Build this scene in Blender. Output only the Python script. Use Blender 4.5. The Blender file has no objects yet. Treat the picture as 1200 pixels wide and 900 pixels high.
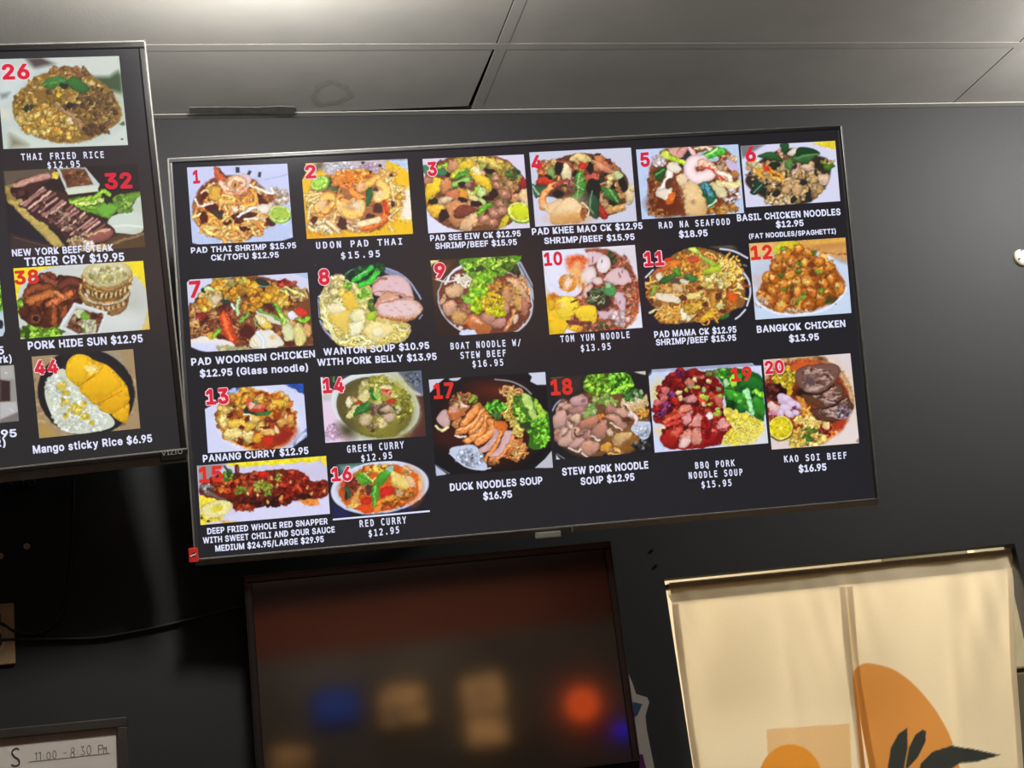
import bpy, bmesh, math, random
import numpy as np
from mathutils import Matrix, Vector

# ------------------------------------------------------------------ camera, world, lights
SC = bpy.context.scene
COL = SC.collection
F_PX = 1625.74                                   # focal length in pixels of the 1200 wide frame
R_WC = np.array([[0.96928003, -0.21235685, -0.12409995],
                 [-0.06116037, 0.28061321, -0.95787037],
                 [0.23823441, 0.93603461, 0.25900495]])   # world -> camera (x right, y down, z forward)
CAM = np.array([0.0, 0.0, 1.70])
cam_data = bpy.data.cameras.new('camera')
cam_data.sensor_width = 36.0
cam_data.lens = F_PX * 36.0 / 1200.0
cam_data.clip_start = 0.02
cam = bpy.data.objects.new('camera', cam_data)
COL.objects.link(cam)
cam.matrix_world = Matrix.Translation(CAM) @ Matrix(((R_WC[0][0], -R_WC[1][0], -R_WC[2][0]),
                                                     (R_WC[0][1], -R_WC[1][1], -R_WC[2][1]),
                                                     (R_WC[0][2], -R_WC[1][2], -R_WC[2][2]))).to_4x4()
SC.camera = cam
SC.view_settings.view_transform = 'Standard'
SC.view_settings.look = 'None'
SC.view_settings.exposure = 0.0
SC.view_settings.gamma = 1.0
SC.view_settings.use_curve_mapping = False
world = bpy.data.worlds.new('world')
SC.world = world
world.use_nodes = True
world.node_tree.nodes['Background'].inputs[0].default_value = (0.5, 0.5, 0.55, 1)
world.node_tree.nodes['Background'].inputs[1].default_value = 0.02


def light(name, kind, loc, power, color, size=0.3, size_y=None, target=None, spread=None):
    d = bpy.data.lights.new(name, kind)
    d.energy = power
    d.color = color
    if kind == 'AREA':
        d.size = size
        if size_y:
            d.shape = 'RECTANGLE'
            d.size_y = size_y
        if spread:
            d.spread = spread
    else:
        d.shadow_soft_size = size
    o = bpy.data.objects.new(name, d)
    COL.objects.link(o)
    o.location = loc
    if target is not None:
        o.rotation_euler = (Vector(target) - Vector(loc)).to_track_quat('-Z', 'Y').to_euler()
    return o


WALL_Y = 2.78
CEIL_Z = 3.109
light('ceiling_lamp_light', 'POINT', (0.20, 1.97, CEIL_Z - 0.075), 50, (1.0, 0.98, 0.94), 0.07)
light('second_lamp_light', 'POINT', (2.30, 2.15, CEIL_Z - 0.075), 66, (1.0, 0.98, 0.95), 0.06)
light('added_wall_light', 'AREA', (0.3, -3.3, 3.0), 30, (1.0, 0.9, 0.8), 2.4, 0.2, (0.3, -4.2, 2.0))  # added unseen lamp; lifts the rear wall for the dark screen's reflection
light('kitchen_panel_light', 'AREA', (1.40, 3.55, 2.85), 88, (1.0, 0.88, 0.70), 1.2, 0.5, (1.40, 3.55, 0))


# ------------------------------------------------------------------ pixel <-> place helpers
def ray(u, v):
    d = R_WC.T @ np.array([(u - 600.0) / F_PX, (v - 450.0) / F_PX, 1.0])
    return d


def hit(u, v, origin, normal):
    d = ray(u, v)
    t = np.dot(np.asarray(origin) - CAM, normal) / np.dot(d, normal)
    return CAM + d * t


def wall_pt(u, v, y=WALL_Y):
    p = hit(u, v, (0, y, 0), np.array([0, 1.0, 0]))
    return p


# ------------------------------------------------------------------ object helpers
def tag(o, label=None, cat=None, group=None, kind=None):
    if label:
        o['label'] = label
    if cat:
        o['category'] = cat
    if group:
        o['group'] = group
    if kind:
        o['kind'] = kind
    return o


def empty(name, label, cat, loc=(0, 0, 0), rot=None, group=None):
    o = bpy.data.objects.new(name, None)
    COL.objects.link(o)
    o.empty_display_size = 0.05
    o.matrix_world = Matrix.Translation(loc) @ (rot.to_4x4() if rot is not None else Matrix())
    return tag(o, label, cat, group)


def obj(name, bm, mat, parent=None, smooth=False):
    me = bpy.data.meshes.new(name)
    if smooth:
        for f in bm.faces:
            f.smooth = True
    bm.to_mesh(me)
    bm.free()
    me.materials.append(mat)
    o = bpy.data.objects.new(name, me)
    COL.objects.link(o)
    if parent:
        o.parent = parent
    return o


def struct(name, bm, mat):
    o = obj(name, bm, mat)
    o['kind'] = 'structure'
    return o


def box(bm, x0, x1, y0, y1, z0, z1, bev=0.0, seg=2):
    r = bmesh.ops.create_cube(bm, size=1.0)
    vs = r['verts']
    for v in vs:
        v.co = Vector((x0 + (v.co.x + .5) * (x1 - x0), y0 + (v.co.y + .5) * (y1 - y0), z0 + (v.co.z + .5) * (z1 - z0)))
    if bev:
        es = list({e for v in vs for e in v.link_edges})
        bmesh.ops.bevel(bm, geom=es, offset=bev, segments=seg, affect='EDGES', profile=0.6)
    return bm


def prism(bm, pts, y0, y1):
    """outline given as (x, z), pushed from y0 to y1"""
    a = [bm.verts.new((x, y0, z)) for x, z in pts]
    b = [bm.verts.new((x, y1, z)) for x, z in pts]
    n = len(pts)
    bm.faces.new(a)
    bm.faces.new(list(reversed(b)))
    for i in range(n):
        j = (i + 1) % n
        bm.faces.new((a[j], a[i], b[i], b[j]))
    bmesh.ops.recalc_face_normals(bm, faces=bm.faces)
    return bm


def tube(bm, pts, r, seg=10, caps=True):
    P = [Vector(p) for p in pts]
    rings = []
    up = Vector((0, 0, 1))
    for i, p in enumerate(P):
        t = (P[min(i + 1, len(P) - 1)] - P[max(i - 1, 0)]).normalized()
        a = t.cross(up)
        if a.length < 1e-4:
            a = t.cross(Vector((1, 0, 0)))
        a.normalize()
        b = a.cross(t).normalized()
        rings.append([bm.verts.new(p + (a * math.cos(2 * math.pi * k / seg) + b * math.sin(2 * math.pi * k / seg)) * r) for k in range(seg)])
    for i in range(len(P) - 1):
        for k in range(seg):
            bm.faces.new((rings[i][k], rings[i][(k + 1) % seg], rings[i + 1][(k + 1) % seg], rings[i + 1][k]))
    if caps:
        bm.faces.new(rings[0])
        bm.faces.new(list(reversed(rings[-1])))
    return bm


def lathe_y(bm, prof, cx, cz, seg=32):
    """profile (radius, y) spun about the y axis through (cx, cz)"""
    rings = []
    for r, y in prof:
        if r < 1e-6:
            rings.append([bm.verts.new((cx, y, cz))])
        else:
            rings.append([bm.verts.new((cx + r * math.cos(2 * math.pi * k / seg), y, cz + r * math.sin(2 * math.pi * k / seg))) for k in range(seg)])
    for a, b in zip(rings, rings[1:]):
        for k in range(seg):
            k2 = (k + 1) % seg
            if len(a) == 1 and len(b) > 1:
                bm.faces.new((a[0], b[k2], b[k]))
            elif len(b) == 1 and len(a) > 1:
                bm.faces.new((a[k], a[k2], b[0]))
            elif len(a) > 1:
                bm.faces.new((a[k], a[k2], b[k2], b[k]))
    bmesh.ops.recalc_face_normals(bm, faces=bm.faces)
    return bm


def catmull(pts, n=8, closed=False):
    P = np.array(pts, float)
    if len(P) < 3 and not closed:
        t = np.linspace(0, 1, n + 1)[:, None]
        return P[0] * (1 - t) + P[-1] * t
    out = []
    m = len(P)
    rng = range(m) if closed else range(m - 1)
    for i in rng:
        p1, p2 = P[i], P[(i + 1) % m]
        p0 = P[i - 1] if (closed or i > 0) else 2 * p1 - p2
        p3 = P[(i + 2) % m] if (closed or i + 2 < m) else 2 * p2 - p1
        for k in range(n):
            t = k / n
            out.append(0.5 * ((2 * p1) + (-p0 + p2) * t + (2 * p0 - 5 * p1 + 4 * p2 - p3) * t * t + (-p0 + 3 * p1 - 3 * p2 + p3) * t ** 3))
    if not closed:
        out.append(P[-1])
    return np.array(out)


# ------------------------------------------------------------------ materials
def lin(c):
    c = np.asarray(c, float) / 255.0
    return np.where(c <= 0.04045, c / 12.92, ((c + 0.055) / 1.055) ** 2.4)


def mat(name, srgb=(128, 128, 128), rough=0.5, metal=0.0, spec=0.5, noise=0.0, nscale=30.0, bump=0.0, bscale=200.0, emit=None, estr=1.0):
    m = bpy.data.materials.new(name)
    m.use_nodes = True
    nt = m.node_tree
    b = nt.nodes['Principled BSDF']
    c = lin(srgb)
    b.inputs['Base Color'].default_value = (*c, 1)
    b.inputs['Roughness'].default_value = rough
    b.inputs['Metallic'].default_value = metal
    b.inputs['Specular IOR Level'].default_value = spec
    tc = nt.nodes.new('ShaderNodeTexCoord')
    if noise:
        n = nt.nodes.new('ShaderNodeTexNoise')
        n.inputs['Scale'].default_value = nscale
        n.inputs['Detail'].default_value = 6
        nt.links.new(tc.outputs['Object'], n.inputs['Vector'])
        rp = nt.nodes.new('ShaderNodeValToRGB')
        rp.color_ramp.elements[0].position = 0.3
        rp.color_ramp.elements[1].position = 0.7
        rp.color_ramp.elements[0].color = (*(c * (1 - noise)), 1)
        rp.color_ramp.elements[1].color = (*np.minimum(c * (1 + noise), 1), 1)
        nt.links.new(n.outputs['Fac'], rp.inputs[0])
        nt.links.new(rp.outputs[0], b.inputs['Base Color'])
    if bump:
        n2 = nt.nodes.new('ShaderNodeTexNoise')
        n2.inputs['Scale'].default_value = bscale
        n2.inputs['Detail'].default_value = 4
        nt.links.new(tc.outputs['Object'], n2.inputs['Vector'])
        bp = nt.nodes.new('ShaderNodeBump')
        bp.inputs['Strength'].default_value = bump
        bp.inputs['Distance'].default_value = 0.002
        nt.links.new(n2.outputs['Fac'], bp.inputs['Height'])
        nt.links.new(bp.outputs[0], b.inputs['Normal'])
    if emit is not None:
        b.inputs['Emission Color'].default_value = (*lin(emit), 1)
        b.inputs['Emission Strength'].default_value = estr
    return m


def screen_mat(name, srgb=None, rough=0.16):
    """lit display: black glossy glass that gives off its picture's colour"""
    m = bpy.data.materials.new(name)
    m.use_nodes = True
    nt = m.node_tree
    b = nt.nodes['Principled BSDF']
    b.inputs['Base Color'].default_value = (0.004, 0.004, 0.005, 1)
    b.inputs['Roughness'].default_value = rough
    b.inputs['Emission Strength'].default_value = 1.0
    if srgb is None:
        a = nt.nodes.new('ShaderNodeAttribute')
        a.attribute_name = 'picture'
        nt.links.new(a.outputs['Color'], b.inputs['Emission Color'])
    else:
        b.inputs['Emission Color'].default_value = (*lin(srgb), 1)
    return m


M_SCREEN = screen_mat('lit_screen_black', (37, 36, 40))
M_SCREEN_L = screen_mat('lit_screen_dark_grey', (44, 42, 44))
M_PICTURE = screen_mat('lit_screen_picture')
M_TEXT = screen_mat('lit_screen_white', (226, 228, 252))
M_RED = screen_mat('lit_screen_red', (214, 42, 62))
M_REDO = screen_mat('lit_screen_orange_red', (218, 52, 44))
M_PINK = screen_mat('lit_screen_pale_pink', (250, 205, 215))
M_BEZEL = mat('bezel_plastic', (52, 52, 52), 0.35, noise=.15, nscale=12)
M_BEZEL_DARK = mat('bezel_gloss_black', (20, 20, 21), 0.22)
M_CHIN = mat('chin_plastic', (158, 153, 142), 0.45, noise=.12, nscale=25)
M_BACK = mat('tv_back_plastic', (18, 18, 18), 0.6)
M_STEEL = mat('bracket_steel', (40, 40, 42), 0.4, metal=.8)
M_EDGE = mat('bezel_edge_highlight', (104, 102, 97), 0.3, noise=.2, nscale=40)  # pale grey carries the painted corner highlight and scuffs
M_WALL = mat('charcoal_wall_paint', (42, 42, 43), 0.7, spec=.3, noise=.08, nscale=3.0, bump=.10, bscale=160)
M_OFF = mat('switched_off_glass', (7, 6, 6), 0.07, spec=1.0)

# ------------------------------------------------------------------ text: letter outlines as drawn points (thousandths of the letter size)
SANS = """A 16 0,201 509,276 509,463 0,395 0,287 302,264 372,232 478,245 478,213 371,191 302,85 0|110 142,110 199,370 199,370 142
B 60 0,60 509,241 509,274 507,304 501,329 491,359 469,381 442,394 410,398 374,395 344,387 320,356 286,315 267,315 262,339 257,363 245,385 227,402 203,414 173,418 136,413 100,400 67,377 39,344 18,317 8,284 2,247 0|125 57,245 57,281 60,309 67,330 80,349 105,355 137,352 161,342 184,327 203,306 218,279 228,248 231,125 231|125 285,238 285,288 296,308 309,323 326,333 348,336 372,330 403,313 429,283 446,240 452,125 452
C 267 -7,225 -3,186 7,150 25,119 49,92 79,70 115,53 157,44 203,40 254,44 305,53 352,70 393,92 429,119 459,150 484,186 501,225 512,267 516,340 504,373 490,402 471,427 447,448 418,463 385,473 348,408 348,389 395,357 428,315 449,267 456,237 453,209 445,184 432,161 414,141 391,125 364,113 332,106 295,103 254,106 213,113 177,125 145,141 117,161 94,184 76,210 63,237 56,267 53,315 60,357 81,389 114,408 160,473 160,463 124,448 91,428 62,402 38,373 19,341 5,305 -4
D 219 0,96 0,96 57,215 57,254 60,288 68,318 81,343 99,363 122,379 149,390 181,397 216,399 255,397 294,390 329,379 361,364 388,344 410,320 428,291 441,258 449,221 452,93 452,93 509,225 509,273 505,315 495,353 478,385 455,412 426,433 391,449 351,458 306,462 255,458 205,449 159,433 119,411 83,384 54,351 31,312 14,268 3|125 509,125 0,60 0,60 509
E 60 0,60 509,372 509,372 452,125 452,125 286,355 286,355 229,125 229,125 57,375 57,375 0
F 60 0,60 509,369 509,369 452,125 452,125 278,346 278,346 221,125 221,125 0
G 269 -7,225 -3,185 7,149 25,118 49,91 79,69 116,53 157,43 203,40 254,43 305,53 352,69 393,91 429,117 459,149 484,184 501,223 512,265 516,304 513,340 504,374 489,403 469,429 445,449 416,465 384,474 349,408 349,387 393,356 427,315 448,265 456,236 453,209 445,183 432,160 414,141 392,125 364,113 332,106 295,103 254,106 213,113 177,125 145,141 117,161 95,184 76,210 63,238 56,269 53,309 57,345 71,374 93,396 123,407 147,413 173,415 202,434 199,283 199,283 256,478 256,478 200,475 160,466 124,451 91,431 62,406 38,377 19,344 5,308 -4
H 60 0,60 509,125 509,125 289,392 289,392 509,457 509,457 0,392 0,392 232,125 232,125 0
I 31 0,31 57,118 57,118 452,31 452,31 509,269 509,269 452,183 452,183 57,269 57,269 0
K 104 145,104 216,139 261,174 303,212 344,364 509,448 509,231 276,228 276|60 0,60 509,125 509,125 334,124 225,125 193,125 0|372 0,188 259,228 309,449 0
L 60 0,60 509,125 509,125 57,361 57,361 0
M 60 0,60 509,152 509,277 187,287 159,299 123,311 84,322 49,307 49,318 83,330 121,342 158,352 187,476 509,568 509,568 0,504 0,504 291,504 327,505 369,506 413,507 457,513 457,498 409,482 363,467 322,456 291,342 0,286 0,170 291,159 321,145 361,129 408,112 457,119 457,120 416,121 372,122 328,122 291,122 0
N 60 0,60 509,136 509,343 183,363 151,388 107,414 55,405 54,401 108,399 157,399 195,399 509,463 509,463 0,387 0,202 290,177 331,148 381,108 452,119 454,122 384,124 328,125 291,125 0
O 267 -7,225 -3,186 7,150 25,119 49,92 79,70 115,53 157,44 203,40 254,44 305,53 352,70 393,92 429,119 459,150 484,186 501,225 512,267 516,309 512,348 501,384 484,415 459,442 429,464 393,480 352,490 305,493 254,490 203,480 157,464 115,442 79,415 49,384 25,348 7,309 -3|267 53,296 55,324 63,349 76,372 94,392 116,408 144,420 176,428 213,430 254,428 295,420 332,408 365,392 392,372 415,349 433,324 446,296 453,267 456,237 453,210 445,184 433,161 415,142 392,125 364,113 332,106 295,103 254,106 213,113 176,125 144,142 117,161 94,184 76,210 63,237 55
P 60 0,60 509,235 509,272 506,305 499,332 487,356 471,375 452,390 430,400 404,407 377,409 348,407 318,400 291,390 265,375 243,356 223,332 207,305 195,272 188,235 186,109 186,109 242,233 242,269 246,297 256,318 272,333 294,342 319,344 348,342 376,333 402,318 423,297 439,268 449,232 452,125 452,125 0
R 60 0,60 509,236 509,273 506,305 500,333 489,367 465,390 433,401 408,407 381,409 352,407 323,401 296,390 271,367 240,333 217,305 206,273 200,236 198,96 198,96 255,234 255,269 258,298 267,319 281,334 300,342 324,345 352,342 380,334 405,319 425,298 440,269 449,233 452,125 452,125 0|353 0,230 229,303 229,428 0
S 224 -9,188 -7,156 -1,128 9,102 23,81 40,64 60,51 83,42 109,38 137,104 137,110 110,123 88,142 71,166 59,224 49,257 52,286 60,311 74,329 92,341 114,346 139,342 161,332 179,296 205,245 222,184 239,145 253,112 269,86 289,67 313,56 341,52 372,58 413,75 448,92 468,113 484,138 498,165 508,195 514,227 516,259 514,289 508,316 498,351 476,377 449,394 415,401 378,337 378,326 412,302 437,280 449,254 456,225 459,194 456,167 448,145 435,129 418,118 398,115 376,119 352,131 334,169 308,212 293,264 279,312 264,359 238,395 198,405 171,408 139,403 99,386 64,370 43,349 25,323 11,294 0,261 -7
T 32 452,32 509,417 509,417 452,257 452,257 0,193 0,193 452
U 259 -8,220 -6,186 2,154 15,126 33,103 55,85 80,71 108,63 140,60 173,60 509,124 509,124 178,128 144,141 113,160 87,187 68,220 56,259 52,298 56,331 68,357 87,377 113,389 144,393 178,393 509,457 509,457 173,454 140,446 108,433 80,414 55,391 33,363 15,332 2,297 -6
W 155 0,16 509,82 509,163 196,175 145,187 94,197 40,189 40,200 94,211 145,224 196,306 509,380 509,462 196,474 145,486 94,497 40,488 40,499 94,510 145,523 196,603 509,670 509,530 0,455 0,368 323,351 391,336 475,350 475,335 395,318 323,230 0
Y 203 0,203 208,16 509,91 509,192 344,222 292,250 230,224 230,251 293,280 344,381 509,455 509,268 208,268 0
a 160 -9,126 -5,94 5,68 22,48 45,35 73,30 108,34 138,43 161,58 179,78 193,125 211,178 220,234 227,265 235,273 243,276 255,276 257,267 297,240 322,196 331,149 322,118 301,100 274,41 291,57 322,79 346,104 364,133 375,194 384,239 379,286 360,306 343,322 320,333 290,337 251,337 0,277 0,277 52,272 52,252 25,215 1|170 45,202 49,228 59,248 74,263 93,272 115,276 138,276 190,259 182,231 176,200 171,175 168,134 159,103 139,95 124,92 105,102 72,130 52
b 229 -8,198 -5,172 4,138 31,118 59,112 59,112 0,53 0,53 509,114 509,114 319,118 319,137 346,171 373,197 381,229 384,259 382,287 374,313 361,335 342,354 320,370 293,381 261,388 227,390 189,388 151,381 116,370 84,355 57,336 34,313 16,288 3,260 -6|220 47,253 51,279 66,301 88,316 117,325 151,328 189,325 227,316 261,301 290,280 311,253 325,220 330,188 325,161 312,140 291,125 263,116 229,113 189,116 150,125 115,140 86,162 65,188 51
c 207 -8,174 -5,144 3,117 16,93 35,72 58,56 85,44 116,37 150,34 187,37 225,44 260,56 291,72 318,93 341,117 360,144 374,174 382,207 384,260 377,305 356,340 322,362 277,303 262,290 289,270 311,242 325,207 330,173 325,145 310,124 287,108 258,99 224,96 187,99 151,108 117,124 89,145 66,173 51,207 46,243 52,271 66,292 89,304 117,363 102,341 56,306 21,261 -1
d 195 -8,165 -6,137 3,111 16,89 34,70 57,55 84,43 116,36 151,34 189,36 227,43 261,55 293,70 320,89 342,112 361,137 374,165 382,196 384,228 381,253 373,287 346,306 319,311 319,311 509,372 509,372 0,313 0,313 59,307 59,287 31,252 4,227 -5|205 47,236 51,263 65,284 86,299 115,309 150,312 189,309 229,300 263,284 291,263 312,237 325,205 330,172 325,145 311,124 290,108 261,99 227,96 189,99 151,109 117,124 88,145 66,172 51
e 212 -8,177 -5,145 3,117 16,92 35,72 58,56 85,44 116,37 150,34 187,36 224,44 258,55 290,71 317,91 340,115 359,142 373,172 382,205 384,266 374,294 361,319 341,341 315,357 282,365 256,370 227,371 194,371 169,75 169,75 221,338 221,310 202,307 237,298 269,283 294,263 314,237 326,205 330,173 326,146 313,125 294,109 270,99 241,96 211,96 178,100 139,110 106,128 80,151 61,179 50,212 46,254 53,285 73,306 105,365 91,353 63,335 39,311 19,283 4,249 -5
g 207 -151,168 -148,134 -140,82 -110,51 -69,101 -41,122 -66,154 -88,207 -97,249 -92,282 -75,304 -47,311 -6,311 68,306 68,287 41,252 16,227 8,195 5,165 7,138 14,113 27,90 43,71 65,55 90,43 120,36 154,34 191,36 229,43 263,55 293,71 320,90 342,112 361,138 374,166 382,196 384,228 382,253 373,288 346,308 319,313 319,313 379,372 379,372 -9,370 -40,363 -67,350 -90,324 -117,291 -136,265 -144,237 -149|205 59,237 63,264 75,285 95,300 121,309 154,312 193,309 231,300 264,285 291,264 312,237 325,205 330,172 325,145 312,124 290,109 262,99 229,96 193,99 155,109 123,124 96,145 76,172 63
i 53 0,53 379,114 379,114 0|84 443,67 446,54 455,44 468,41 483,44 499,54 512,67 521,84 524,100 521,114 512,123 499,126 483,123 468,114 455,100 446
k 110 137,110 212,121 212,284 379,360 379,184 199,177 199|53 0,53 509,114 509,114 0|294 0,148 186,191 229,372 0
l 139 -2,101 3,74 20,58 47,53 84,53 509,114 509,114 99,120 62,130 54,146 52,160 53,170 54,181 3,162 -1
n 114 227,114 0,53 0,53 379,112 379,112 287,102 287,116 319,132 344,152 362,187 379,227 384,264 380,295 369,321 349,341 321,350 298,355 271,357 240,357 0,296 0,296 235,290 275,273 304,246 323,210 329,184 326,161 317,141 303,126 283,117 257
o 207 -8,174 -5,144 3,117 16,93 35,72 58,56 85,44 116,37 150,34 187,37 225,44 260,56 291,72 318,93 341,117 360,144 374,174 382,207 384,241 382,271 374,299 360,323 341,343 318,359 291,371 260,379 225,381 187,379 150,371 116,359 85,343 58,323 35,299 16,271 3,241 -5|207 46,242 51,270 66,292 89,307 117,316 151,319 187,316 224,307 258,292 287,270 310,242 325,207 330,173 325,145 310,124 287,108 258,99 224,96 187,99 151,108 117,124 89,145 66,173 51
r 53 0,53 379,112 379,112 321,115 321,130 347,152 367,181 380,213 385,229 384,243 384,243 322,230 324,207 326,182 323,159 315,140 301,126 284,117 262,114 237,114 0
s 182 -8,145 -5,112 3,84 18,62 38,45 63,36 94,94 107,105 79,124 60,150 49,181 45,217 50,244 62,262 81,268 103,265 121,254 136,237 147,212 155,149 170,118 180,92 192,72 208,53 237,47 274,51 305,65 332,87 354,115 370,149 381,187 384,223 381,254 372,279 358,299 339,324 290,268 277,258 298,243 316,219 328,187 333,156 329,131 317,114 299,109 277,112 258,124 243,172 223,229 209,261 200,287 187,306 171,325 142,331 107,326 75,312 47,290 24,260 6,223 -5
t 204 379,204 327,6 327,6 379|65 471,126 471,126 98,128 76,136 61,150 53,170 50,185 51,202 54,213 2,192 -3,168 -4,138 -1,113 7,92 21,72 52,65 93
y 47 -139,61 -86,71 -87,104 -89,130 -74,151 -36,163 -1,17 379,84 379,165 155,187 87,206 21,184 21,202 87,224 155,305 379,371 379,204 -58,177 -107,139 -136,91 -145,65 -143
0 227 -7,191 -3,158 7,130 24,105 48,85 77,69 113,57 155,50 202,48 254,50 306,57 353,69 395,85 431,106 461,130 484,159 502,191 512,227 516,262 512,295 502,323 484,348 461,368 431,384 395,396 353,403 306,405 254,403 202,396 155,384 113,368 77,348 48,323 24,295 7,263 -3|227 50,261 56,290 74,306 92,320 116,330 144,338 176,342 213,344 254,342 295,338 332,330 365,320 393,306 416,290 435,261 453,227 460,192 453,163 435,147 416,134 393,123 365,115 332,111 295,109 254,111 213,115 176,123 144,134 116,147 92,163 74,192 56
1 76 0,76 55,391 55,391 0|276 509,276 0,212 0,212 448,209 448,86 358,86 427,198 509
2 64 0,64 47,234 229,282 282,311 327,320 371,317 397,308 419,293 436,273 449,224 460,196 457,172 447,153 433,139 413,130 390,127 362,66 362,68 391,75 418,86 442,111 473,143 496,168 507,196 513,225 516,254 513,281 507,306 497,337 474,361 445,376 411,381 372,371 318,336 259,267 180,153 60,153 57,389 57,389 0
3 218 -7,188 -5,159 1,133 10,98 30,70 57,52 91,44 132,109 132,115 107,126 87,144 71,165 59,219 50,275 61,297 74,315 93,325 116,329 145,326 172,316 196,299 217,275 234,242 244,201 248,157 248,157 299,288 448,288 452,70 452,70 509,372 509,372 461,211 278,211 289,247 290,279 286,308 276,333 262,354 244,371 222,383 198,391 173,393 145,390 116,383 90,370 66,354 45,333 27,309 12,281 2,251 -5
4 40 105,40 158,247 509,311 509,109 166,109 163,413 163,413 105|282 0,282 121,282 146,282 318,343 318,343 0
5 221 -7,192 -5,165 1,140 11,108 32,83 60,66 93,60 130,122 130,127 108,138 89,173 60,221 50,250 53,276 64,298 82,314 104,324 131,328 162,324 193,314 221,297 244,275 262,248 273,218 277,167 268,128 246,67 253,96 509,366 509,366 452,151 452,134 301,136 301,178 325,229 334,263 330,294 321,321 306,345 285,364 260,379 231,388 199,391 163,388 132,381 102,369 76,352 52,332 32,309 15,282 3,253 -4
6 226 -7,196 -4,168 3,142 15,119 31,100 51,84 74,73 101,66 130,64 162,68 199,80 239,137 340,252 509,322 509,151 261,145 261,165 288,196 307,235 314,265 312,291 305,316 295,346 271,370 240,380 215,387 187,389 157,387 127,379 98,368 73,352 50,333 30,310 14,284 3,257 -4|226 48,254 52,279 63,299 79,314 101,324 128,327 157,324 187,314 213,299 235,279 251,254 262,226 265,198 262,174 252,153 235,138 214,128 188,125 158,128 128,138 102,153 79,174 63,198 52
7 97 0,323 448,323 452,62 452,62 509,391 509,391 449,165 0
8 226 -7,193 -5,163 1,136 11,101 33,74 62,57 96,52 135,55 166,65 195,81 220,101 241,125 256,153 265,153 267,119 282,93 308,76 342,70 380,75 417,90 450,114 477,146 498,170 508,197 514,226 516,255 514,282 508,306 498,337 477,361 450,377 417,382 380,376 342,359 308,333 282,300 267,300 265,327 256,351 241,372 220,387 195,397 166,401 135,395 96,378 62,352 33,317 11,289 1,259 -5|226 49,258 52,285 60,307 74,323 91,333 113,337 139,333 165,322 189,305 208,283 223,256 232,226 235,196 232,169 223,147 208,130 189,119 165,115 139,119 113,129 91,145 74,167 60,195 52|226 290,274 300,293 313,307 330,316 351,319 376,316 399,308 420,294 437,275 449,226 460,177 449,159 437,145 420,136 399,133 376,136 351,145 330,159 313,178 300
9 226 516,256 513,285 506,310 494,333 478,352 458,368 434,380 408,387 378,389 347,385 309,373 270,315 168,200 0,130 0,301 248,307 248,287 221,257 202,218 195,188 197,161 203,137 214,106 237,83 269,72 294,66 321,64 352,66 382,73 411,85 436,101 459,120 479,143 494,168 506,196 513|226 460,199 457,174 446,154 429,138 407,129 381,125 352,129 322,138 295,154 274,174 257,199 247,226 243,254 247,279 257,299 273,314 295,324 321,327 350,324 381,314 407,299 429,279 446,254 457
$ 202 -74,202 583,244 583,244 -74|224 -9,188 -7,156 -1,128 9,102 23,81 40,64 60,51 83,42 109,38 137,104 137,110 110,123 88,142 71,166 59,224 49,257 52,286 60,311 74,329 92,341 114,346 139,342 161,332 179,296 205,245 222,184 239,145 253,112 269,86 289,67 313,56 341,52 372,58 413,75 448,92 468,113 484,138 498,165 508,195 514,227 516,259 514,289 508,316 498,351 476,377 449,394 415,401 378,337 378,326 412,302 437,280 449,254 456,225 459,194 456,167 448,145 435,129 418,118 398,115 376,119 352,131 334,169 308,212 293,264 279,312 264,359 238,395 198,405 171,408 139,403 99,386 64,370 43,349 25,323 11,294 0,261 -7
. 95 -4,78 -1,63 9,53 24,50 41,53 59,63 73,78 83,95 87,113 83,128 73,138 59,141 41,138 24,128 9,113 -1
/ 235 533,71 -76,14 -76,178 533
( 89 207,101 324,132 441,177 539,236 539,191 428,161 313,151 207,160 115,188 16,236 -96,177 -96,150 -46,128 4,111 55,99 106,92 156
) 37 -96,86 18,113 116,122 207,112 313,82 428,37 539,97 539,142 441,173 323,184 207,182 156,174 104,161 53,144 3,123 -47,97 -96
V 204 0,16 509,84 509,192 206,215 137,248 31,235 31,267 138,290 206,395 509,463 509,278 0
Z 42 0,42 46,273 385,306 431,341 476,348 454,285 452,223 452,40 452,40 509,397 509,397 462,169 129,134 81,97 33,90 54,152 57,214 57,399 57,399 0"""
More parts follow.
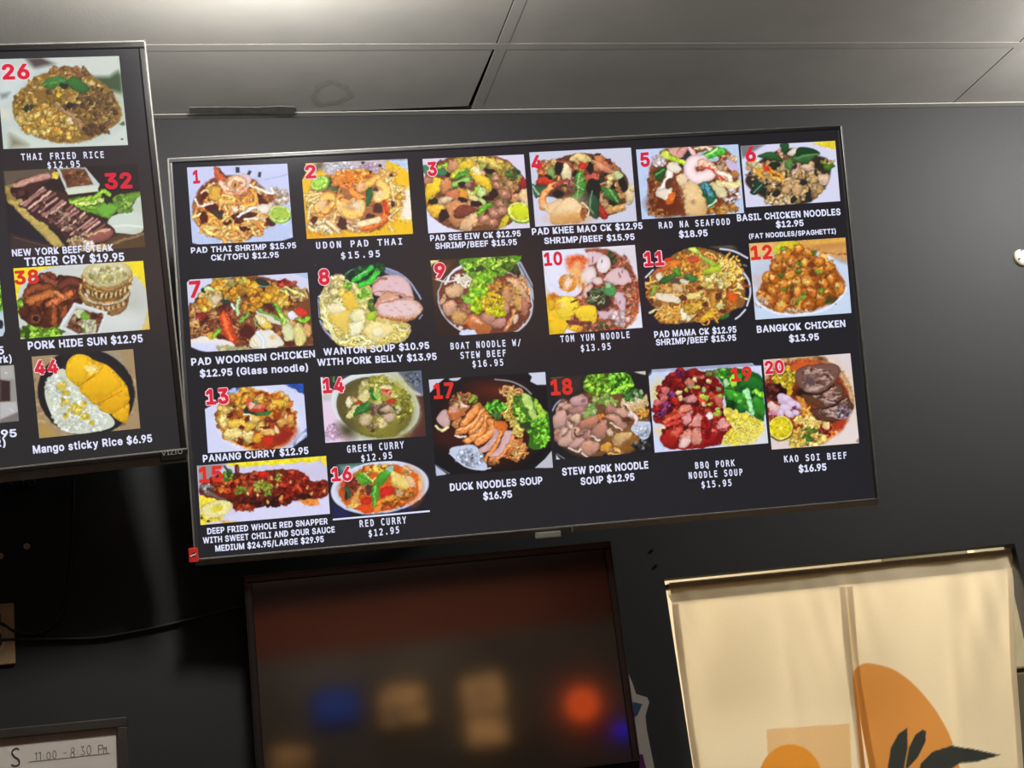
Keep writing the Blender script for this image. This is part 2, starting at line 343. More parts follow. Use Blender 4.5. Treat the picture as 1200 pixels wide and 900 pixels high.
MONO = """A 214 458,140 192,289 192|172 520,257 520,416 0,344 0,305 135,123 135,86 0,13 0
B 128 248,128 58,212 58,249 60,278 67,299 79,319 108,325 150,318 194,298 224,276 238,247 246,212 248|128 462,128 305,210 305,254 310,284 325,301 350,307 388,301 422,284 445,255 458,210 462|58 520,212 520,261 516,302 505,335 485,359 459,373 427,378 388,372 345,355 313,326 290,287 278,318 270,345 255,367 235,383 208,393 178,396 143,391 99,375 64,350 36,314 16,268 4,212 0,58 0
C 374 18,319 -3,259 -10,197 -2,145 21,104 61,73 114,55 180,48 259,55 338,73 404,104 458,146 498,197 521,259 529,319 522,374 501,374 429,318 461,259 472,217 466,183 449,156 419,137 378,126 325,122 259,126 194,137 141,156 100,183 71,217 53,259 47,319 58,374 91
D 152 58,205 63,246 77,276 101,295 138,307 191,311 259,307 328,295 381,276 418,247 443,205 457,152 462,118 462,118 58|153 520,226 513,284 492,329 456,360 406,379 341,385 259,379 178,360 113,329 63,284 28,226 7,153 0,48 0,48 520
E 69 520,377 520,377 461,139 461,139 307,367 307,367 248,139 248,139 59,384 59,384 0,69 0
F 81 520,387 520,387 461,152 461,152 307,365 307,365 248,152 248,152 0,81 0
G 384 43,354 20,321 3,284 -7,244 -10,183 -2,132 21,91 61,60 114,42 181,36 259,42 338,60 404,91 458,133 498,185 521,246 529,309 520,367 492,367 420,338 443,309 459,278 469,246 472,204 466,170 449,143 419,124 378,113 324,109 259,113 193,124 140,142 99,168 70,202 53,244 47,285 52,317 69,317 209,242 209,242 267,384 267
H 48 520,118 520,118 307,311 307,311 520,382 520,382 0,311 0,311 248,118 248,118 0,48 0
I 70 520,359 520,359 461,250 461,250 59,359 59,359 0,70 0,70 59,179 59,179 461,70 461
K 48 520,118 520,118 289,338 520,421 520,218 307,427 0,342 0,172 260,118 203,118 0,48 0
L 75 520,146 520,146 59,397 59,397 0,75 0
M 30 520,124 520,214 255,304 520,399 520,399 0,334 0,334 459,241 185,188 185,95 459,95 0,30 0
N 48 520,138 520,313 92,313 520,381 520,381 0,292 0,116 428,116 0,48 0
O 315 259,313 328,305 383,292 423,273 450,247 467,214 472,182 467,157 450,138 423,125 383,117 328,114 259,117 190,125 136,138 96,157 69,182 52,214 47,247 52,273 69,292 96,305 136,313 190|389 259,384 177,369 109,346 57,312 20,268 -3,214 -10,161 -3,117 19,84 56,60 109,45 176,41 259,46 342,60 410,84 462,117 500,161 522,214 529,268 522,312 500,346 462,369 410,384 342
P 139 462,139 267,220 267,251 270,276 278,296 292,317 323,324 365,317 406,297 436,276 451,251 459,220 462|69 520,220 520,274 515,318 502,352 480,377 450,392 411,397 365,392 317,377 279,353 248,318 226,274 213,220 209,139 209,139 0,69 0
Q 228 -9,221 -10,214 -10,161 -3,117 20,84 57,60 109,46 177,41 259,46 342,60 410,84 462,117 500,161 522,214 529,268 522,312 500,346 462,369 410,384 342,389 259,386 196,378 141,365 95,346 57,322 28,292 7,362 -59,310 -94|315 259,313 328,305 383,292 423,273 450,247 467,214 472,182 467,157 450,138 423,125 383,117 328,114 259,117 190,125 136,138 96,157 69,182 52,214 47,247 52,273 69,292 96,305 136,313 190
R 265 245,290 235,311 219,325 202,341 176,359 142,429 0,354 0,292 131,275 164,258 188,244 204,219 216,188 220,120 220,120 0,50 0,50 520,195 520,247 516,291 503,326 481,351 452,366 414,372 369,368 337,359 309,343 285,322 266,296 253|120 462,120 278,197 278,241 283,273 300,291 329,297 369,291 409,271 438,251 451,225 459,195 462
S 352 502,352 431,288 462,223 472,192 470,166 462,144 449,123 422,116 386,120 356,135 334,162 317,205 304,242 295,287 282,322 264,349 242,367 214,379 181,382 142,377 97,362 59,336 29,301 7,256 -6,203 -10,129 -2,55 21,55 96,131 59,203 47,236 50,263 58,286 71,308 99,315 138,310 172,295 197,267 215,224 229,186 237,142 250,107 267,81 287,63 311,52 341,48 376,54 419,69 456,95 487,130 511,171 525,220 529,283 522
T 16 520,413 520,413 461,250 461,250 0,180 0,180 461,16 461
U 51 200,51 520,122 520,122 167,124 113,131 88,145 70,163 57,187 50,214 47,242 50,266 57,284 71,298 88,305 113,307 167,307 520,378 520,378 200,377 151,373 114,368 86,354 55,334 31,309 13,281 0,214 -10,148 0,120 13,95 31,75 55,61 87,56 114,52 152
W 0 520,69 520,118 98,178 377,251 377,311 97,361 520,429 520,352 0,285 0,214 309,144 0,78 0
Y 13 520,88 520,214 290,341 520,416 520,250 233,250 0,179 0,179 233
0 168 261,172 279,182 294,196 305,214 308,232 305,247 294,258 279,261 261,258 243,247 228,232 218,214 214,196 218,181 228,171 243|214 474,185 468,160 450,141 421,128 379,120 325,117 259,120 194,128 140,141 99,160 69,185 51,214 46,245 51,269 69,288 99,302 140,310 194,312 259,310 325,302 379,288 421,269 450,245 468|214 529,265 522,307 499,340 461,364 408,378 341,383 259,378 178,364 111,340 58,307 20,265 -3,214 -10,164 -3,122 20,89 58,65 111,51 178,46 259,51 341,65 408,89 461,122 499,164 522
1 94 59,203 59,203 456,86 430,86 494,203 520,273 520,273 59,381 59,381 0,94 0
2 130 59,369 59,369 0,53 0,53 59,167 180,234 255,281 323,290 350,293 377,287 416,268 445,237 464,197 470,131 459,57 424,57 495,128 521,196 529,244 525,284 511,319 489,345 459,360 423,365 382,361 349,350 315,337 292,321 268,299 242,243 179
3 270 278,302 267,328 251,349 230,364 205,373 176,376 143,370 99,354 62,327 31,291 8,247 -6,194 -10,121 -3,48 16,48 86,118 58,186 49,222 52,251 61,275 75,292 95,303 120,306 150,298 191,275 222,252 237,224 246,191 249,138 249,138 307,191 307,234 312,267 328,287 353,294 387,288 423,269 449,238 465,197 470,133 463,63 442,63 507,138 524,197 529,244 525,284 512,318 491,343 463,358 429,364 390,358 351,340 319,321 301,298 288
4 256 456,92 181,256 181|244 520,326 520,326 181,395 181,395 124,326 124,326 0,256 0,256 124,36 124,36 190
5 72 520,335 520,335 461,136 461,136 333,166 341,197 344,247 338,290 322,325 296,351 260,367 217,372 167,367 116,350 73,323 37,285 11,240 -5,187 -10,111 -5,50 12,50 84,114 58,180 49,216 52,246 63,270 80,288 103,298 132,302 167,298 201,287 230,269 253,244 271,214 281,178 284,123 278,72 259
6 345 508,345 444,298 463,247 470,206 464,172 448,146 420,126 381,115 332,111 272,131 302,157 325,189 339,225 344,272 339,310 323,342 298,365 262,378 219,383 167,378 115,364 71,341 36,308 10,269 -5,221 -10,166 -3,122 19,88 55,65 106,51 175,46 259,52 340,69 407,97 460,136 499,185 522,244 529,295 524|220 289,180 281,149 256,135 232,126 202,123 167,126 131,135 102,149 77,180 53,220 45,261 53,290 76,303 100,311 130,314 167,311 204,303 234,290 258,261 281
7 48 520,376 520,376 490,190 0,116 0,297 461,48 461
8 214 247,173 240,142 221,123 189,116 146,123 104,142 72,173 52,214 45,256 51,287 71,307 103,313 146,307 189,287 220,256 240|153 276,125 286,102 300,83 319,64 353,58 394,62 433,77 466,100 493,131 513,170 525,214 529,260 525,298 513,329 493,353 466,367 433,372 394,365 353,346 319,327 300,304 286,276 276,308 266,335 250,356 230,371 204,381 174,384 140,379 96,364 59,339 30,305 8,264 -6,214 -10,165 -6,124 7,90 29,65 59,51 96,46 139,49 174,58 204,73 230,94 250,121 266|128 388,133 351,150 324,177 308,214 302,252 308,279 324,296 351,302 388,296 425,279 453,252 469,214 475,177 469,150 452,133 425
9 208 231,248 239,278 263,292 287,301 317,304 352,301 388,292 418,278 442,248 466,208 474,167 467,137 443,124 420,116 389,114 352,116 315,124 285,137 261,166 238|82 11,82 76,129 56,180 49,221 55,255 71,282 99,301 138,312 188,316 248,296 217,270 194,238 180,202 175,156 181,117 196,85 222,63 257,49 301,44 353,49 405,63 448,87 483,119 509,158 524,206 529,261 522,305 500,339 464,362 412,376 344,381 259,375 179,358 112,330 59,291 21,242 -2,183 -10,132 -5
$ 241 202,241 51,275 57,301 72,317 96,322 127,318 156,303 177,278 193|206 268,206 412,174 406,150 391,134 368,129 339,134 312,148 291,172 277|241 -105,206 -105,206 0,135 10,66 32,66 95,136 62,206 49,206 209,164 218,129 233,101 251,82 275,70 303,66 335,70 369,82 398,103 423,131 441,165 454,206 460,206 542,241 542,241 460,297 453,354 439,354 378,297 402,241 411,241 261,285 251,321 237,350 217,371 192,384 163,388 129,383 95,370 66,347 40,318 19,282 6,241 1
. 170 106,258 106,258 0,170 0
/ 310 520,376 520,102 -66,36 -66"""


def parse(src):
    d = {}
    for ln in src.split('\n'):
        d[ln[0]] = [[tuple(float(v) / 1000 for v in p.split()) for p in s.split(',')] for s in ln[2:].split('|')]
    return d


SANS, MONO = parse(SANS), parse(MONO)
GLYPH = {}


def glyph(ch, bold, mono):
    k = (ch, bold, mono)
    if k in GLYPH:
        return GLYPH[k]
    cu = bpy.data.curves.new('glyph', 'CURVE')
    cu.dimensions = '2D'
    cu.fill_mode = 'BOTH'
    for s in (MONO if mono else SANS)[ch]:
        sp = cu.splines.new('POLY')
        sp.points.add(len(s) - 1)
        for p, q in zip(sp.points, s):
            p.co = (q[0], q[1], 0, 1)
        sp.use_cyclic_u = True
    o = bpy.data.objects.new('glyph', cu)
    COL.objects.link(o)
    dg = bpy.context.evaluated_depsgraph_get()
    me = o.evaluated_get(dg).to_mesh()
    V = np.array([v.co[:2] for v in me.vertices])
    Fc = [tuple(p.vertices) if p.normal.z > 0 else tuple(reversed(p.vertices)) for p in me.polygons]
    o.evaluated_get(dg).to_mesh_clear()
    bpy.data.objects.remove(o)
    bpy.data.curves.remove(cu)
    if bold > 0:                                  # heavier weight: a ribbon along the outline
        VV, n = [V], len(V)
        for s in (MONO if mono else SANS)[ch]:
            P = np.array(s)
            for a, c in zip(P, np.roll(P, -1, 0)):
                d = c - a
                d = d / (np.hypot(*d) + 1e-9) * bold
                m = np.array([-d[1], d[0]])
                VV.append(np.array([a - d * .6 + m, a - d * .6 - m, c + d * .6 - m, c + d * .6 + m]))
                Fc.append((n, n + 1, n + 2, n + 3))
                n += 4
        V = np.vstack(VV)
    GLYPH[k] = (V, Fc)
    return GLYPH[k]


def layout(text, bold, mono):
    """vertices (cap height 1, starts at x=0) and faces of one line"""
    g = glyph('H', bold, mono)[0]
    base, cap = g[:, 1].min(), np.ptp(g[:, 1])
    VV, FF, x, n = [], [], 0.0, 0
    for ch in text:
        if ch == ' ':
            x += 0.602 if mono else 0.25
            continue
        V, Fc = glyph(ch, bold, mono)
        V = V.copy()
        if mono:
            V[:, 0] += x
            x += 0.602
        else:
            V[:, 0] += x - V[:, 0].min()
            x = V[:, 0].max() + (0.055 if ch in '.' else 0.07)
        VV.append(V)
        FF += [tuple(i + n for i in f) for f in Fc]
        n += len(V)
    V = np.vstack(VV)
    V[:, 1] -= base
    V = V / cap
    V[:, 0] -= V[:, 0].min()
    return V, FF


# ------------------------------------------------------------------ procedural pictures: a small painter, baked to vertex colours
class Pic:
    def __init__(s, ox, oy, sc, quad, bg, q=1.6, seed=1):
        s.ox, s.oy, s.sc, s.quad = ox, oy, sc, np.array(quad, float)
        s.k = q / sc                                   # canvas pixels per drawing unit
        s.x0, s.y0 = s.quad.min(0) - 12
        x1, y1 = s.quad.max(0) + 12
        s.w, s.h = int((x1 - s.x0) * s.k) + 2, int((y1 - s.y0) * s.k) + 2
        s.A = np.zeros((s.h, s.w, 3)) + np.array(bg, float)
        s.r = np.random.RandomState(seed)

    def _sub(s, x0, y0, x1, y1):
        i0, j0 = max(0, int((x0 - s.x0) * s.k) - 1), max(0, int((y0 - s.y0) * s.k) - 1)
        i1, j1 = min(s.w, int((x1 - s.x0) * s.k) + 3), min(s.h, int((y1 - s.y0) * s.k) + 3)
        if i1 <= i0 or j1 <= j0:
            return None
        X, Y = np.meshgrid((np.arange(i0, i1) + .5) / s.k + s.x0, (np.arange(j0, j1) + .5) / s.k + s.y0)
        return slice(j0, j1), slice(i0, i1), X, Y

    def _mix(s, js, is_, al, col):
        al = np.clip(al, 0, 1)[..., None]
        s.A[js, is_] = s.A[js, is_] * (1 - al) + col * al

    def E(s, cx, cy, rx, ry, c, rot=0, rough=0.0, edge=0.0, hi=0.0, soft=1.0, a=1.0):
        m = max(rx, ry) * (1 + rough) + 4 + soft / s.k
        g = s._sub(cx - m, cy - m, cx + m, cy + m)
        if g is None:
            return s
        js, is_, X, Y = g
        t = math.radians(rot)
        U = ((X - cx) * math.cos(t) + (Y - cy) * math.sin(t)) / rx
        V = (-(X - cx) * math.sin(t) + (Y - cy) * math.cos(t)) / ry
        d = np.hypot(U, V)
        if rough:
            th = np.arctan2(V, U)
            wob = sum(s.r.uniform(-1, 1) / k * np.cos(k * th + s.r.uniform(0, 6.3)) for k in range(2, 7))
            d = d / (1 + rough * wob)
        al = (1 - d) * min(rx, ry) * s.k / soft + .5
        sh = 1 - .8 * edge * np.clip(d, 0, 1) ** 3 + hi * np.clip(-(0.5 * U + 0.8 * V), -.8, 1) * (1 - np.clip(d, 0, 1) * .5)
        s._mix(js, is_, np.clip(al, 0, 1) * a, np.clip(np.array(c, float) * sh[..., None], 0, 255))
        return s

    def P(s, pts, c, sm=0, edge=0.0, hi=0.0, soft=1.0, a=1.0):
        P = np.array(pts, float)
        if sm:
            P = catmull(P, 6, True)
        g = s._sub(*(P.min(0) - 4 - soft / s.k), *(P.max(0) + 4 + soft / s.k))
        if g is None:
            return s
        js, is_, X, Y = g
        ins = np.zeros(X.shape, bool)
        D = np.full(X.shape, 1e9)
        for (xa, ya), (xb, yb) in zip(P, np.roll(P, -1, 0)):
            cr = (ya > Y) != (yb > Y)
            with np.errstate(divide='ignore', invalid='ignore'):
                xi = xa + (Y - ya) * (xb - xa) / (yb - ya if yb != ya else 1e-9)
            ins ^= cr & (X < xi)
            dx, dy = xb - xa, yb - ya
            t = np.clip(((X - xa) * dx + (Y - ya) * dy) / (dx * dx + dy * dy + 1e-9), 0, 1)
            D = np.minimum(D, np.hypot(X - xa - t * dx, Y - ya - t * dy))
        sd = np.where(ins, D, -D)
        col = np.array(c, float)
        sh = np.ones(X.shape)
        if edge:
            sh = sh - edge * np.exp(-np.clip(sd, 0, None) / (9.0))
        if hi:
            yr = (Y - P[:, 1].min()) / (np.ptp(P[:, 1]) + 1e-6)
            sh = sh + hi * (0.5 - yr)
        s._mix(js, is_, np.clip(sd * s.k / soft + .5, 0, 1) * a, np.clip(col * sh[..., None], 0, 255))
        return s

    def L(s, pts, w, c, hi=.18, edge=.35, a=1.0, taper=0.0):
        P = catmull(pts, 5)
        m = w / 2 + 4
        g = s._sub(*(P.min(0) - m), *(P.max(0) + m))
        if g is None:
            return s
        js, is_, X, Y = g
        D = np.full(X.shape, 1e9)
        n = len(P) - 1
        for i in range(n):
            (xa, ya), (xb, yb) = P[i], P[i + 1]
            dx, dy = xb - xa, yb - ya
            t = np.clip(((X - xa) * dx + (Y - ya) * dy) / (dx * dx + dy * dy + 1e-9), 0, 1)
            wi = 1.0 - taper * (i + t) / n
            D = np.minimum(D, np.hypot(X - xa - t * dx, Y - ya - t * dy) / wi)
        e = D / (w / 2)
        sh = 1 + hi * (1 - np.clip(e, 0, 1) ** 2) - edge * np.clip(e, 0, 1) ** 3
        s._mix(js, is_, ((1 - e) * w / 2 * s.k + .5) * a if a < 1 else (1 - e) * w / 2 * s.k + .5, np.clip(np.array(c, float) * sh[..., None], 0, 255))
        return s

    def _in(s, cx, cy, rx, ry, rot=0):
        t, r = s.r.uniform(0, 6.283), math.sqrt(s.r.uniform(0, 1))
        x, y = rx * r * math.cos(t), ry * r * math.sin(t)
        b = math.radians(rot)
        return cx + x * math.cos(b) - y * math.sin(b), cy + x * math.sin(b) + y * math.cos(b)

    def noodles(s, cx, cy, rx, ry, n, cols, w=16, ln=130, rot=0, curl=1.0, edge=.42, hi=.2):
        for _ in range(n):
            x, y = s._in(cx, cy, rx, ry, rot)
            h, k = s.r.uniform(0, 6.283), s.r.uniform(-1, 1) * curl
            pts, st = [], ln / 5
            for i in range(6):
                pts.append((x, y))
                h += k * .55 + s.r.uniform(-.25, .25)
                x += st * math.cos(h)
                y += st * math.sin(h) * .8
                if ((x - cx) / (rx * 1.12)) ** 2 + ((y - cy) / (ry * 1.12)) ** 2 > 1 and rot == 0:
                    break
            if len(pts) > 2:
                c = np.array(cols[s.r.randint(len(cols))], float) * s.r.uniform(.85, 1.1)
                s.L(pts, w * s.r.uniform(.75, 1.2), c, hi, edge)
        return s

    def chunks(s, cx, cy, rx, ry, n, cols, r0=14, r1=34, asp=.65, rot=0, edge=.45, hi=.28, rough=.28, drot=None):
        for _ in range(n):
            x, y = s._in(cx, cy, rx, ry, rot)
            r = s.r.uniform(r0, r1)
            c = np.array(cols[s.r.randint(len(cols))], float) * s.r.uniform(.85, 1.12)
            an = s.r.uniform(0, 180) if drot is None else drot + s.r.uniform(-20, 20)
            s.E(x, y, r, r * s.r.uniform(asp, 1), c, an, rough, edge, hi)
        return s

    def lettuce(s, cx, cy, rx, ry, n, base=(120, 190, 45), rot=0):
        b = np.array(base, float)
        s.E(cx, cy, rx * 1.02, ry * 1.02, b * .5, rot, .12)
        for i in range(n):
            x, y = s._in(cx, cy, rx, ry, rot)
            f = s.r.choice([.45, .7, .95, 1.1, 1.3])
            s.E(x, y, s.r.uniform(12, 30), s.r.uniform(8, 16), np.minimum(b * f + (25 if f > 1 else 0), 255), s.r.uniform(0, 180), .5, .35, .25)
        return s

    def _field(s, size):
        g = s.r.normal(0, 1, (int(s.h / size) + 3, int(s.w / size) + 3))
        jj, ii = np.arange(s.h) / size, np.arange(s.w) / size
        j0, i0 = jj.astype(int), ii.astype(int)
        fj, fi = (jj - j0)[:, None], (ii - i0)[None]
        fj, fi = fj * fj * (3 - 2 * fj), fi * fi * (3 - 2 * fi)
        return (g[j0][:, i0] * (1 - fi) + g[j0][:, i0 + 1] * fi) * (1 - fj) + (g[j0 + 1][:, i0] * (1 - fi) + g[j0 + 1][:, i0 + 1] * fi) * fj

    def _food(s):
        lo, hi = s.A.min(-1), s.A.max(-1)
        w = np.clip((hi - lo - 26) / 55.0, 0, 1) * np.clip(hi / 90.0, .15, 1)
        L = s.A.mean(-1)
        m1, m2 = L.copy(), L * L
        for ax in (0, 1):
            m1 = sum(np.roll(m1, k, ax) for k in range(-4, 5)) / 9
            m2 = sum(np.roll(m2, k, ax) for k in range(-4, 5)) / 9
        w = w * np.clip((np.sqrt(np.clip(m2 - m1 * m1, 0, None)) - 5) / 14.0, 0.06, 1)   # flat colour stays flat
        for ax in (0, 1):                             # soften the mask
            w = (w + np.roll(w, 2, ax) + np.roll(w, -2, ax) + np.roll(w, 4, ax) + np.roll(w, -4, ax)) / 5
        return w

    def warp(s, amt=1.0):
        """cooked food has no clean outlines: push the painted shapes about a little"""
        w = np.clip(s._food() * 1.6, 0, 1)
        dx = (s._field(7) * 1.2 + s._field(3.2) * .6) * w * amt
        dy = (s._field(7) * 1.2 + s._field(3.2) * .6) * w * amt
        J, I = np.meshgrid(np.arange(s.h), np.arange(s.w), indexing='ij')
        y, x = np.clip(J + dy, 0, s.h - 1.01), np.clip(I + dx, 0, s.w - 1.01)
        j, i = y.astype(int), x.astype(int)
        u, v = (x - i)[..., None], (y - j)[..., None]
        A = s.A
        s.A = (A[j, i] * (1 - u) + A[j, i + 1] * u) * (1 - v) + (A[j + 1, i] * (1 - u) + A[j + 1, i + 1] * u) * v
        s.warped = True
        return s

    def grain(s, amt=1.0):
        """the fine light and dark of a photographed dish; plain pale or black areas stay plain"""
        if not getattr(s, 'warped', False):
            s.warp()
        w = s._food()
        for size, am in ((1.6, .05), (3, .075), (6, .07)):
            s.A = s.A * (1 + amt * am * (s._field(size) * (w + .04))[..., None])
        k = np.clip((s._field(2.4) - .95) / .6, 0, 1) * w * .36 * amt          # wet glints
        s.A = s.A * (1 - k[..., None]) + np.array((255, 240, 214)) * k[..., None]
        k = np.clip((s._field(3.0) - 1.0) / .6, 0, 1) * w * .38 * amt          # small dark gaps
        s.A = s.A * (1 - k[..., None])
        s.A = np.clip(s.A, 0, 255)
        return s

    def sample(s, X, Y):
        fx, fy = np.clip((X - s.x0) * s.k - .5, 0, s.w - 1.01), np.clip((Y - s.y0) * s.k - .5, 0, s.h - 1.01)
        i, j = fx.astype(int), fy.astype(int)
        u, v = (fx - i)[..., None], (fy - j)[..., None]
        A = s.A
        return (A[j, i] * (1 - u) + A[j, i + 1] * u) * (1 - v) + (A[j + 1, i] * (1 - u) + A[j + 1, i + 1] * u) * v

    def grid(s, dens=1.35):
        """grid of drawing coordinates over the quad, sampled colours"""
        q = s.quad
        n = max(6, int(np.hypot(*(q[1] - q[0])) / s.sc * dens))
        m = max(6, int(np.hypot(*(q[3] - q[0])) / s.sc * dens))
        U, V = np.meshgrid(np.linspace(0, 1, n), np.linspace(0, 1, m))
        U, V = U[..., None], V[..., None]
        Q = (q[0] * (1 - U) + q[1] * U) * (1 - V) + (q[3] * (1 - U) + q[2] * U) * V
        return n, m, Q, s.sample(Q[..., 0], Q[..., 1])


def grid_mesh(name, n, m, co, rgb, material, attr='picture', flip=False):
    me = bpy.data.meshes.new(name)
    nv, nf = n * m, (n - 1) * (m - 1)
    me.vertices.add(nv)
    me.vertices.foreach_set('co', np.ascontiguousarray(co.reshape(-1), dtype=np.float32))
    idx = np.arange(nv).reshape(m, n)
    quads = np.stack([idx[1:, :-1], idx[1:, 1:], idx[:-1, 1:], idx[:-1, :-1]], -1).reshape(-1, 4)
    if flip:
        quads = quads[:, ::-1]
    me.loops.add(nf * 4)
    me.loops.foreach_set('vertex_index', np.ascontiguousarray(quads.reshape(-1), dtype=np.int32))
    me.polygons.add(nf)
    me.polygons.foreach_set('loop_start', np.arange(0, nf * 4, 4, dtype=np.int32))
    me.polygons.foreach_set('use_smooth', np.ones(nf, dtype=bool))
    me.update(calc_edges=True)
    ca = me.color_attributes.new(attr, 'FLOAT_COLOR', 'POINT')
    L4 = np.ones((nv, 4), np.float32)
    L4[:, :3] = lin(rgb.reshape(-1, 3))
    ca.data.foreach_set('color', L4.reshape(-1))
    me.materials.append(material)
    o = bpy.data.objects.new(name, me)
    COL.objects.link(o)
    return o


# ------------------------------------------------------------------ televisions
class TV:
    def __init__(s, name, label, axis, center, W, H, mats, lip, chin_h, lit, group=None, depth=0.062):
        v = Vector(axis)
        s.R = Matrix.Rotation(v.length, 3, v.normalized())
        s.Rn = np.array(s.R)
        s.O = np.array(center) + np.array([0, 0, CAM[2]])
        s.n = s.Rn @ np.array([0, 1.0, 0])
        s.root = empty(name, label, 'television', s.O, s.R, group)
        mb, mc, medge = mats
        hw, hh = W / 2, H / 2
        bm = bmesh.new()                                             # frame: four bevelled lips
        box(bm, -hw, hw, -.004, .020, hh - lip, hh, .0022)
        box(bm, -hw, -hw + lip, -.004, .020, -hh, hh - lip, .0022)
        box(bm, hw - lip, hw, -.004, .020, -hh, hh - lip, .0022)
        s.frame = obj('frame', bm, mb, s.root)
        bm = bmesh.new()                                             # chin: leans back below the glass
        n0 = len(bm.verts)
        pr = [(-.004, -hh + .002), (.020, -hh + .002), (.020, -hh - chin_h), (.006, -hh - chin_h), (-.003, -hh - .002)]
        a = [bm.verts.new((-hw, y, z)) for y, z in pr]
        b = [bm.verts.new((hw, y, z)) for y, z in pr]
        bm.faces.new(a)
        bm.faces.new(b[::-1])
        for i in range(5):
            j = (i + 1) % 5
            bm.faces.new((a[i], b[i], b[j], a[j]))
        bmesh.ops.recalc_face_normals(bm, faces=bm.faces)
        s.chin = obj('chin', bm, mc, s.root)
        bm = bmesh.new()                                             # outer corner strip; a pale colour here stands for ceiling highlight and scuffs
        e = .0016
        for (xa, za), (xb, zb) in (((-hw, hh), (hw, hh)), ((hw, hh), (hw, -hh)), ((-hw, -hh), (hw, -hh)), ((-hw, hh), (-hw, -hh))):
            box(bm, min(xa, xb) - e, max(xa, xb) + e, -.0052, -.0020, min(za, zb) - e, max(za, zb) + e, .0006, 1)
        obj('edge_strip', bm, medge, s.root)
        bm = bmesh.new()                                             # back shell with its thicker middle
        box(bm, -hw + .002, hw - .002, .018, .036, -hh - chin_h + .002, hh - .002, .004)
        box(bm, -hw * .72, hw * .72, .034, depth, -hh * .9, hh * .45, .012)
        obj('back_shell', bm, M_BACK, s.root)
        bm = bmesh.new()
        box(bm, -hw + lip - .001, hw - lip + .001, 0.0, .018, -hh, hh - lip + .001)
        s.screen = obj('screen', bm, lit, s.root)
        s.hw, s.hh = hw, hh

    def local(s, u, v, y=0.0):
        p = hit(u, v, s.O + s.n * y, s.n)
        return s.Rn.T @ (p - s.O)

    def picture(s, pic, label):
        n, m, Q, rgb = pic.grid()
        D = np.stack([(Q[..., 0] / pic.sc + pic.ox - 600) / F_PX, (Q[..., 1] / pic.sc + pic.oy - 450) / F_PX, np.ones((m, n))], -1) @ R_WC
        y = -.0006
        t = np.dot(s.O + s.n * y - CAM, s.n) / (D @ s.n)
        Pw = CAM + D * t[..., None]
        co = (Pw - s.O) @ s.Rn
        o = grid_mesh('menu_photo', n, m, co, rgb, M_PICTURE)
        o.parent = s.screen
        o['label'] = label
        return o

    def text(s, name, lines, material, bold=.025, mono=False, y=-.0012, grow=0.0):
        """lines: (text, left baseline px, right baseline px, cap height px)"""
        me = bpy.data.meshes.new(name)
        VV, FF, n = [], [], 0
        for tx, (xl, yl), (xr, yr), cap in lines:
            V, Fc = layout(tx, bold, mono)
            A, B = s.local(xl, yl, y), s.local(xr, yr, y)
            C = s.local(xl - .1 * cap * 0, yl - cap, y)
            ex = (B - A) / V[:, 0].max()
            up = np.array([0, 0, 1.0]) * abs((C - A)[2])
            VV.append(A + V[:, :1] * ex + V[:, 1:2] * up)
            FF += [tuple(i + n for i in f) for f in Fc]
            n += len(V)
        V = np.vstack(VV)
        V[:, 1] = y
        me.from_pydata(V.tolist(), [], FF)
        me.update()
        me.materials.append(material)
        o = bpy.data.objects.new(name, me)
        COL.objects.link(o)
        o.parent = s.screen
        return o

    def number(s, tx, l, r, cap, halo=None, material=None):
        o = s.text('item_number', [(tx, l, r, cap)], material or M_RED, .035, y=-.0016)
        if halo:                                                     # pale outline behind the figures
            cx = .9
            h = s.text('number_outline', [(tx, (l[0] - cx, l[1] + cx), (r[0] + cx, r[1] + cx), cap + 2 * cx)], halo, .085, y=-.0012)
        return o


# ------------------------------------------------------------------ the dishes
BK = (36, 35, 41)


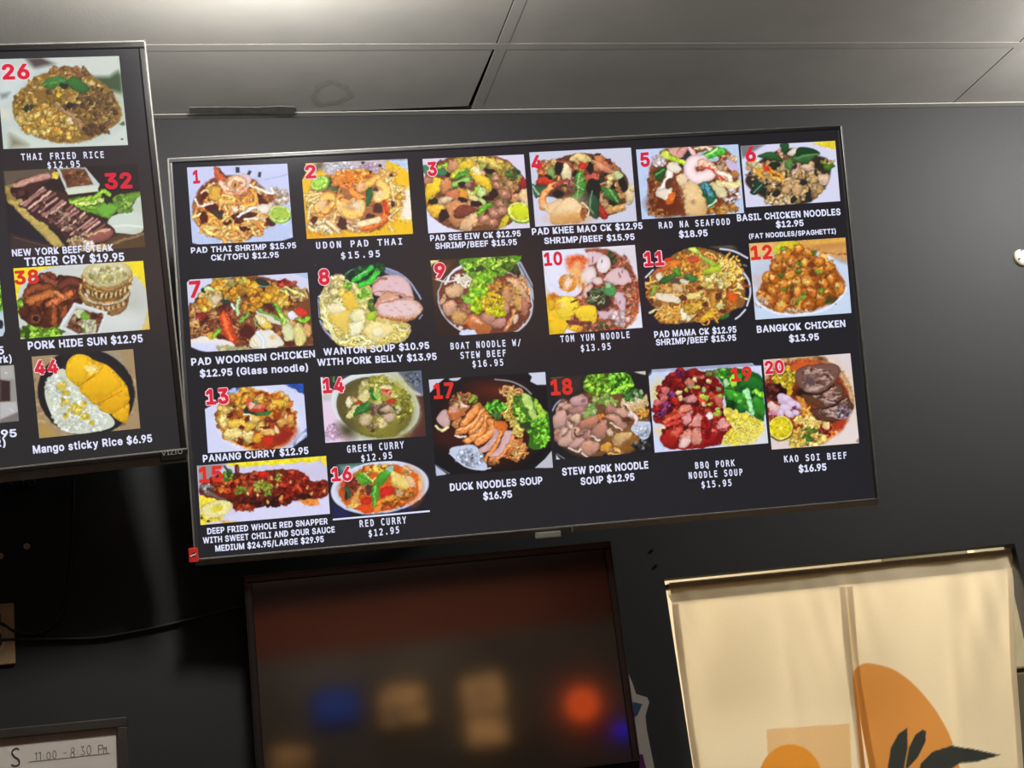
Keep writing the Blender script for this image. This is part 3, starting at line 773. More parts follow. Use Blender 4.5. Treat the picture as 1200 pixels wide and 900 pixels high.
def dish_1():
    p = Pic(200, 180, 7.5, [(143, 122), (1025, 88), (1076, 762), (192, 800)], (205, 210, 246), seed=1)
    p.P([(150, 400), (150, 900), (1100, 900), (1100, 560), (500, 700)], (190, 205, 240), soft=60)
    p.L([(820, 230), (1060, 180)], 5, (150, 165, 205), 0, 0)
    p.E(545, 480, 355, 290, (120, 58, 26), 8, .06, soft=4)
    p.noodles(545, 500, 330, 265, 150, [(226, 150, 70), (240, 178, 92), (205, 120, 55), (236, 190, 120), (214, 132, 60)], 30, 190)
    p.noodles(560, 640, 270, 105, 40, [(236, 164, 78), (220, 140, 64), (245, 190, 110)], 32, 230)
    for x, y, a, b, r in ((375, 490, 60, 45, 30), (640, 545, 110, 32, -8), (800, 400, 60, 45, 20), (290, 560, 28, 55, 0), (450, 330, 70, 35, 10), (600, 590, 40, 30, 0), (880, 600, 40, 45, 0), (300, 370, 26, 40, 20), (500, 610, 40, 22, 0), (650, 660, 40, 24, 0)):
        p.E(x, y, a, b, (88, 34, 24), r, .3)
    p.L([(380, 500), (430, 560), (450, 520)], 40, (62, 52, 44))
    p.chunks(950, 380, 90, 75, 40, [(226, 208, 190), (240, 225, 215), (200, 170, 140)], 14, 30)
    p.chunks(860, 380, 60, 45, 16, [(200, 120, 70), (170, 90, 50)], 14, 26)
    p.P([(345, 300), (440, 300), (420, 420), (350, 400)], (238, 178, 70), 1, .3)
    p.L([(440, 420), (460, 370), (540, 375), (555, 415), (480, 430)], 34, (240, 185, 95))
    p.L([(640, 420), (700, 330), (750, 380), (740, 440), (650, 460)], 38, (232, 165, 70))
    p.L([(440, 340), (620, 370), (700, 330)], 20, (190, 90, 45))
    p.P([(375, 128), (420, 122), (490, 225), (440, 260), (400, 230)], (222, 100, 55), 1, .3)
    p.L([(420, 130), (490, 215)], 12, (60, 40, 40))
    p.P([(620, 180), (695, 195), (705, 240), (650, 330), (600, 280)], (236, 205, 208), 1, .15)
    p.L([(450, 265), (490, 320), (580, 340), (640, 290), (620, 225), (545, 225), (520, 265)], 62, (240, 186, 150), .15, .25)
    p.L([(480, 320), (570, 350), (640, 300)], 14, (225, 120, 80))
    p.E(572, 275, 42, 36, (238, 165, 95), 0, .2, .4)
    p.E(565, 278, 10, 13, (60, 30, 20))
    for x in (600, 625, 555, 590):
        p.L([(x, 245 + (x % 7) * 8), (x + 12, 260 + (x % 5) * 12)], 5, (215, 120, 85), 0, 0)
    for q in ([(570, 118), (605, 118), (607, 168), (572, 170)], [(690, 145), (715, 155), (695, 190), (670, 182)], [(772, 160), (798, 165), (790, 212), (765, 205)]):
        p.P(q, (38, 48, 50))
    p.L([(590, 560), (660, 510), (760, 470), (880, 460)], 22, (246, 232, 228))
    p.E(820, 485, 65, 38, (250, 238, 225), 0, .2, .2)
    p.L([(650, 575), (750, 572), (830, 575)], 20, (245, 228, 205))
    p.L([(215, 400), (240, 455), (300, 455), (365, 430)], 20, (244, 222, 210))
    p.L([(700, 280), (800, 320), (900, 350), (880, 300)], 24, (244, 222, 208))
    p.L([(275, 345), (380, 260)], 18, (236, 190, 150))
    p.E(565, 490, 26, 30, (252, 240, 220), 0, .2, .2)
    p.E(628, 480, 28, 26, (250, 222, 160), 0, .2, .2)
    p.L([(480, 470), (490, 540), (455, 590)], 22, (245, 205, 130))
    p.warp()
    p.E(960, 537, 102, 80, (150, 195, 85), 3, 0, .1)
    p.E(957, 530, 94, 72, (218, 236, 150), 3)
    p.E(960, 528, 78, 60, (188, 218, 92), 3, 0, .15)
    p.E(960, 528, 44, 32, (165, 200, 70), 3, .2, 0, 0, 20)
    p.P([(185, 785), (255, 802), (255, 830), (180, 830)], BK)
    p.P([(960, 772), (1080, 735), (1090, 800), (940, 800)], BK)
    return p.grain()


def dish_2():
    p = Pic(340, 180, 7.5, [(95, 87), (1030, 45), (1080, 705), (147, 750)], (246, 196, 40), seed=2)
    p.P([(100, 560), (100, 800), (500, 760), (300, 640)], (236, 168, 40), soft=40)
    p.P([(800, 40), (1040, 30), (1045, 155), (960, 110)], (196, 212, 240), 0)
    p.P([(820, 55), (1020, 40), (1000, 60)], (150, 160, 185), 1)
    p.P([(1000, 330), (1060, 340), (1075, 560), (975, 560)], (252, 240, 225), 1, soft=10)
    p.E(560, 420, 400, 265, (176, 112, 66), 8, .1, soft=6)
    p.noodles(320, 600, 170, 110, 36, [(226, 180, 120), (238, 205, 150), (196, 140, 85)], 30, 150)
    p.noodles(900, 370, 95, 200, 36, [(232, 178, 96), (240, 200, 130), (214, 150, 80)], 28, 160)
    p.noodles(220, 420, 80, 110, 16, [(230, 180, 95), (240, 200, 120)], 30, 140)
    p.noodles(560, 620, 120, 60, 14, [(230, 190, 150), (220, 170, 120)], 30, 130)
    for x, y, a, b in ((210, 580, 28, 36), (455, 610, 40, 50), (770, 480, 40, 50), (705, 555, 38, 28), (900, 440, 25, 35), (470, 660, 30, 22)):
        p.E(x, y, a, b, (84, 46, 38), 15, .3)
    p.P([(290, 90), (560, 65), (830, 60), (790, 170), (560, 150), (350, 190)], (205, 190, 205), 1)
    p.chunks(430, 115, 140, 50, 70, [(232, 228, 240), (214, 205, 220), (245, 240, 245)], 8, 26, .35)
    p.chunks(690, 115, 90, 40, 24, [(224, 190, 214), (206, 170, 200), (235, 215, 230)], 10, 28, .5)
    p.noodles(550, 215, 190, 75, 80, [(250, 150, 50), (240, 128, 36), (255, 176, 80), (236, 110, 30)], 20, 110)
    p.P([(360, 220), (480, 160), (560, 200), (500, 290), (380, 290)], (240, 130, 40), 1, .25, .2, a=.6)
    p.noodles(430, 240, 80, 50, 24, [(250, 150, 60), (236, 110, 40)], 16, 90)
    p.noodles(820, 180, 55, 60, 22, [(238, 190, 120), (225, 165, 90)], 16, 80)
    for x, y in ((890, 190), (640, 80), (710, 165), (790, 105), (960, 330), (905, 450)):
        p.E(x, y, 16, 12, (50, 30, 30), 20, .3)
    p.L([(330, 300), (420, 310), (440, 330)], 34, (66, 96, 50))
    p.L([(700, 330), (690, 390), (660, 440)], 58, (44, 92, 48))
    p.warp()
    p.E(345, 250, 26, 46, (60, 90, 40), 10, .2)
    p.E(262, 262, 86, 62, (120, 170, 50), -28)
    p.E(256, 258, 78, 52, (214, 240, 130), -28)
    p.E(256, 256, 62, 40, (160, 222, 60), -28, 0, .15)
    p.E(256, 256, 34, 18, (190, 236, 100), -28, .2)
    # four shrimps
    p.L([(270, 520), (240, 450), (300, 380), (370, 380), (380, 450), (320, 500)], 82, (238, 168, 84), .22, .3)
    p.E(280, 450, 40, 46, (246, 205, 150), 0, .2, 0, .1, 10)
    p.L([(250, 520), (330, 530), (390, 450)], 16, (196, 96, 36), 0, 0, .5)
    p.L([(640, 390), (560, 350), (540, 320)], 60, (242, 140, 60))
    p.L([(620, 440), (600, 520), (520, 530), (450, 480), (440, 400)], 92, (242, 178, 96), .22, .28)
    p.L([(450, 400), (520, 420), (560, 400)], 44, (222, 140, 60), .2, .4)
    p.E(585, 455, 50, 40, (252, 226, 190), 0, .3, 0, .1, 12)
    p.E(470, 450, 40, 40, (246, 200, 130), 0, .3, 0, .1, 12)
    p.L([(620, 310), (690, 260), (770, 225)], 74, (248, 170, 80), .2, .25)
    p.L([(790, 260), (845, 310), (835, 370), (770, 390)], 84, (248, 184, 100), .22, .25)
    p.E(625, 290, 40, 32, (250, 190, 140), -20, .2, .1, .2, 6)
    p.E(780, 360, 44, 30, (252, 222, 170), 10, .2, 0, .1, 10)
    p.E(750, 315, 24, 18, (90, 60, 40), 0, .3)
    p.L([(640, 640), (740, 620), (820, 570), (845, 500), (830, 430)], 80, (228, 112, 48), .25, .3, 1, .35)
    p.L([(610, 620), (700, 600), (780, 580)], 56, (248, 196, 150), .2, .2)
    p.L([(830, 430), (850, 520)], 30, (200, 60, 30))
    p.L([(700, 690), (790, 650), (850, 600)], 12, (170, 60, 20), 0, 0, .6)
    for a in ([(450, 270), (430, 330), (415, 380)], [(450, 290), (520, 260), (550, 280)], [(560, 230), (560, 300)], [(440, 280), (500, 300)]):
        p.L(a, 16, (246, 130, 60))
    for a in ([(880, 250), (900, 330), (910, 410)], [(910, 280), (960, 330)], [(900, 590), (870, 560), (960, 480)], [(870, 640), (900, 680)], [(160, 570), (175, 480), (250, 400)], [(160, 420), (260, 370)], [(120, 368), (270, 350)]):
        p.L(a, 26, (240, 196, 130))
    p.L([(230, 660), (300, 640), (360, 690)], 40, (242, 214, 165))
    p.L([(330, 600), (430, 690)], 44, (240, 200, 150))
    p.L([(400, 530), (380, 600)], 30, (232, 180, 110))
    p.P([(60, 60), (135, 82), (140, 170), (106, 232), (60, 240)], BK)
    p.P([(230, 80), (290, 78), (280, 130), (220, 150)], (90, 85, 90), 1, soft=12)
    return p.grain()


def dish_3():
    p = Pic(480, 175, 7.5, [(113, 85), (1003, 45), (1057, 690), (165, 738)], (222, 214, 236), seed=3)
    p.P([(120, 560), (330, 650), (500, 720), (150, 760)], (226, 226, 250), soft=6)
    p.P([(130, 250), (300, 80), (760, 60), (960, 190), (1010, 320), (900, 640), (600, 730), (380, 700), (200, 600), (140, 480)], (118, 72, 46), 1)
    p.chunks(560, 370, 400, 280, 120, [(200, 130, 90), (222, 160, 110), (160, 92, 60), (240, 200, 80), (90, 50, 40), (120, 140, 60)], 22, 52)
    p.chunks(840, 260, 120, 120, 50, [(196, 140, 90), (220, 170, 120), (150, 90, 60), (180, 150, 60)], 16, 38)
    p.chunks(600, 110, 260, 50, 30, [(240, 205, 70), (200, 140, 90), (226, 190, 90), (190, 200, 90)], 20, 44)
    for q, c in (([(140, 330), (200, 255), (270, 265), (275, 350), (220, 420), (150, 470)], (246, 206, 50)), ([(270, 280), (350, 250), (370, 340), (290, 390)], (216, 142, 90)),
                 ([(160, 500), (260, 480), (310, 520), (250, 600), (190, 590)], (244, 190, 60)), ([(310, 380), (420, 360), (440, 440), (330, 430)], (222, 130, 90)),
                 ([(320, 480), (420, 430), (520, 440), (585, 520), (500, 600), (420, 690), (360, 640), (320, 560)], (206, 140, 92)),
                 ([(390, 540), (460, 490), (580, 520), (500, 590), (400, 600)], (130, 66, 50)), ([(440, 650), (500, 590), (590, 550), (600, 620), (540, 710), (450, 715)], (236, 190, 140)),
                 ([(220, 470), (310, 410), (380, 420), (330, 480)], (232, 200, 160)), ([(350, 100), (420, 110), (420, 180), (330, 180)], (214, 150, 110)),
                 ([(425, 130), (520, 90), (560, 140), (500, 175), (430, 180)], (246, 210, 60)), ([(690, 70), (820, 150), (820, 190), (720, 150)], (248, 226, 100)), ([(550, 90), (640, 65), (690, 100), (640, 130)], (244, 220, 110))):
        p.P(q, c, 1, .35, .25)
    p.P([(360, 220), (430, 170), (510, 180), (450, 240), (370, 260)], (226, 220, 70), 1, .3)
    p.L([(410, 245), (460, 220), (510, 195)], 44, (76, 150, 50))
    p.L([(390, 310), (440, 290), (510, 265)], 50, (140, 190, 90))
    p.P([(525, 175), (580, 160), (640, 220), (700, 260), (725, 340), (690, 390), (640, 320), (560, 270)], (248, 206, 50), 1, .3, .2)
    p.E(590, 190, 48, 30, (250, 240, 200), 20, .3, 0, .1, 8)
    p.P([(580, 330), (640, 330), (680, 400), (620, 420)], (206, 230, 150), 1, .2)
    p.P([(600, 420), (650, 440), (660, 500), (620, 500)], (206, 226, 140), 1, .2)
    p.L([(570, 380), (610, 320)], 34, (150, 190, 60))
    p.L([(605, 560), (650, 520), (700, 485)], 44, (90, 160, 40))
    p.P([(425, 340), (510, 370), (530, 430), (450, 420)], (240, 160, 60), 1, .3)
    p.P([(500, 350), (570, 390), (600, 460), (530, 440)], (240, 228, 150), 1, .25)
    for x, y, a, b in ((700, 190, 50, 26), (470, 310, 40, 26), (740, 390, 40, 40), (580, 480, 50, 28), (300, 580, 42, 60), (210, 455, 40, 28), (330, 220, 34, 26), (690, 430, 60, 20), (470, 440, 40, 22)):
        p.E(x, y, a, b, (48, 34, 32), 10, .3)
    p.E(520, 315, 34, 26, (176, 120, 110), 0, .2, .4, .3)
    for x, y, r in ((800, 490, 62), (750, 560, 66), (820, 545, 50), (660, 620, 62), (730, 650, 50), (840, 400, 56), (760, 260, 46), (770, 320, 44)):
        p.E(x, y, r, r * .78, (188, 124, 96), 20, .15, .45, .3)
        p.E(x - 6, y - 6, r * .5, r * .35, (214, 160, 130), 20, .3, .3, .2, 4)
    p.P([(790, 660), (840, 580), (870, 610), (850, 680), (800, 695)], (226, 200, 50), 1, .25)
    p.chunks(905, 215, 60, 40, 26, [(60, 110, 60), (90, 130, 60), (50, 80, 60)], 10, 22)
    p.E(1000, 300, 36, 48, (160, 44, 50), 0, .1, .3, .2)
    p.P([(120, 140), (250, 160), (330, 190), (300, 230), (140, 220)], (70, 130, 90), 1, .2)
    p.L([(260, 155), (320, 130)], 30, (150, 200, 60))
    p.E(160, 270, 40, 40, (196, 130, 100), 0, .2, .3)
    p.P([(960, 380), (1030, 350), (1040, 470), (980, 450)], (240, 205, 150), 1, .2)
    p.warp()
    p.E(975, 560, 118, 92, (120, 150, 40), 18)
    p.E(972, 552, 110, 84, (224, 228, 130), 18)
    p.E(974, 550, 94, 70, (214, 222, 40), 18, 0, .1, .1)
    return p.grain()


def dish_4():
    p = Pic(610, 165, 7.5, [(77, 102), (970, 60), (1022, 705), (130, 755)], (206, 208, 228), seed=4)
    p.P([(100, 500), (260, 640), (260, 760), (120, 760)], (216, 212, 236), soft=50)
    p.P([(200, 220), (480, 110), (720, 140), (880, 250), (950, 380), (900, 600), (700, 670), (560, 640), (300, 500), (120, 480), (150, 330)], (96, 60, 46), 1)
    p.chunks(560, 300, 330, 170, 80, [(220, 160, 90), (200, 120, 70), (120, 60, 44), (40, 44, 38), (190, 80, 60)], 18, 40)
    p.chunks(800, 420, 130, 150, 36, [(200, 140, 80), (90, 56, 44), (226, 190, 130), (50, 60, 40)], 16, 36)
    p.chunks(240, 230, 110, 50, 26, [(236, 200, 120), (226, 160, 80), (200, 110, 60)], 16, 36)
    for q, c in (([(420, 160), (500, 110), (600, 130), (610, 190), (520, 190)], (244, 214, 140)), ([(640, 140), (700, 130), (740, 180), (680, 190)], (232, 140, 80)),
                 ([(640, 180), (720, 190), (820, 270), (800, 290), (680, 250)], (226, 150, 110)), ([(730, 180), (780, 200), (820, 250), (760, 230)], (220, 130, 90)),
                 ([(800, 210), (880, 240), (870, 270), (820, 260)], (170, 120, 80)), ([(510, 200), (580, 190), (590, 240), (530, 250)], (220, 60, 44)),
                 ([(320, 170), (430, 180), (460, 230), (380, 210)], (206, 100, 70)), ([(580, 300), (660, 290), (690, 340), (620, 375)], (206, 90, 76)),
                 ([(130, 350), (200, 315), (300, 350), (240, 390), (150, 380)], (214, 64, 36)), ([(360, 230), (400, 190), (445, 260), (440, 340), (370, 330)], (246, 226, 180)),
                 ([(750, 310), (800, 290), (830, 330), (780, 350)], (240, 206, 140)), ([(850, 370), (900, 360), (910, 430), (850, 420)], (190, 130, 70)),
                 ([(920, 460), (960, 390), (1000, 480), (970, 560), (930, 550)], (236, 210, 160)), ([(950, 390), (1000, 380), (1005, 440), (960, 440)], (236, 214, 170)),
                 ([(680, 440), (760, 530), (780, 570), (730, 600), (690, 520)], (206, 160, 110)), ([(760, 590), (880, 560), (930, 560), (900, 620), (760, 635)], (226, 170, 100)),
                 ([(680, 560), (740, 600), (765, 670), (720, 690), (690, 640)], (180, 50, 40))):
        p.P(q, c, 1, .32, .25)
    for x, y, a, b, r in ((335, 240, 38, 60, 0), (615, 245, 34, 44, 0), (900, 380, 40, 66, -20), (640, 400, 70, 60, 0), (330, 470, 46, 40, 0), (260, 300, 30, 40, 0), (550, 500, 60, 40, 0), (820, 540, 50, 30, 0), (490, 300, 36, 40, 0), (640, 480, 60, 80, 0)):
        p.E(x, y, a, b, (34, 36, 34), r, .3)
    p.P([(100, 380), (150, 400), (240, 400), (150, 500), (120, 480)], (60, 100, 70), 1, .3)
    p.L([(110, 400), (160, 470)], 20, (140, 180, 140))
    p.P([(480, 330), (520, 260), (560, 310), (575, 420), (520, 510), (450, 490)], (74, 142, 54), 1, .35, .3)
    for a in ([(515, 280), (500, 480)], [(520, 360), (555, 350)], [(515, 410), (550, 430)], [(510, 400), (480, 380)]):
        p.L(a, 9, (170, 210, 140), 0, 0)
    p.P([(590, 540), (640, 470), (690, 540), (680, 680), (620, 660)], (40, 78, 56), 1, .3, .3)
    p.L([(630, 440), (610, 560), (640, 640)], 10, (120, 160, 120), 0, 0)
    p.P([(710, 410), (800, 420), (870, 500), (870, 560), (790, 520), (730, 470)], (62, 120, 54), 1, .35, .3)
    p.L([(780, 430), (850, 530)], 16, (130, 180, 100), 0, 0)
    p.P([(225, 270), (280, 230), (300, 330), (260, 310)], (140, 180, 100), 1, .3)
    p.P([(820, 280), (880, 270), (900, 310), (850, 340)], (200, 210, 150), 1, .2)
    p.L([(200, 580), (195, 500), (240, 420), (330, 370), (410, 350)], 76, (226, 150, 90), .2, .3, 1, .6)
    p.L([(400, 352), (330, 372), (290, 400)], 26, (170, 60, 50))
    p.P([(180, 560), (270, 540), (350, 510), (380, 560), (270, 640), (200, 600)], (240, 200, 150), 1, .2)
    p.P([(260, 640), (330, 570), (420, 500), (500, 530), (570, 600), (580, 680), (500, 720), (300, 735), (265, 700)], (234, 190, 130), 1, .25, .3)
    p.E(420, 580, 110, 50, (246, 220, 176), -25, .2, 0, 0, 25)
    p.E(440, 690, 120, 34, (216, 150, 80), 0, .3, 0, 0, 20)
    p.E(550, 640, 28, 50, (170, 100, 50), 0, .3, .2)
    p.L([(540, 545), (600, 600), (590, 660)], 20, (220, 190, 150))
    p.E(680, 118, 30, 10, (50, 44, 46))
    p.noodles(440, 400, 60, 80, 14, [(200, 140, 120), (120, 70, 60)], 14, 70)
    return p.grain()


def dish_5():
    p = Pic(740, 160, 7.5, [(40, 115), (938, 68), (990, 672), (93, 728)], (190, 208, 240), seed=5)
    p.P([(40, 100), (260, 80), (180, 260), (60, 400)], (200, 208, 244), soft=40)
    p.P([(180, 230), (300, 110), (560, 80), (840, 120), (930, 300), (940, 500), (860, 640), (640, 690), (400, 700), (220, 690), (150, 560), (150, 380)], (126, 66, 36), 1, soft=5)
    p.E(300, 590, 150, 100, (104, 44, 24), 0, .1, soft=20)
    p.chunks(180, 500, 40, 180, 40, [(150, 84, 44), (190, 130, 80), (110, 54, 30)], 8, 22)
    p.chunks(240, 670, 90, 36, 26, [(196, 140, 80), (170, 100, 50)], 8, 18)
    p.chunks(790, 640, 130, 40, 26, [(206, 140, 60), (226, 170, 100), (190, 120, 50)], 14, 30)
    p.chunks(840, 270, 90, 110, 40, [(230, 190, 150), (206, 150, 120), (240, 215, 190), (196, 130, 90)], 14, 34)
    p.chunks(860, 520, 90, 60, 40, [(226, 206, 206), (190, 130, 110), (240, 230, 235), (110, 60, 60)], 12, 26)
    p.P([(830, 210), (920, 240), (930, 340), (870, 290)], (204, 186, 224), 1)
    p.E(905, 330, 40, 30, (196, 130, 70), 20, .2, .3)
    p.P([(190, 320), (240, 280), (310, 270), (270, 380), (220, 390)], (40, 84, 44), 1, .3)
    p.L([(210, 340), (290, 290)], 16, (90, 150, 70))
    p.E(470, 200, 60, 90, (54, 50, 54), 0, .2)
    p.chunks(240, 210, 55, 50, 26, [(232, 216, 222), (214, 190, 190), (244, 236, 240)], 14, 30)
    p.P([(320, 110), (420, 95), (440, 170), (360, 170)], (226, 170, 150), 1, .3)
    p.P([(420, 100), (500, 90), (440, 190), (390, 170)], (228, 160, 150), 1, .3)
    p.L([(505, 95), (545, 150), (580, 185)], 42, (236, 180, 176))
    p.L([(290, 155), (370, 195), (470, 235)], 58, (170, 202, 50), .2, .3, 1, .3)
    p.P([(265, 145), (320, 140), (330, 190), (290, 190)], (206, 220, 90), 1)
    p.P([(580, 150), (700, 120), (760, 180), (740, 220), (620, 200)], (170, 196, 216), 1)
    p.L([(640, 180), (720, 145), (800, 125)], 66, (70, 160, 50), .25, .3)
    p.L([(650, 170), (760, 105)], 16, (170, 220, 140))
    p.L([(560, 110), (640, 95), (700, 110)], 26, (214, 190, 160))
    p.L([(390, 260), (340, 300), (320, 380), (250, 500), (330, 480)], 62, (240, 226, 216), .12, .3)
    p.P([(310, 260), (360, 220), (440, 280), (400, 320), (330, 300)], (244, 232, 214), 1, .2)
    p.P([(215, 500), (260, 460), (360, 450), (340, 560), (270, 550)], (240, 224, 206), 1, .25)
    p.E(330, 410, 30, 56, (100, 60, 44), 25, .2)
    p.P([(385, 350), (480, 325), (490, 390), (450, 450), (400, 400)], (242, 214, 172), 1, .25)
    p.E(345, 545, 34, 64, (230, 110, 36), 28, .1, .3, .3)
    p.P([(455, 480), (500, 395), (560, 400), (640, 500), (660, 600), (640, 690), (490, 695), (465, 620)], (226, 184, 120), 1, .25, .1)
    p.E(530, 520, 56, 90, (244, 216, 166), -10, .2, 0, 0, 30)
    p.E(540, 572, 22, 16, (190, 140, 90), 0, .3, 0, 0, 6)
    p.L([(620, 215), (540, 220), (510, 290), (560, 360), (640, 350), (690, 330)], 110, (240, 212, 214), .1, .22)
    p.L([(620, 230), (720, 270), (810, 380)], 78, (240, 190, 164), .1, .25, 1, .4)
    p.L([(600, 270), (700, 280), (760, 340), (820, 385)], 16, (214, 70, 56), 0, 0)
    p.E(600, 270, 26, 12, (160, 90, 60), -10, .3)
    p.L([(760, 310), (850, 350), (870, 400)], 44, (244, 214, 190))
    p.P([(600, 430), (660, 395), (720, 440), (750, 540), (700, 630), (660, 560)], (40, 110, 70), 1, .3)
    p.P([(610, 430), (670, 420), (710, 500), (680, 520)], (86, 150, 180), 1, soft=5)
    for a in ([(640, 430), (690, 600)], [(690, 420), (730, 540)], [(610, 450), (660, 530)]):
        p.L(a, 9, (30, 84, 70), 0, 0)
    p.L([(680, 620), (750, 560)], 16, (190, 214, 190))
    p.P([(700, 410), (780, 420), (840, 500), (800, 540), (740, 500)], (226, 214, 164), 1, .2)
    p.L([(760, 410), (860, 430), (945, 415)], 60, (238, 220, 160), .1, .25)
    return p.grain()


def dish_6():
    p = Pic(850, 155, 7.5, [(132, 120), (965, 75), (1010, 605), (182, 660)], (216, 216, 240), seed=6)
    p.P([(120, 110), (350, 105), (150, 230)], (120, 120, 124), soft=6)
    p.P([(755, 92), (980, 70), (985, 155), (860, 130)], (236, 210, 50))
    p.P([(180, 400), (330, 230), (560, 140), (800, 200), (920, 260), (910, 420), (830, 540), (700, 630), (420, 640), (330, 570), (220, 500)], (58, 46, 40), 1, soft=4)
    p.chunks(560, 410, 340, 200, 210, [(206, 170, 120), (186, 144, 96), (226, 196, 150), (120, 90, 60), (150, 110, 70)], 12, 34)
    p.chunks(260, 300, 70, 60, 26, [(232, 206, 160), (240, 220, 170), (210, 170, 110)], 16, 34)
    p.chunks(500, 600, 170, 40, 30, [(226, 190, 130), (236, 206, 160)], 14, 30)
    for x, y, a, b in ((560, 380, 50, 50), (690, 420, 40, 50), (600, 590, 30, 30), (450, 540, 40, 30), (730, 560, 30, 50), (330, 520, 40, 40), (840, 290, 60, 40), (430, 300, 60, 40), (350, 440, 30, 30)):
        p.E(x, y, a, b, (44, 44, 40), 0, .35)
    p.chunks(560, 430, 260, 130, 50, [(214, 176, 124), (196, 156, 104), (230, 200, 150)], 14, 30)
    for q, c in (([(650, 300), (740, 280), (780, 330), (700, 340)], (222, 190, 160)), ([(815, 370), (900, 375), (915, 430), (870, 470), (820, 440)], (222, 190, 160)), ([(590, 490), (630, 440), (685, 490), (650, 555), (590, 550)], (206, 166, 116)),
                 ([(490, 500), (570, 460), (600, 490), (520, 545)], (220, 176, 120)), ([(540, 190), (600, 140), (650, 160), (600, 210)], (236, 220, 206)), ([(800, 480), (850, 470), (840, 540), (790, 530)], (200, 160, 100)),
                 ([(740, 420), (780, 390), (800, 440), (750, 450)], (220, 180, 110))):
        p.P(q, c, 1, .3, .2)
    p.P([(215, 420), (300, 430), (340, 480), (270, 550), (215, 530), (250, 470)], (38, 66, 54), 1, .3)
    p.L([(320, 460), (250, 530)], 10, (120, 150, 130), 0, 0)
    p.P([(265, 330), (320, 320), (340, 410), (290, 380)], (238, 176, 60), 1, .3)
    p.P([(320, 290), (370, 290), (470, 350), (520, 400), (480, 440), (400, 400), (340, 340)], (240, 170, 60), 1, .3)
    p.P([(320, 285), (380, 300), (400, 340), (340, 335)], (214, 60, 40), 1)
    p.L([(400, 350), (480, 400)], 12, (110, 60, 30))
    p.L([(420, 385), (470, 420)], 9, (250, 220, 150), 0, 0)
    p.chunks(490, 190, 30, 40, 12, [(226, 150, 110), (206, 90, 60), (230, 190, 150)], 10, 20)
    p.L([(640, 280), (630, 330), (590, 345)], 16, (190, 150, 150))
    p.P([(280, 212), (360, 175), (430, 180), (510, 240), (480, 260), (360, 235)], (50, 92, 48), 1, .3, .4)
    p.P([(480, 105), (555, 100), (550, 160), (520, 200), (490, 150)], (44, 82, 48), 1, .3, .3)
    p.P([(575, 235), (640, 170), (740, 140), (835, 185), (790, 215), (720, 275), (640, 270)], (64, 112, 58), 1, .3, .4)
    p.P([(640, 135), (760, 140), (830, 185), (700, 190), (620, 215)], (34, 68, 40), 1, .2)
    p.L([(600, 230), (700, 210), (820, 188)], 6, (130, 170, 110), 0, 0)
    p.P([(520, 260), (570, 240), (590, 290), (575, 345), (535, 315)], (88, 140, 70), 1, .3, .2)
    p.P([(860, 290), (920, 270), (970, 300), (900, 340), (865, 320)], (70, 120, 40), 1, .3, .3)
    p.chunks(900, 255, 60, 22, 14, [(210, 170, 100), (190, 150, 80), (150, 150, 60)], 10, 20)
    p.L([(175, 375), (240, 378)], 10, (110, 90, 60))
    return p.grain()


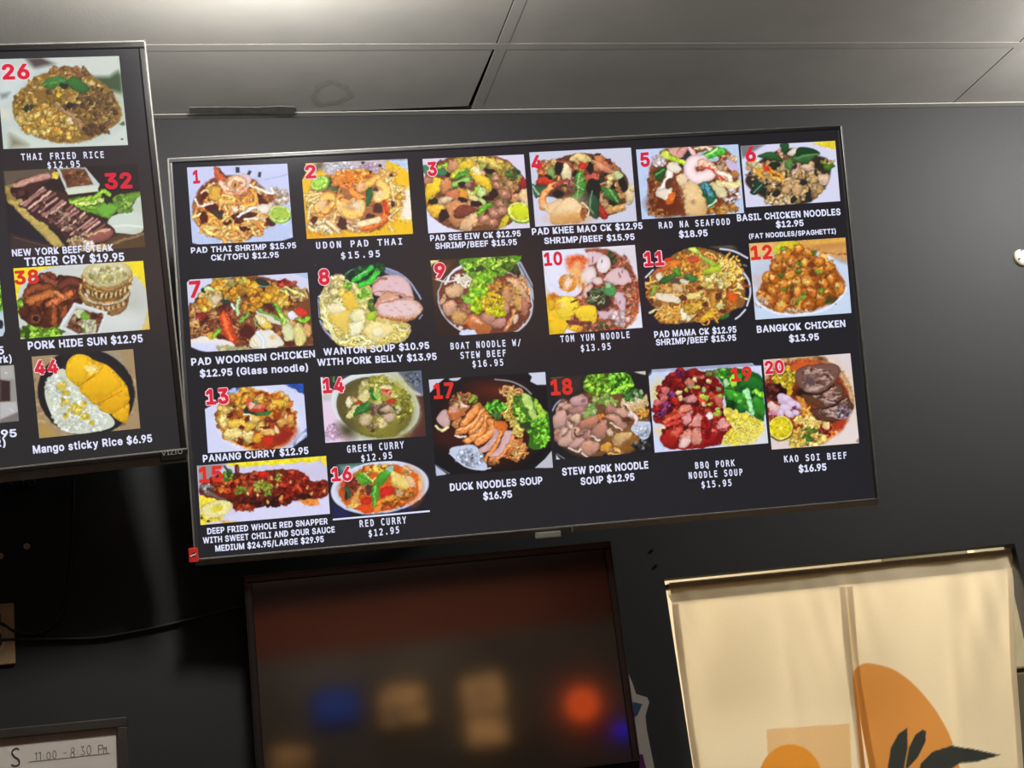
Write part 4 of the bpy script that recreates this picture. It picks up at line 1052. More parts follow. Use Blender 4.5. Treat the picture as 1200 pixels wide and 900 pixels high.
def dish_7():
    p = Pic(215, 310, 7.5, [(28, 135), (1090, 72), (1142, 712), (72, 775)], (214, 214, 240), seed=7)
    p.P([(950, 75), (1100, 70), (1100, 130)], (176, 200, 236))
    p.P([(90, 330), (240, 160), (560, 95), (800, 130), (1030, 200), (1110, 260), (1140, 720), (600, 740), (330, 690), (60, 660), (50, 360)], (120, 70, 40), 1)
    p.chunks(560, 400, 480, 280, 150, [(180, 120, 70), (140, 80, 50), (110, 54, 36), (206, 160, 90), (90, 44, 34)], 18, 44)
    p.noodles(380, 560, 270, 130, 60, [(150, 80, 50), (170, 100, 60), (120, 56, 36), (190, 130, 90)], 14, 170)
    p.noodles(110, 480, 80, 160, 36, [(176, 130, 80), (150, 100, 60), (200, 150, 90)], 14, 110)
    p.noodles(1020, 260, 80, 60, 24, [(190, 150, 80), (210, 180, 110), (150, 110, 60)], 14, 90)
    for x, y, a, b in ((350, 390, 90, 50), (560, 590, 70, 60), (760, 340, 90, 50), (350, 660, 60, 50), (180, 500, 26, 50), (930, 680, 50, 40), (550, 250, 40, 40)):
        p.E(x, y, a, b, (84, 36, 30), 20, .3, soft=4)
    p.noodles(400, 430, 110, 60, 20, [(150, 76, 50), (120, 56, 40)], 14, 120)
    p.chunks(260, 300, 140, 70, 40, [(232, 200, 120), (226, 186, 90), (240, 216, 150), (190, 150, 80)], 18, 40)
    p.chunks(430, 150, 160, 40, 26, [(226, 204, 120), (200, 190, 90), (236, 180, 60), (180, 170, 70)], 18, 40)
    for x, y, rx, ry in ((440, 250, 80, 50), (600, 200, 110, 50), (590, 340, 80, 60), (800, 240, 70, 56), (870, 320, 90, 40), (720, 290, 50, 36), (320, 190, 80, 40), (185, 350, 50, 44)):
        p.chunks(x, y, rx, ry, 16, [(244, 186, 50), (240, 166, 40), (250, 206, 90), (226, 150, 40)], 18, 36)
    p.P([(230, 310), (290, 270), (335, 310), (280, 350)], (230, 206, 170), 1, .25)
    p.chunks(900, 170, 90, 26, 26, [(176, 50, 40), (196, 70, 50), (150, 40, 36)], 12, 24)
    p.E(695, 160, 60, 34, (44, 54, 44), 25, .2, .2)
    p.L([(650, 190), (740, 195)], 10, (140, 170, 150))
    p.L([(890, 200), (980, 240), (1055, 270)], 26, (210, 210, 130))
    p.L([(860, 220), (920, 260)], 26, (200, 200, 110))
    p.E(175, 225, 22, 22, (40, 40, 40))
    p.L([(200, 210), (240, 215)], 40, (200, 220, 150))
    p.L([(490, 290), (478, 370), (478, 440)], 32, (170, 206, 140))
    p.L([(410, 330), (450, 390)], 24, (206, 220, 216))
    p.E(380, 330, 40, 26, (50, 60, 54), 20, .3)
    p.E(300, 210, 30, 20, (230, 190, 70), 0, .3)
    p.P([(630, 410), (720, 430), (840, 490), (850, 530), (760, 510), (660, 450)], (232, 226, 206), 1, .2)
    p.L([(660, 390), (760, 440), (855, 490)], 26, (110, 160, 60))
    p.L([(810, 360), (850, 420), (890, 470)], 46, (110, 170, 50), .2, .3, 1, .3)
    p.L([(500, 500), (550, 450), (570, 430)], 30, (110, 160, 60))
    p.P([(640, 470), (700, 450), (780, 540), (740, 575), (680, 550)], (246, 206, 80), 1, .25)
    p.P([(640, 440), (720, 480), (700, 540), (640, 490)], (246, 236, 180), 1, .2)
    p.L([(620, 470), (660, 560)], 16, (140, 160, 80))
    p.P([(320, 480), (360, 415), (390, 430), (440, 560), (475, 680), (420, 700), (360, 630)], (218, 74, 36), 1, .3, .2)
    p.L([(360, 450), (380, 560), (430, 660)], 36, (236, 100, 50), .2, .2)
    p.P([(640, 600), (720, 575), (800, 590), (870, 680), (860, 720), (700, 740), (600, 730), (580, 670)], (238, 234, 220), 1, .15)
    p.L([(650, 600), (700, 660), (700, 730)], 40, (212, 220, 226), .1, .1)
    p.L([(600, 660), (640, 720)], 30, (226, 214, 170))
    p.E(790, 640, 24, 16, (230, 190, 110), 0, .4, 0, 0, 6)
    p.P([(860, 500), (900, 470), (965, 560), (970, 650), (890, 670)], (224, 224, 170), 1, .2)
    p.P([(970, 540), (1040, 530), (1080, 650), (1060, 700), (990, 700)], (232, 220, 140), 1, .2)
    p.L([(860, 440), (890, 520)], 40, (170, 200, 90))
    p.P([(975, 400), (1030, 370), (1090, 420), (1060, 460), (1000, 440)], (222, 60, 40), 1, .3)
    p.E(955, 447, 38, 40, (240, 240, 250), 0, 0, .15, .1)
    p.L([(1020, 480), (1060, 500), (1090, 470)], 40, (130, 190, 50))
    p.E(1090, 580, 40, 60, (230, 180, 110), 0, .2, .2)
    p.L([(75, 690), (180, 670), (320, 690), (420, 720)], 70, (238, 232, 226), 0, 0)
    p.chunks(440, 740, 160, 24, 22, [(222, 210, 170), (200, 190, 120)], 14, 30)
    p.P([(205, 610), (250, 590), (280, 640), (230, 660)], (230, 180, 60), 1, .2)
    p.L([(270, 630), (310, 580)], 44, (130, 180, 50))
    p.E(105, 520, 40, 36, (226, 180, 110), 0, .2, .2)
    p.E(105, 525, 18, 14, (150, 90, 50), 0, .2)
    p.E(160, 445, 44, 30, (150, 44, 40), 0, .2, .2)
    p.P([(330, 690), (200, 770), (70, 730), (80, 690)], (216, 222, 250), soft=4)
    p.P([(60, 722), (130, 752), (215, 772), (215, 800), (50, 800)], BK)
    p.P([(10, 120), (60, 130), (28, 158), (10, 170)], BK)
    return p.grain()


def dish_8():
    p = Pic(360, 305, 7.5, [(70, 40), (1040, -15), (1095, 790), (125, 850)], BK, seed=8)
    for a in ([(110, 530), (160, 620), (220, 690)], [(95, 340), (95, 420), (105, 500)], [(690, 70), (800, 110), (900, 190), (1000, 340)]):
        p.L(a, 14, (170, 180, 220), 0, 0)
    p.P([(680, 80), (800, 110), (850, 150), (700, 120)], (130, 140, 170), 1)
    p.L([(30, 75), (70, 42)], 10, (150, 150, 165), 0, 0)
    p.L([(1010, 480), (985, 515)], 12, (150, 155, 180), 0, 0)
    p.P([(110, 320), (210, 150), (300, 120), (420, 200), (560, 240), (620, 480), (900, 560), (870, 700), (740, 730), (560, 780), (300, 750), (230, 680), (130, 520)], (206, 186, 110), 1)
    p.noodles(330, 430, 190, 290, 90, [(238, 220, 150), (226, 200, 110), (246, 232, 180), (210, 184, 90)], 24, 190)
    p.noodles(720, 640, 150, 80, 40, [(238, 220, 130), (226, 200, 100), (244, 230, 170)], 24, 150)
    p.noodles(500, 700, 200, 60, 36, [(240, 226, 150), (222, 196, 96)], 24, 170)
    for q in ([(120, 320), (160, 480), (210, 620), (300, 720), (400, 680)], [(130, 500), (200, 560), (230, 640)], [(310, 140), (360, 180), (420, 240)], [(380, 690), (460, 670), (560, 720)], [(220, 150), (200, 260), (240, 330)]):
        p.L(q, 28, (242, 230, 160))
    p.chunks(270, 240, 70, 60, 14, [(246, 232, 160), (240, 206, 100), (236, 220, 140)], 26, 50)
    for q, c in (([(180, 480), (260, 420), (360, 440), (370, 540), (350, 640), (260, 590)], (238, 206, 96)), ([(180, 400), (280, 380), (340, 440), (220, 470)], (250, 238, 190)), ([(300, 330), (380, 270), (450, 380), (370, 450)], (240, 200, 70)),
                 ([(370, 580), (440, 520), (500, 560), (470, 640), (390, 660)], (246, 242, 200)), ([(370, 470), (480, 420), (500, 520), (400, 540)], (244, 236, 180)), ([(500, 620), (560, 540), (700, 550), (760, 600), (680, 690), (580, 720)], (246, 226, 150)),
                 ([(560, 610), (640, 580), (680, 640), (600, 680)], (250, 238, 190)), ([(420, 280), (520, 240), (560, 320), (460, 400)], (226, 226, 130))):
        p.P(q, c, 1, .18, .1)
    p.P([(330, 150), (400, 70), (520, 45), (600, 60), (660, 20), (680, 90), (560, 170), (470, 210), (380, 190)], (24, 60, 40), 1)
    p.chunks(460, 120, 120, 60, 24, [(20, 50, 34), (36, 90, 50), (50, 120, 60)], 14, 30)
    p.chunks(620, 60, 40, 40, 16, [(24, 70, 40), (30, 100, 44), (60, 140, 60)], 12, 28)
    p.L([(410, 180), (500, 120), (570, 60)], 50, (50, 170, 50), .2, .3)
    p.L([(470, 220), (560, 180), (620, 110)], 50, (60, 190, 50), .2, .3)
    p.L([(430, 150), (520, 90)], 10, (150, 220, 150), 0, 0)
    p.L([(340, 110), (400, 80)], 8, (120, 160, 140), 0, 0)
    p.chunks(360, 230, 36, 20, 8, [(130, 190, 60), (110, 170, 50)], 14, 24)
    p.chunks(495, 300, 40, 40, 14, [(150, 210, 70), (120, 190, 50), (170, 220, 90)], 12, 26)
    p.chunks(570, 400, 36, 46, 12, [(110, 150, 50), (70, 110, 40)], 12, 24)
    p.E(565, 490, 44, 40, (176, 210, 50), 0, .2, .2, .2)
    p.P([(570, 210), (660, 140), (800, 130), (880, 180), (930, 300), (920, 350), (780, 310), (600, 310)], (220, 178, 170), 1, .2)
    p.P([(640, 190), (780, 140), (880, 200), (910, 290), (720, 270), (600, 290)], (226, 190, 196), 1, 0, 0, 8)
    p.L([(570, 215), (640, 165), (700, 160)], 14, (150, 90, 70))
    p.L([(580, 280), (680, 270), (800, 290), (940, 330)], 12, (190, 120, 100), 0, 0)
    p.P([(605, 360), (680, 280), (780, 290), (820, 330), (950, 350), (1012, 410), (1000, 460), (920, 520), (800, 530), (640, 490), (600, 430)], (216, 160, 130), 1, .25)
    p.P([(620, 400), (720, 350), (900, 350), (990, 410), (980, 450), (900, 490), (740, 490), (640, 470)], (232, 202, 202), 1, 0, 0, 10)
    p.L([(620, 380), (700, 370), (780, 350), (860, 330)], 14, (196, 130, 110), 0, 0)
    p.L([(620, 490), (720, 515), (820, 530), (940, 510)], 20, (190, 120, 70), 0, 0)
    for x, y in ((700, 400), (780, 420), (860, 390), (820, 450), (740, 440), (900, 430), (780, 200), (720, 230)):
        p.E(x, y, 20, 7, (214, 170, 176), 20, .4)
    p.L([(100, 320), (180, 290)], 14, (200, 200, 190))
    return p.grain()


def dish_9():
    p = Pic(490, 295, 7.5, [(108, 78), (985, 25), (1040, 690), (165, 750)], (48, 36, 32), seed=9)
    p.P([(100, 60), (330, 60), (280, 200), (170, 420), (110, 420)], (92, 60, 42), soft=30)
    p.P([(860, 30), (1060, 20), (1080, 760), (960, 760)], BK, soft=40)
    p.P([(105, 70), (195, 66), (112, 135)], (236, 220, 150))
    p.L([(140, 240), (210, 200), (260, 120)], 16, (110, 70, 50), 0, 0)
    p.E(590, 440, 425, 320, (196, 200, 214), 12)
    p.E(588, 436, 412, 308, (120, 62, 46), 12, 0, .1)
    p.P([(860, 80), (905, 90), (1030, 330), (1035, 460), (960, 330)], (170, 176, 196))
    p.L([(890, 110), (1020, 340)], 10, (80, 84, 100), 0, 0)
    p.L([(375, 130), (300, 180), (240, 280)], 22, (214, 214, 230), .1, .1)
    p.L([(160, 240), (240, 262), (400, 240)], 14, (236, 230, 220), 0, 0)
    p.noodles(420, 250, 120, 60, 40, [(232, 216, 196), (220, 196, 170), (240, 230, 215)], 14, 140)
    p.chunks(410, 380, 100, 60, 30, [(170, 110, 80), (190, 130, 100), (140, 84, 60)], 16, 34)
    p.noodles(860, 340, 110, 130, 50, [(206, 150, 100), (222, 170, 120), (180, 120, 80)], 24, 120)
    p.chunks(700, 300, 80, 60, 30, [(206, 140, 60), (190, 110, 50), (226, 170, 80)], 14, 30)
    for q, c in (([(760, 230), (870, 240), (940, 330), (990, 440), (930, 420), (850, 320)], (224, 172, 130)), ([(860, 400), (920, 420), (930, 500), (880, 520), (840, 470)], (214, 160, 90)), ([(740, 360), (800, 330), (820, 440), (760, 480)], (196, 140, 100)),
                 ([(700, 420), (780, 440), (800, 520), (740, 540)], (206, 150, 120)), ([(910, 400), (970, 460), (960, 540), (920, 560)], (190, 120, 100))):
        p.P(q, c, 1, .25, .2)
    p.E(320, 345, 84, 64, (226, 184, 140), -10, .08, .3, .15)
    p.E(275, 490, 60, 70, (222, 172, 140), 20, .08, .3, .2)
    p.E(365, 570, 72, 78, (214, 160, 100), 20, .1, .35, .25)
    p.chunks(410, 500, 50, 40, 12, [(200, 140, 110), (180, 120, 90)], 16, 30)
    p.P([(390, 630), (470, 550), (560, 580), (650, 660), (620, 730), (540, 735), (440, 660)], (190, 110, 60), 1, .3, .3)
    p.P([(470, 570), (540, 600), (560, 640), (480, 610)], (230, 180, 150), 1, soft=6)
    p.P([(550, 560), (620, 520), (680, 580), (640, 640), (570, 610)], (196, 140, 120), 1, .3, .2)
    p.P([(640, 640), (700, 580), (780, 600), (740, 660), (690, 670)], (200, 140, 130), 1, .3, .2)
    p.L([(760, 690), (820, 600), (840, 520)], 34, (206, 140, 90))
    p.E(860, 590, 22, 46, (226, 200, 180), 20, .2, .3)
    p.P([(360, 720), (420, 680), (490, 690), (525, 745), (440, 755)], (212, 222, 250), 1)
    p.E(370, 670, 16, 22, (230, 200, 200))
    p.E(215, 420, 26, 40, (214, 170, 130), 20, .3, .3)
    p.P([(390, 60), (870, 30), (870, 100), (760, 200), (640, 220), (560, 330), (500, 260), (430, 190)], (86, 150, 34), 1)
    p.lettuce(450, 140, 50, 60, 26, (140, 206, 60))
    p.lettuce(680, 110, 180, 80, 120, (150, 214, 60), -6)
    p.E(545, 155, 44, 36, (46, 66, 40), 0, .3)
    p.E(860, 150, 24, 40, (50, 70, 40), 0, .3)
    p.chunks(590, 220, 90, 60, 40, [(150, 220, 50), (170, 230, 70), (120, 190, 40)], 14, 34)
    p.chunks(520, 360, 70, 130, 90, [(150, 220, 40), (176, 230, 60), (120, 200, 30), (190, 236, 80)], 14, 34)
    p.E(430, 420, 52, 26, (140, 204, 70), 30, .3, .2)
    p.chunks(560, 480, 90, 60, 40, [(190, 226, 30), (160, 216, 40), (206, 230, 50)], 14, 30)
    p.chunks(650, 440, 100, 80, 60, [(246, 206, 30), (236, 190, 30), (250, 220, 70)], 12, 30)
    p.chunks(690, 530, 80, 36, 36, [(222, 226, 30), (236, 220, 30), (190, 210, 40)], 12, 26)
    p.E(855, 350, 22, 26, (206, 170, 60), 0, .2, .3)
    return p.grain()


def dish_10():
    p = Pic(620, 285, 7.5, [(115, 68), (930, 15), (997, 742), (180, 803)], (226, 224, 236), seed=10)
    p.P([(140, 200), (230, 440), (150, 480)], (226, 196, 196), soft=20)
    p.E(600, 440, 380, 400, (150, 80, 60), -12, soft=4)
    p.chunks(640, 440, 340, 360, 200, [(190, 100, 70), (160, 76, 54), (222, 150, 120), (120, 54, 40), (206, 120, 80)], 14, 36)
    p.chunks(870, 250, 70, 200, 60, [(176, 84, 60), (150, 70, 50), (206, 130, 100), (110, 80, 50)], 10, 24)
    p.chunks(900, 560, 50, 180, 60, [(226, 140, 90), (236, 180, 150), (190, 90, 60), (210, 110, 60)], 12, 26)
    p.chunks(720, 130, 40, 60, 30, [(70, 84, 50), (90, 100, 60), (50, 60, 40)], 10, 22)
    p.chunks(660, 730, 200, 40, 50, [(214, 120, 90), (190, 70, 50), (80, 90, 50), (230, 160, 140)], 12, 26)
    p.P([(880, 740), (960, 640), (990, 540), (1010, 760)], (230, 232, 246), 0, soft=4)
    p.P([(900, 30), (940, 20), (960, 320), (860, 120), (760, 60)], (222, 216, 224), 1, soft=4)
    p.P([(500, 80), (600, 70), (650, 110), (560, 190), (480, 170)], (226, 196, 206), 1, .15)
    p.E(655, 185, 60, 80, (238, 226, 232), 8, 0, .15)
    p.E(530, 280, 62, 76, (240, 222, 222), 25, .08, .2)
    p.P([(660, 310), (720, 240), (800, 215), (870, 250), (890, 320), (840, 370), (720, 350)], (226, 192, 196), 1, .2)
    p.E(600, 330, 52, 34, (232, 206, 206), 10, .1, .25)
    p.P([(750, 450), (800, 430), (850, 500), (830, 610), (780, 560)], (216, 186, 200), 1, .2)
    p.P([(600, 600), (680, 600), (750, 575), (740, 640), (640, 665)], (216, 184, 192), 1, .2)
    p.P([(470, 420), (540, 350), (560, 400), (500, 480)], (222, 190, 180), 1, .2)
    p.chunks(790, 650, 80, 60, 24, [(230, 190, 190), (214, 160, 150), (236, 210, 210)], 18, 34)
    for x, y in ((800, 290), (820, 250), (560, 130), (800, 520), (790, 270), (560, 160), (640, 160)):
        p.E(x, y, 5, 16, (120, 80, 90), 10)
    p.chunks(620, 480, 120, 90, 60, [(40, 70, 50), (60, 90, 56), (30, 44, 36), (110, 130, 90)], 14, 30)
    p.E(650, 520, 80, 56, (50, 44, 40), 0, .2, soft=6)
    p.noodles(590, 470, 90, 70, 20, [(120, 150, 110), (70, 110, 70), (160, 176, 130)], 10, 90)
    p.P([(650, 390), (720, 350), (770, 420), (730, 470), (660, 440)], (70, 150, 84), 1, .25)
    p.E(690, 370, 30, 20, (140, 190, 150), 10, .3)
    p.warp()
    p.E(320, 260, 170, 214, (226, 230, 250), 28)
    p.P([(115, 68), (420, 45), (500, 80), (520, 200), (470, 330), (460, 420), (390, 470), (280, 450), (180, 350), (130, 200)], (228, 230, 250), 1, .06)
    p.P([(180, 360), (260, 440), (390, 470), (460, 380)], (210, 214, 240), 0, soft=16, a=.5)
    p.E(418, 190, 90, 76, (236, 120, 60), -10, .12, .1, 0, 10)
    p.E(418, 150, 84, 44, (228, 90, 40), 0, .15, 0, 0, 8)
    p.E(430, 180, 40, 24, (244, 170, 120), 20, .3, 0, 0, 6)
    p.E(410, 250, 50, 50, (244, 190, 130), 30, .2, 0, 0, 14)
    p.E(340, 350, 82, 76, (234, 150, 60), 20, .08, .1)
    p.E(340, 340, 34, 56, (246, 214, 196), 8, .2, 0, 0, 8)
    p.E(440, 330, 40, 60, (240, 160, 70), -20, .3, 0, 0, 10, .8)
    p.P([(150, 470), (250, 470), (380, 470), (440, 540), (340, 700), (300, 800), (180, 810)], (240, 200, 50), 1, .15)
    for q, c in (([(220, 540), (300, 470), (400, 490), (440, 560), (370, 650), (270, 650)], (248, 214, 60)), ([(170, 600), (230, 640), (340, 690), (300, 790), (185, 790)], (246, 200, 40)), ([(160, 480), (220, 450), (230, 560), (180, 590)], (236, 180, 40)),
                 ([(430, 560), (560, 545), (595, 600), (580, 700), (480, 690), (410, 640)], (240, 204, 50)), ([(320, 740), (400, 720), (480, 740), (430, 780)], (236, 180, 50))):
        p.P(q, c, 1, .2, .15)
    p.E(265, 550, 30, 28, (226, 150, 40), 0, .3, 0, 0, 6)
    p.E(300, 540, 36, 30, (250, 226, 120), 0, .3, 0, 0, 6)
    p.E(215, 470, 40, 26, (206, 110, 40), 0, .4, 0, 0, 6)
    p.L([(370, 520), (420, 500)], 14, (70, 44, 20))
    p.L([(380, 590), (440, 560)], 8, (190, 130, 30), 0, 0)
    p.L([(340, 690), (440, 700), (540, 700)], 30, (110, 60, 50), 0, 0)
    return p.grain()


def dish_11():
    p = Pic(740, 285, 7.5, [(95, 62), (1030, 5), (1078, 700), (150, 750)], BK, seed=11)
    p.P([(690, 30), (880, 15), (930, 50), (760, 50)], (92, 84, 70), soft=6)
    for a in ([(125, 300), (190, 235)], [(150, 350), (210, 295)], [(780, 50), (900, 70), (1020, 130)], [(980, 250), (1030, 330), (1045, 440), (1015, 550)], [(1000, 585), (950, 640), (915, 665)]):
        p.L(a, 16, (214, 216, 232), 0, 0)
    p.L([(985, 190), (1010, 200)], 14, (130, 130, 110), 0, 0)
    p.P([(190, 260), (330, 130), (520, 35), (620, 40), (850, 120), (960, 230), (1000, 400), (990, 540), (880, 600), (740, 670), (560, 690), (260, 705), (240, 600), (160, 520), (140, 370)], (140, 92, 46), 1)
    p.noodles(570, 390, 410, 300, 210, [(226, 164, 70), (206, 140, 56), (240, 190, 100), (184, 116, 50), (160, 96, 44)], 20, 120, curl=2.2)
    p.noodles(860, 230, 120, 130, 60, [(236, 186, 90), (216, 160, 70), (244, 206, 120)], 18, 100, curl=2.4)
    p.noodles(340, 620, 130, 70, 50, [(230, 170, 70), (206, 140, 56), (244, 196, 110)], 18, 130)
    p.chunks(520, 170, 200, 100, 60, [(236, 160, 60), (206, 130, 60), (240, 190, 90), (220, 120, 50)], 14, 32)
    p.chunks(740, 330, 140, 70, 50, [(246, 216, 120), (236, 196, 90), (250, 230, 160)], 16, 36)
    p.P([(190, 260), (290, 195), (350, 180), (290, 240), (200, 275)], (226, 110, 50), 1, .2)
    p.P([(300, 130), (350, 125), (340, 160), (300, 165)], (200, 60, 36), 1)
    p.P([(340, 160), (420, 150), (420, 195), (360, 200)], (240, 130, 40), 1, .2)
    p.P([(500, 130), (580, 120), (590, 160), (520, 170)], (214, 84, 50), 1, .2)
    for q, c in (([(500, 50), (560, 35), (630, 110), (700, 150), (710, 190), (660, 190), (580, 110)], (190, 214, 90)), ([(630, 130), (690, 150), (770, 180), (740, 200), (670, 190)], (170, 206, 70)), ([(610, 250), (680, 215), (780, 190), (775, 235), (670, 280)], (186, 206, 50)),
                 ([(355, 240), (390, 220), (440, 260), (430, 290), (390, 280)], (90, 160, 50)), ([(240, 350), (290, 300), (390, 260), (390, 300), (310, 350)], (56, 110, 50)), ([(450, 285), (520, 280), (590, 310), (550, 345), (490, 320)], (66, 130, 60)),
                 ([(160, 460), (190, 390), (235, 370), (230, 410), (190, 460)], (150, 190, 70)), ([(770, 650), (850, 620), (850, 650), (790, 675)], (60, 120, 50))):
        p.P(q, c, 1, .3, .3)
    p.E(420, 330, 70, 30, (90, 70, 60), 0, .3)
    p.P([(215, 270), (260, 265), (275, 300), (240, 330), (215, 310)], (236, 232, 210), 1, .2)
    p.P([(430, 315), (500, 335), (490, 370), (430, 350)], (226, 220, 180), 1, .2)
    p.P([(230, 440), (360, 450), (420, 480), (410, 520), (330, 520), (230, 490)], (240, 226, 200), 1, .15)
    p.P([(360, 370), (420, 360), (475, 400), (440, 440), (370, 430)], (230, 186, 130), 1, .3, .2)
    p.P([(240, 410), (310, 380), (360, 400), (340, 435), (250, 435)], (232, 176, 90), 1, .3, .2)
    p.P([(480, 460), (560, 430), (635, 430), (600, 480), (500, 485)], (246, 226, 130), 1, .2)
    p.P([(420, 580), (470, 570), (490, 640), (460, 690), (430, 640)], (250, 240, 210), 1, .15)
    p.P([(480, 610), (520, 610), (530, 660), (490, 690)], (246, 226, 190), 1, .2)
    p.chunks(540, 570, 70, 60, 20, [(240, 190, 70), (226, 170, 60)], 18, 36)
    p.P([(690, 440), (740, 440), (745, 560), (700, 550)], (216, 150, 60), 1, .3)
    p.P([(610, 660), (650, 610), (740, 590), (720, 640), (640, 680)], (240, 190, 50), 1, .25)
    p.P([(750, 540), (790, 520), (815, 570), (770, 590)], (236, 220, 140), 1, .2)
    p.P([(830, 430), (880, 430), (930, 470), (910, 530), (860, 500)], (232, 96, 32), 1, .25)
    p.E(860, 430, 30, 14, (180, 60, 40), 0, .2)
    p.L([(960, 350), (1030, 380)], 24, (150, 70, 40))
    p.P([(920, 350), (960, 360), (990, 410), (940, 390)], (240, 220, 150), 1)
    p.L([(160, 610), (240, 580)], 20, (210, 200, 150))
    p.L([(960, 470), (1020, 495)], 18, (230, 200, 130))
    for x, y, a, b in ((450, 480, 30, 30), (770, 470, 30, 40), (650, 540, 30, 20), (600, 400, 30, 16), (180, 510, 20, 26), (800, 600, 30, 20)):
        p.E(x, y, a, b, (96, 54, 34), 0, .3)
    return p.grain()


def dish_12():
    p = Pic(860, 275, 7.5, [(132, 78), (980, 25), (1033, 688), (190, 748)], (200, 216, 240), seed=12)
    p.P([(120, 60), (1000, 20), (1000, 220), (860, 190), (700, 140), (340, 200), (140, 230)], (214, 158, 90))
    p.P([(700, 100), (990, 40), (990, 90), (740, 130)], (196, 132, 70), soft=14)
    p.P([(600, 70), (970, 30), (970, 60), (700, 80)], (240, 190, 70), soft=8)
    p.L([(780, 160), (990, 170)], 12, (176, 120, 70), 0, 0)
    p.P([(880, 205), (1000, 210), (1000, 260), (940, 240)], (180, 150, 130), soft=8)
    p.P([(120, 70), (360, 60), (340, 200), (140, 215)], (232, 186, 120), soft=14)
    p.E(585, 450, 415, 245, (216, 224, 242), 0)
    p.E(300, 300, 130, 90, (196, 200, 216), -25, soft=30)
    p.E(578, 436, 398, 232, (196, 204, 226), 0, soft=10)
    p.E(240, 400, 70, 40, (206, 180, 170), 0, .3, soft=20)
    p.P([(200, 520), (300, 340), (380, 200), (600, 120), (740, 190), (880, 280), (980, 430), (960, 520), (800, 630), (560, 690), (340, 660), (240, 600)], (160, 84, 34), 1, soft=4)
    p.E(470, 110, 120, 66, (226, 200, 50), -8, .2, .1, .1)
    p.E(400, 130, 46, 60, (206, 206, 60), 0, .3)
    p.chunks(590, 400, 340, 240, 90, [(226, 140, 50), (206, 116, 40), (236, 164, 80), (180, 90, 36)], 26, 52)
    for x, y, r in ((450, 160, 60), (560, 120, 44), (650, 160, 54), (745, 240, 56), (500, 240, 54), (620, 240, 50), (370, 280, 60), (300, 370, 60), (350, 390, 54), (480, 350, 60), (600, 330, 60), (560, 420, 60), (640, 410, 66), (840, 290, 54), (850, 385, 60), (920, 470, 62), (330, 490, 60), (310, 570, 54),
                    (440, 560, 64), (410, 630, 66), (550, 500, 60), (560, 610, 56), (660, 620, 64), (690, 500, 60), (760, 560, 66), (780, 430, 50), (430, 430, 50), (820, 510, 50), (240, 510, 34), (230, 560, 34), (390, 210, 40)):
        c = p.r.choice([0, 1, 2])
        p.E(x, y, r * 1.0, r * .85, [(214, 124, 42), (226, 140, 52), (200, 108, 36)][c], p.r.uniform(0, 180), .25, .5, .3)
        p.chunks(x - 6, y - 10, r * .35, r * .25, 2, [[(232, 146, 50), (240, 170, 80)], [(240, 160, 60), (246, 190, 90)], [(214, 120, 44), (230, 150, 70)]][c], r * .3, r * .5, edge=.2)
        p.E(x - 8, y - 14, r * .22, r * .14, (250, 216, 150), -20, .4, 0, 0, 4, .8)
    for x, y, a, b in ((680, 260, 26, 40), (700, 340, 40, 24), (740, 450, 40, 24), (510, 520, 24, 40), (870, 560, 40, 26), (430, 330, 20, 30), (620, 460, 40, 14)):
        p.E(x, y, a, b, (110, 54, 28), 0, .3, soft=4, a=.8)
    for x, y in ((560, 325), (580, 250), (745, 335), (440, 480), (620, 530), (775, 490), (555, 605), (430, 120), (720, 155), (510, 470), (600, 560), (420, 360)):
        p.chunks(x, y, 14, 10, 3, [(120, 150, 40), (150, 176, 60), (90, 120, 40)], 14, 26)
    p.chunks(870, 580, 60, 34, 12, [(110, 120, 60), (220, 206, 190), (80, 90, 40)], 10, 22)
    p.chunks(560, 670, 150, 14, 16, [(226, 190, 140), (206, 160, 110)], 12, 22)
    p.chunks(240, 590, 60, 40, 16, [(230, 200, 180), (214, 170, 140)], 10, 22)
    p.L([(200, 600), (350, 680), (560, 705), (800, 660), (950, 540), (990, 460)], 18, (222, 228, 246), .05, 0)
    return p.grain()


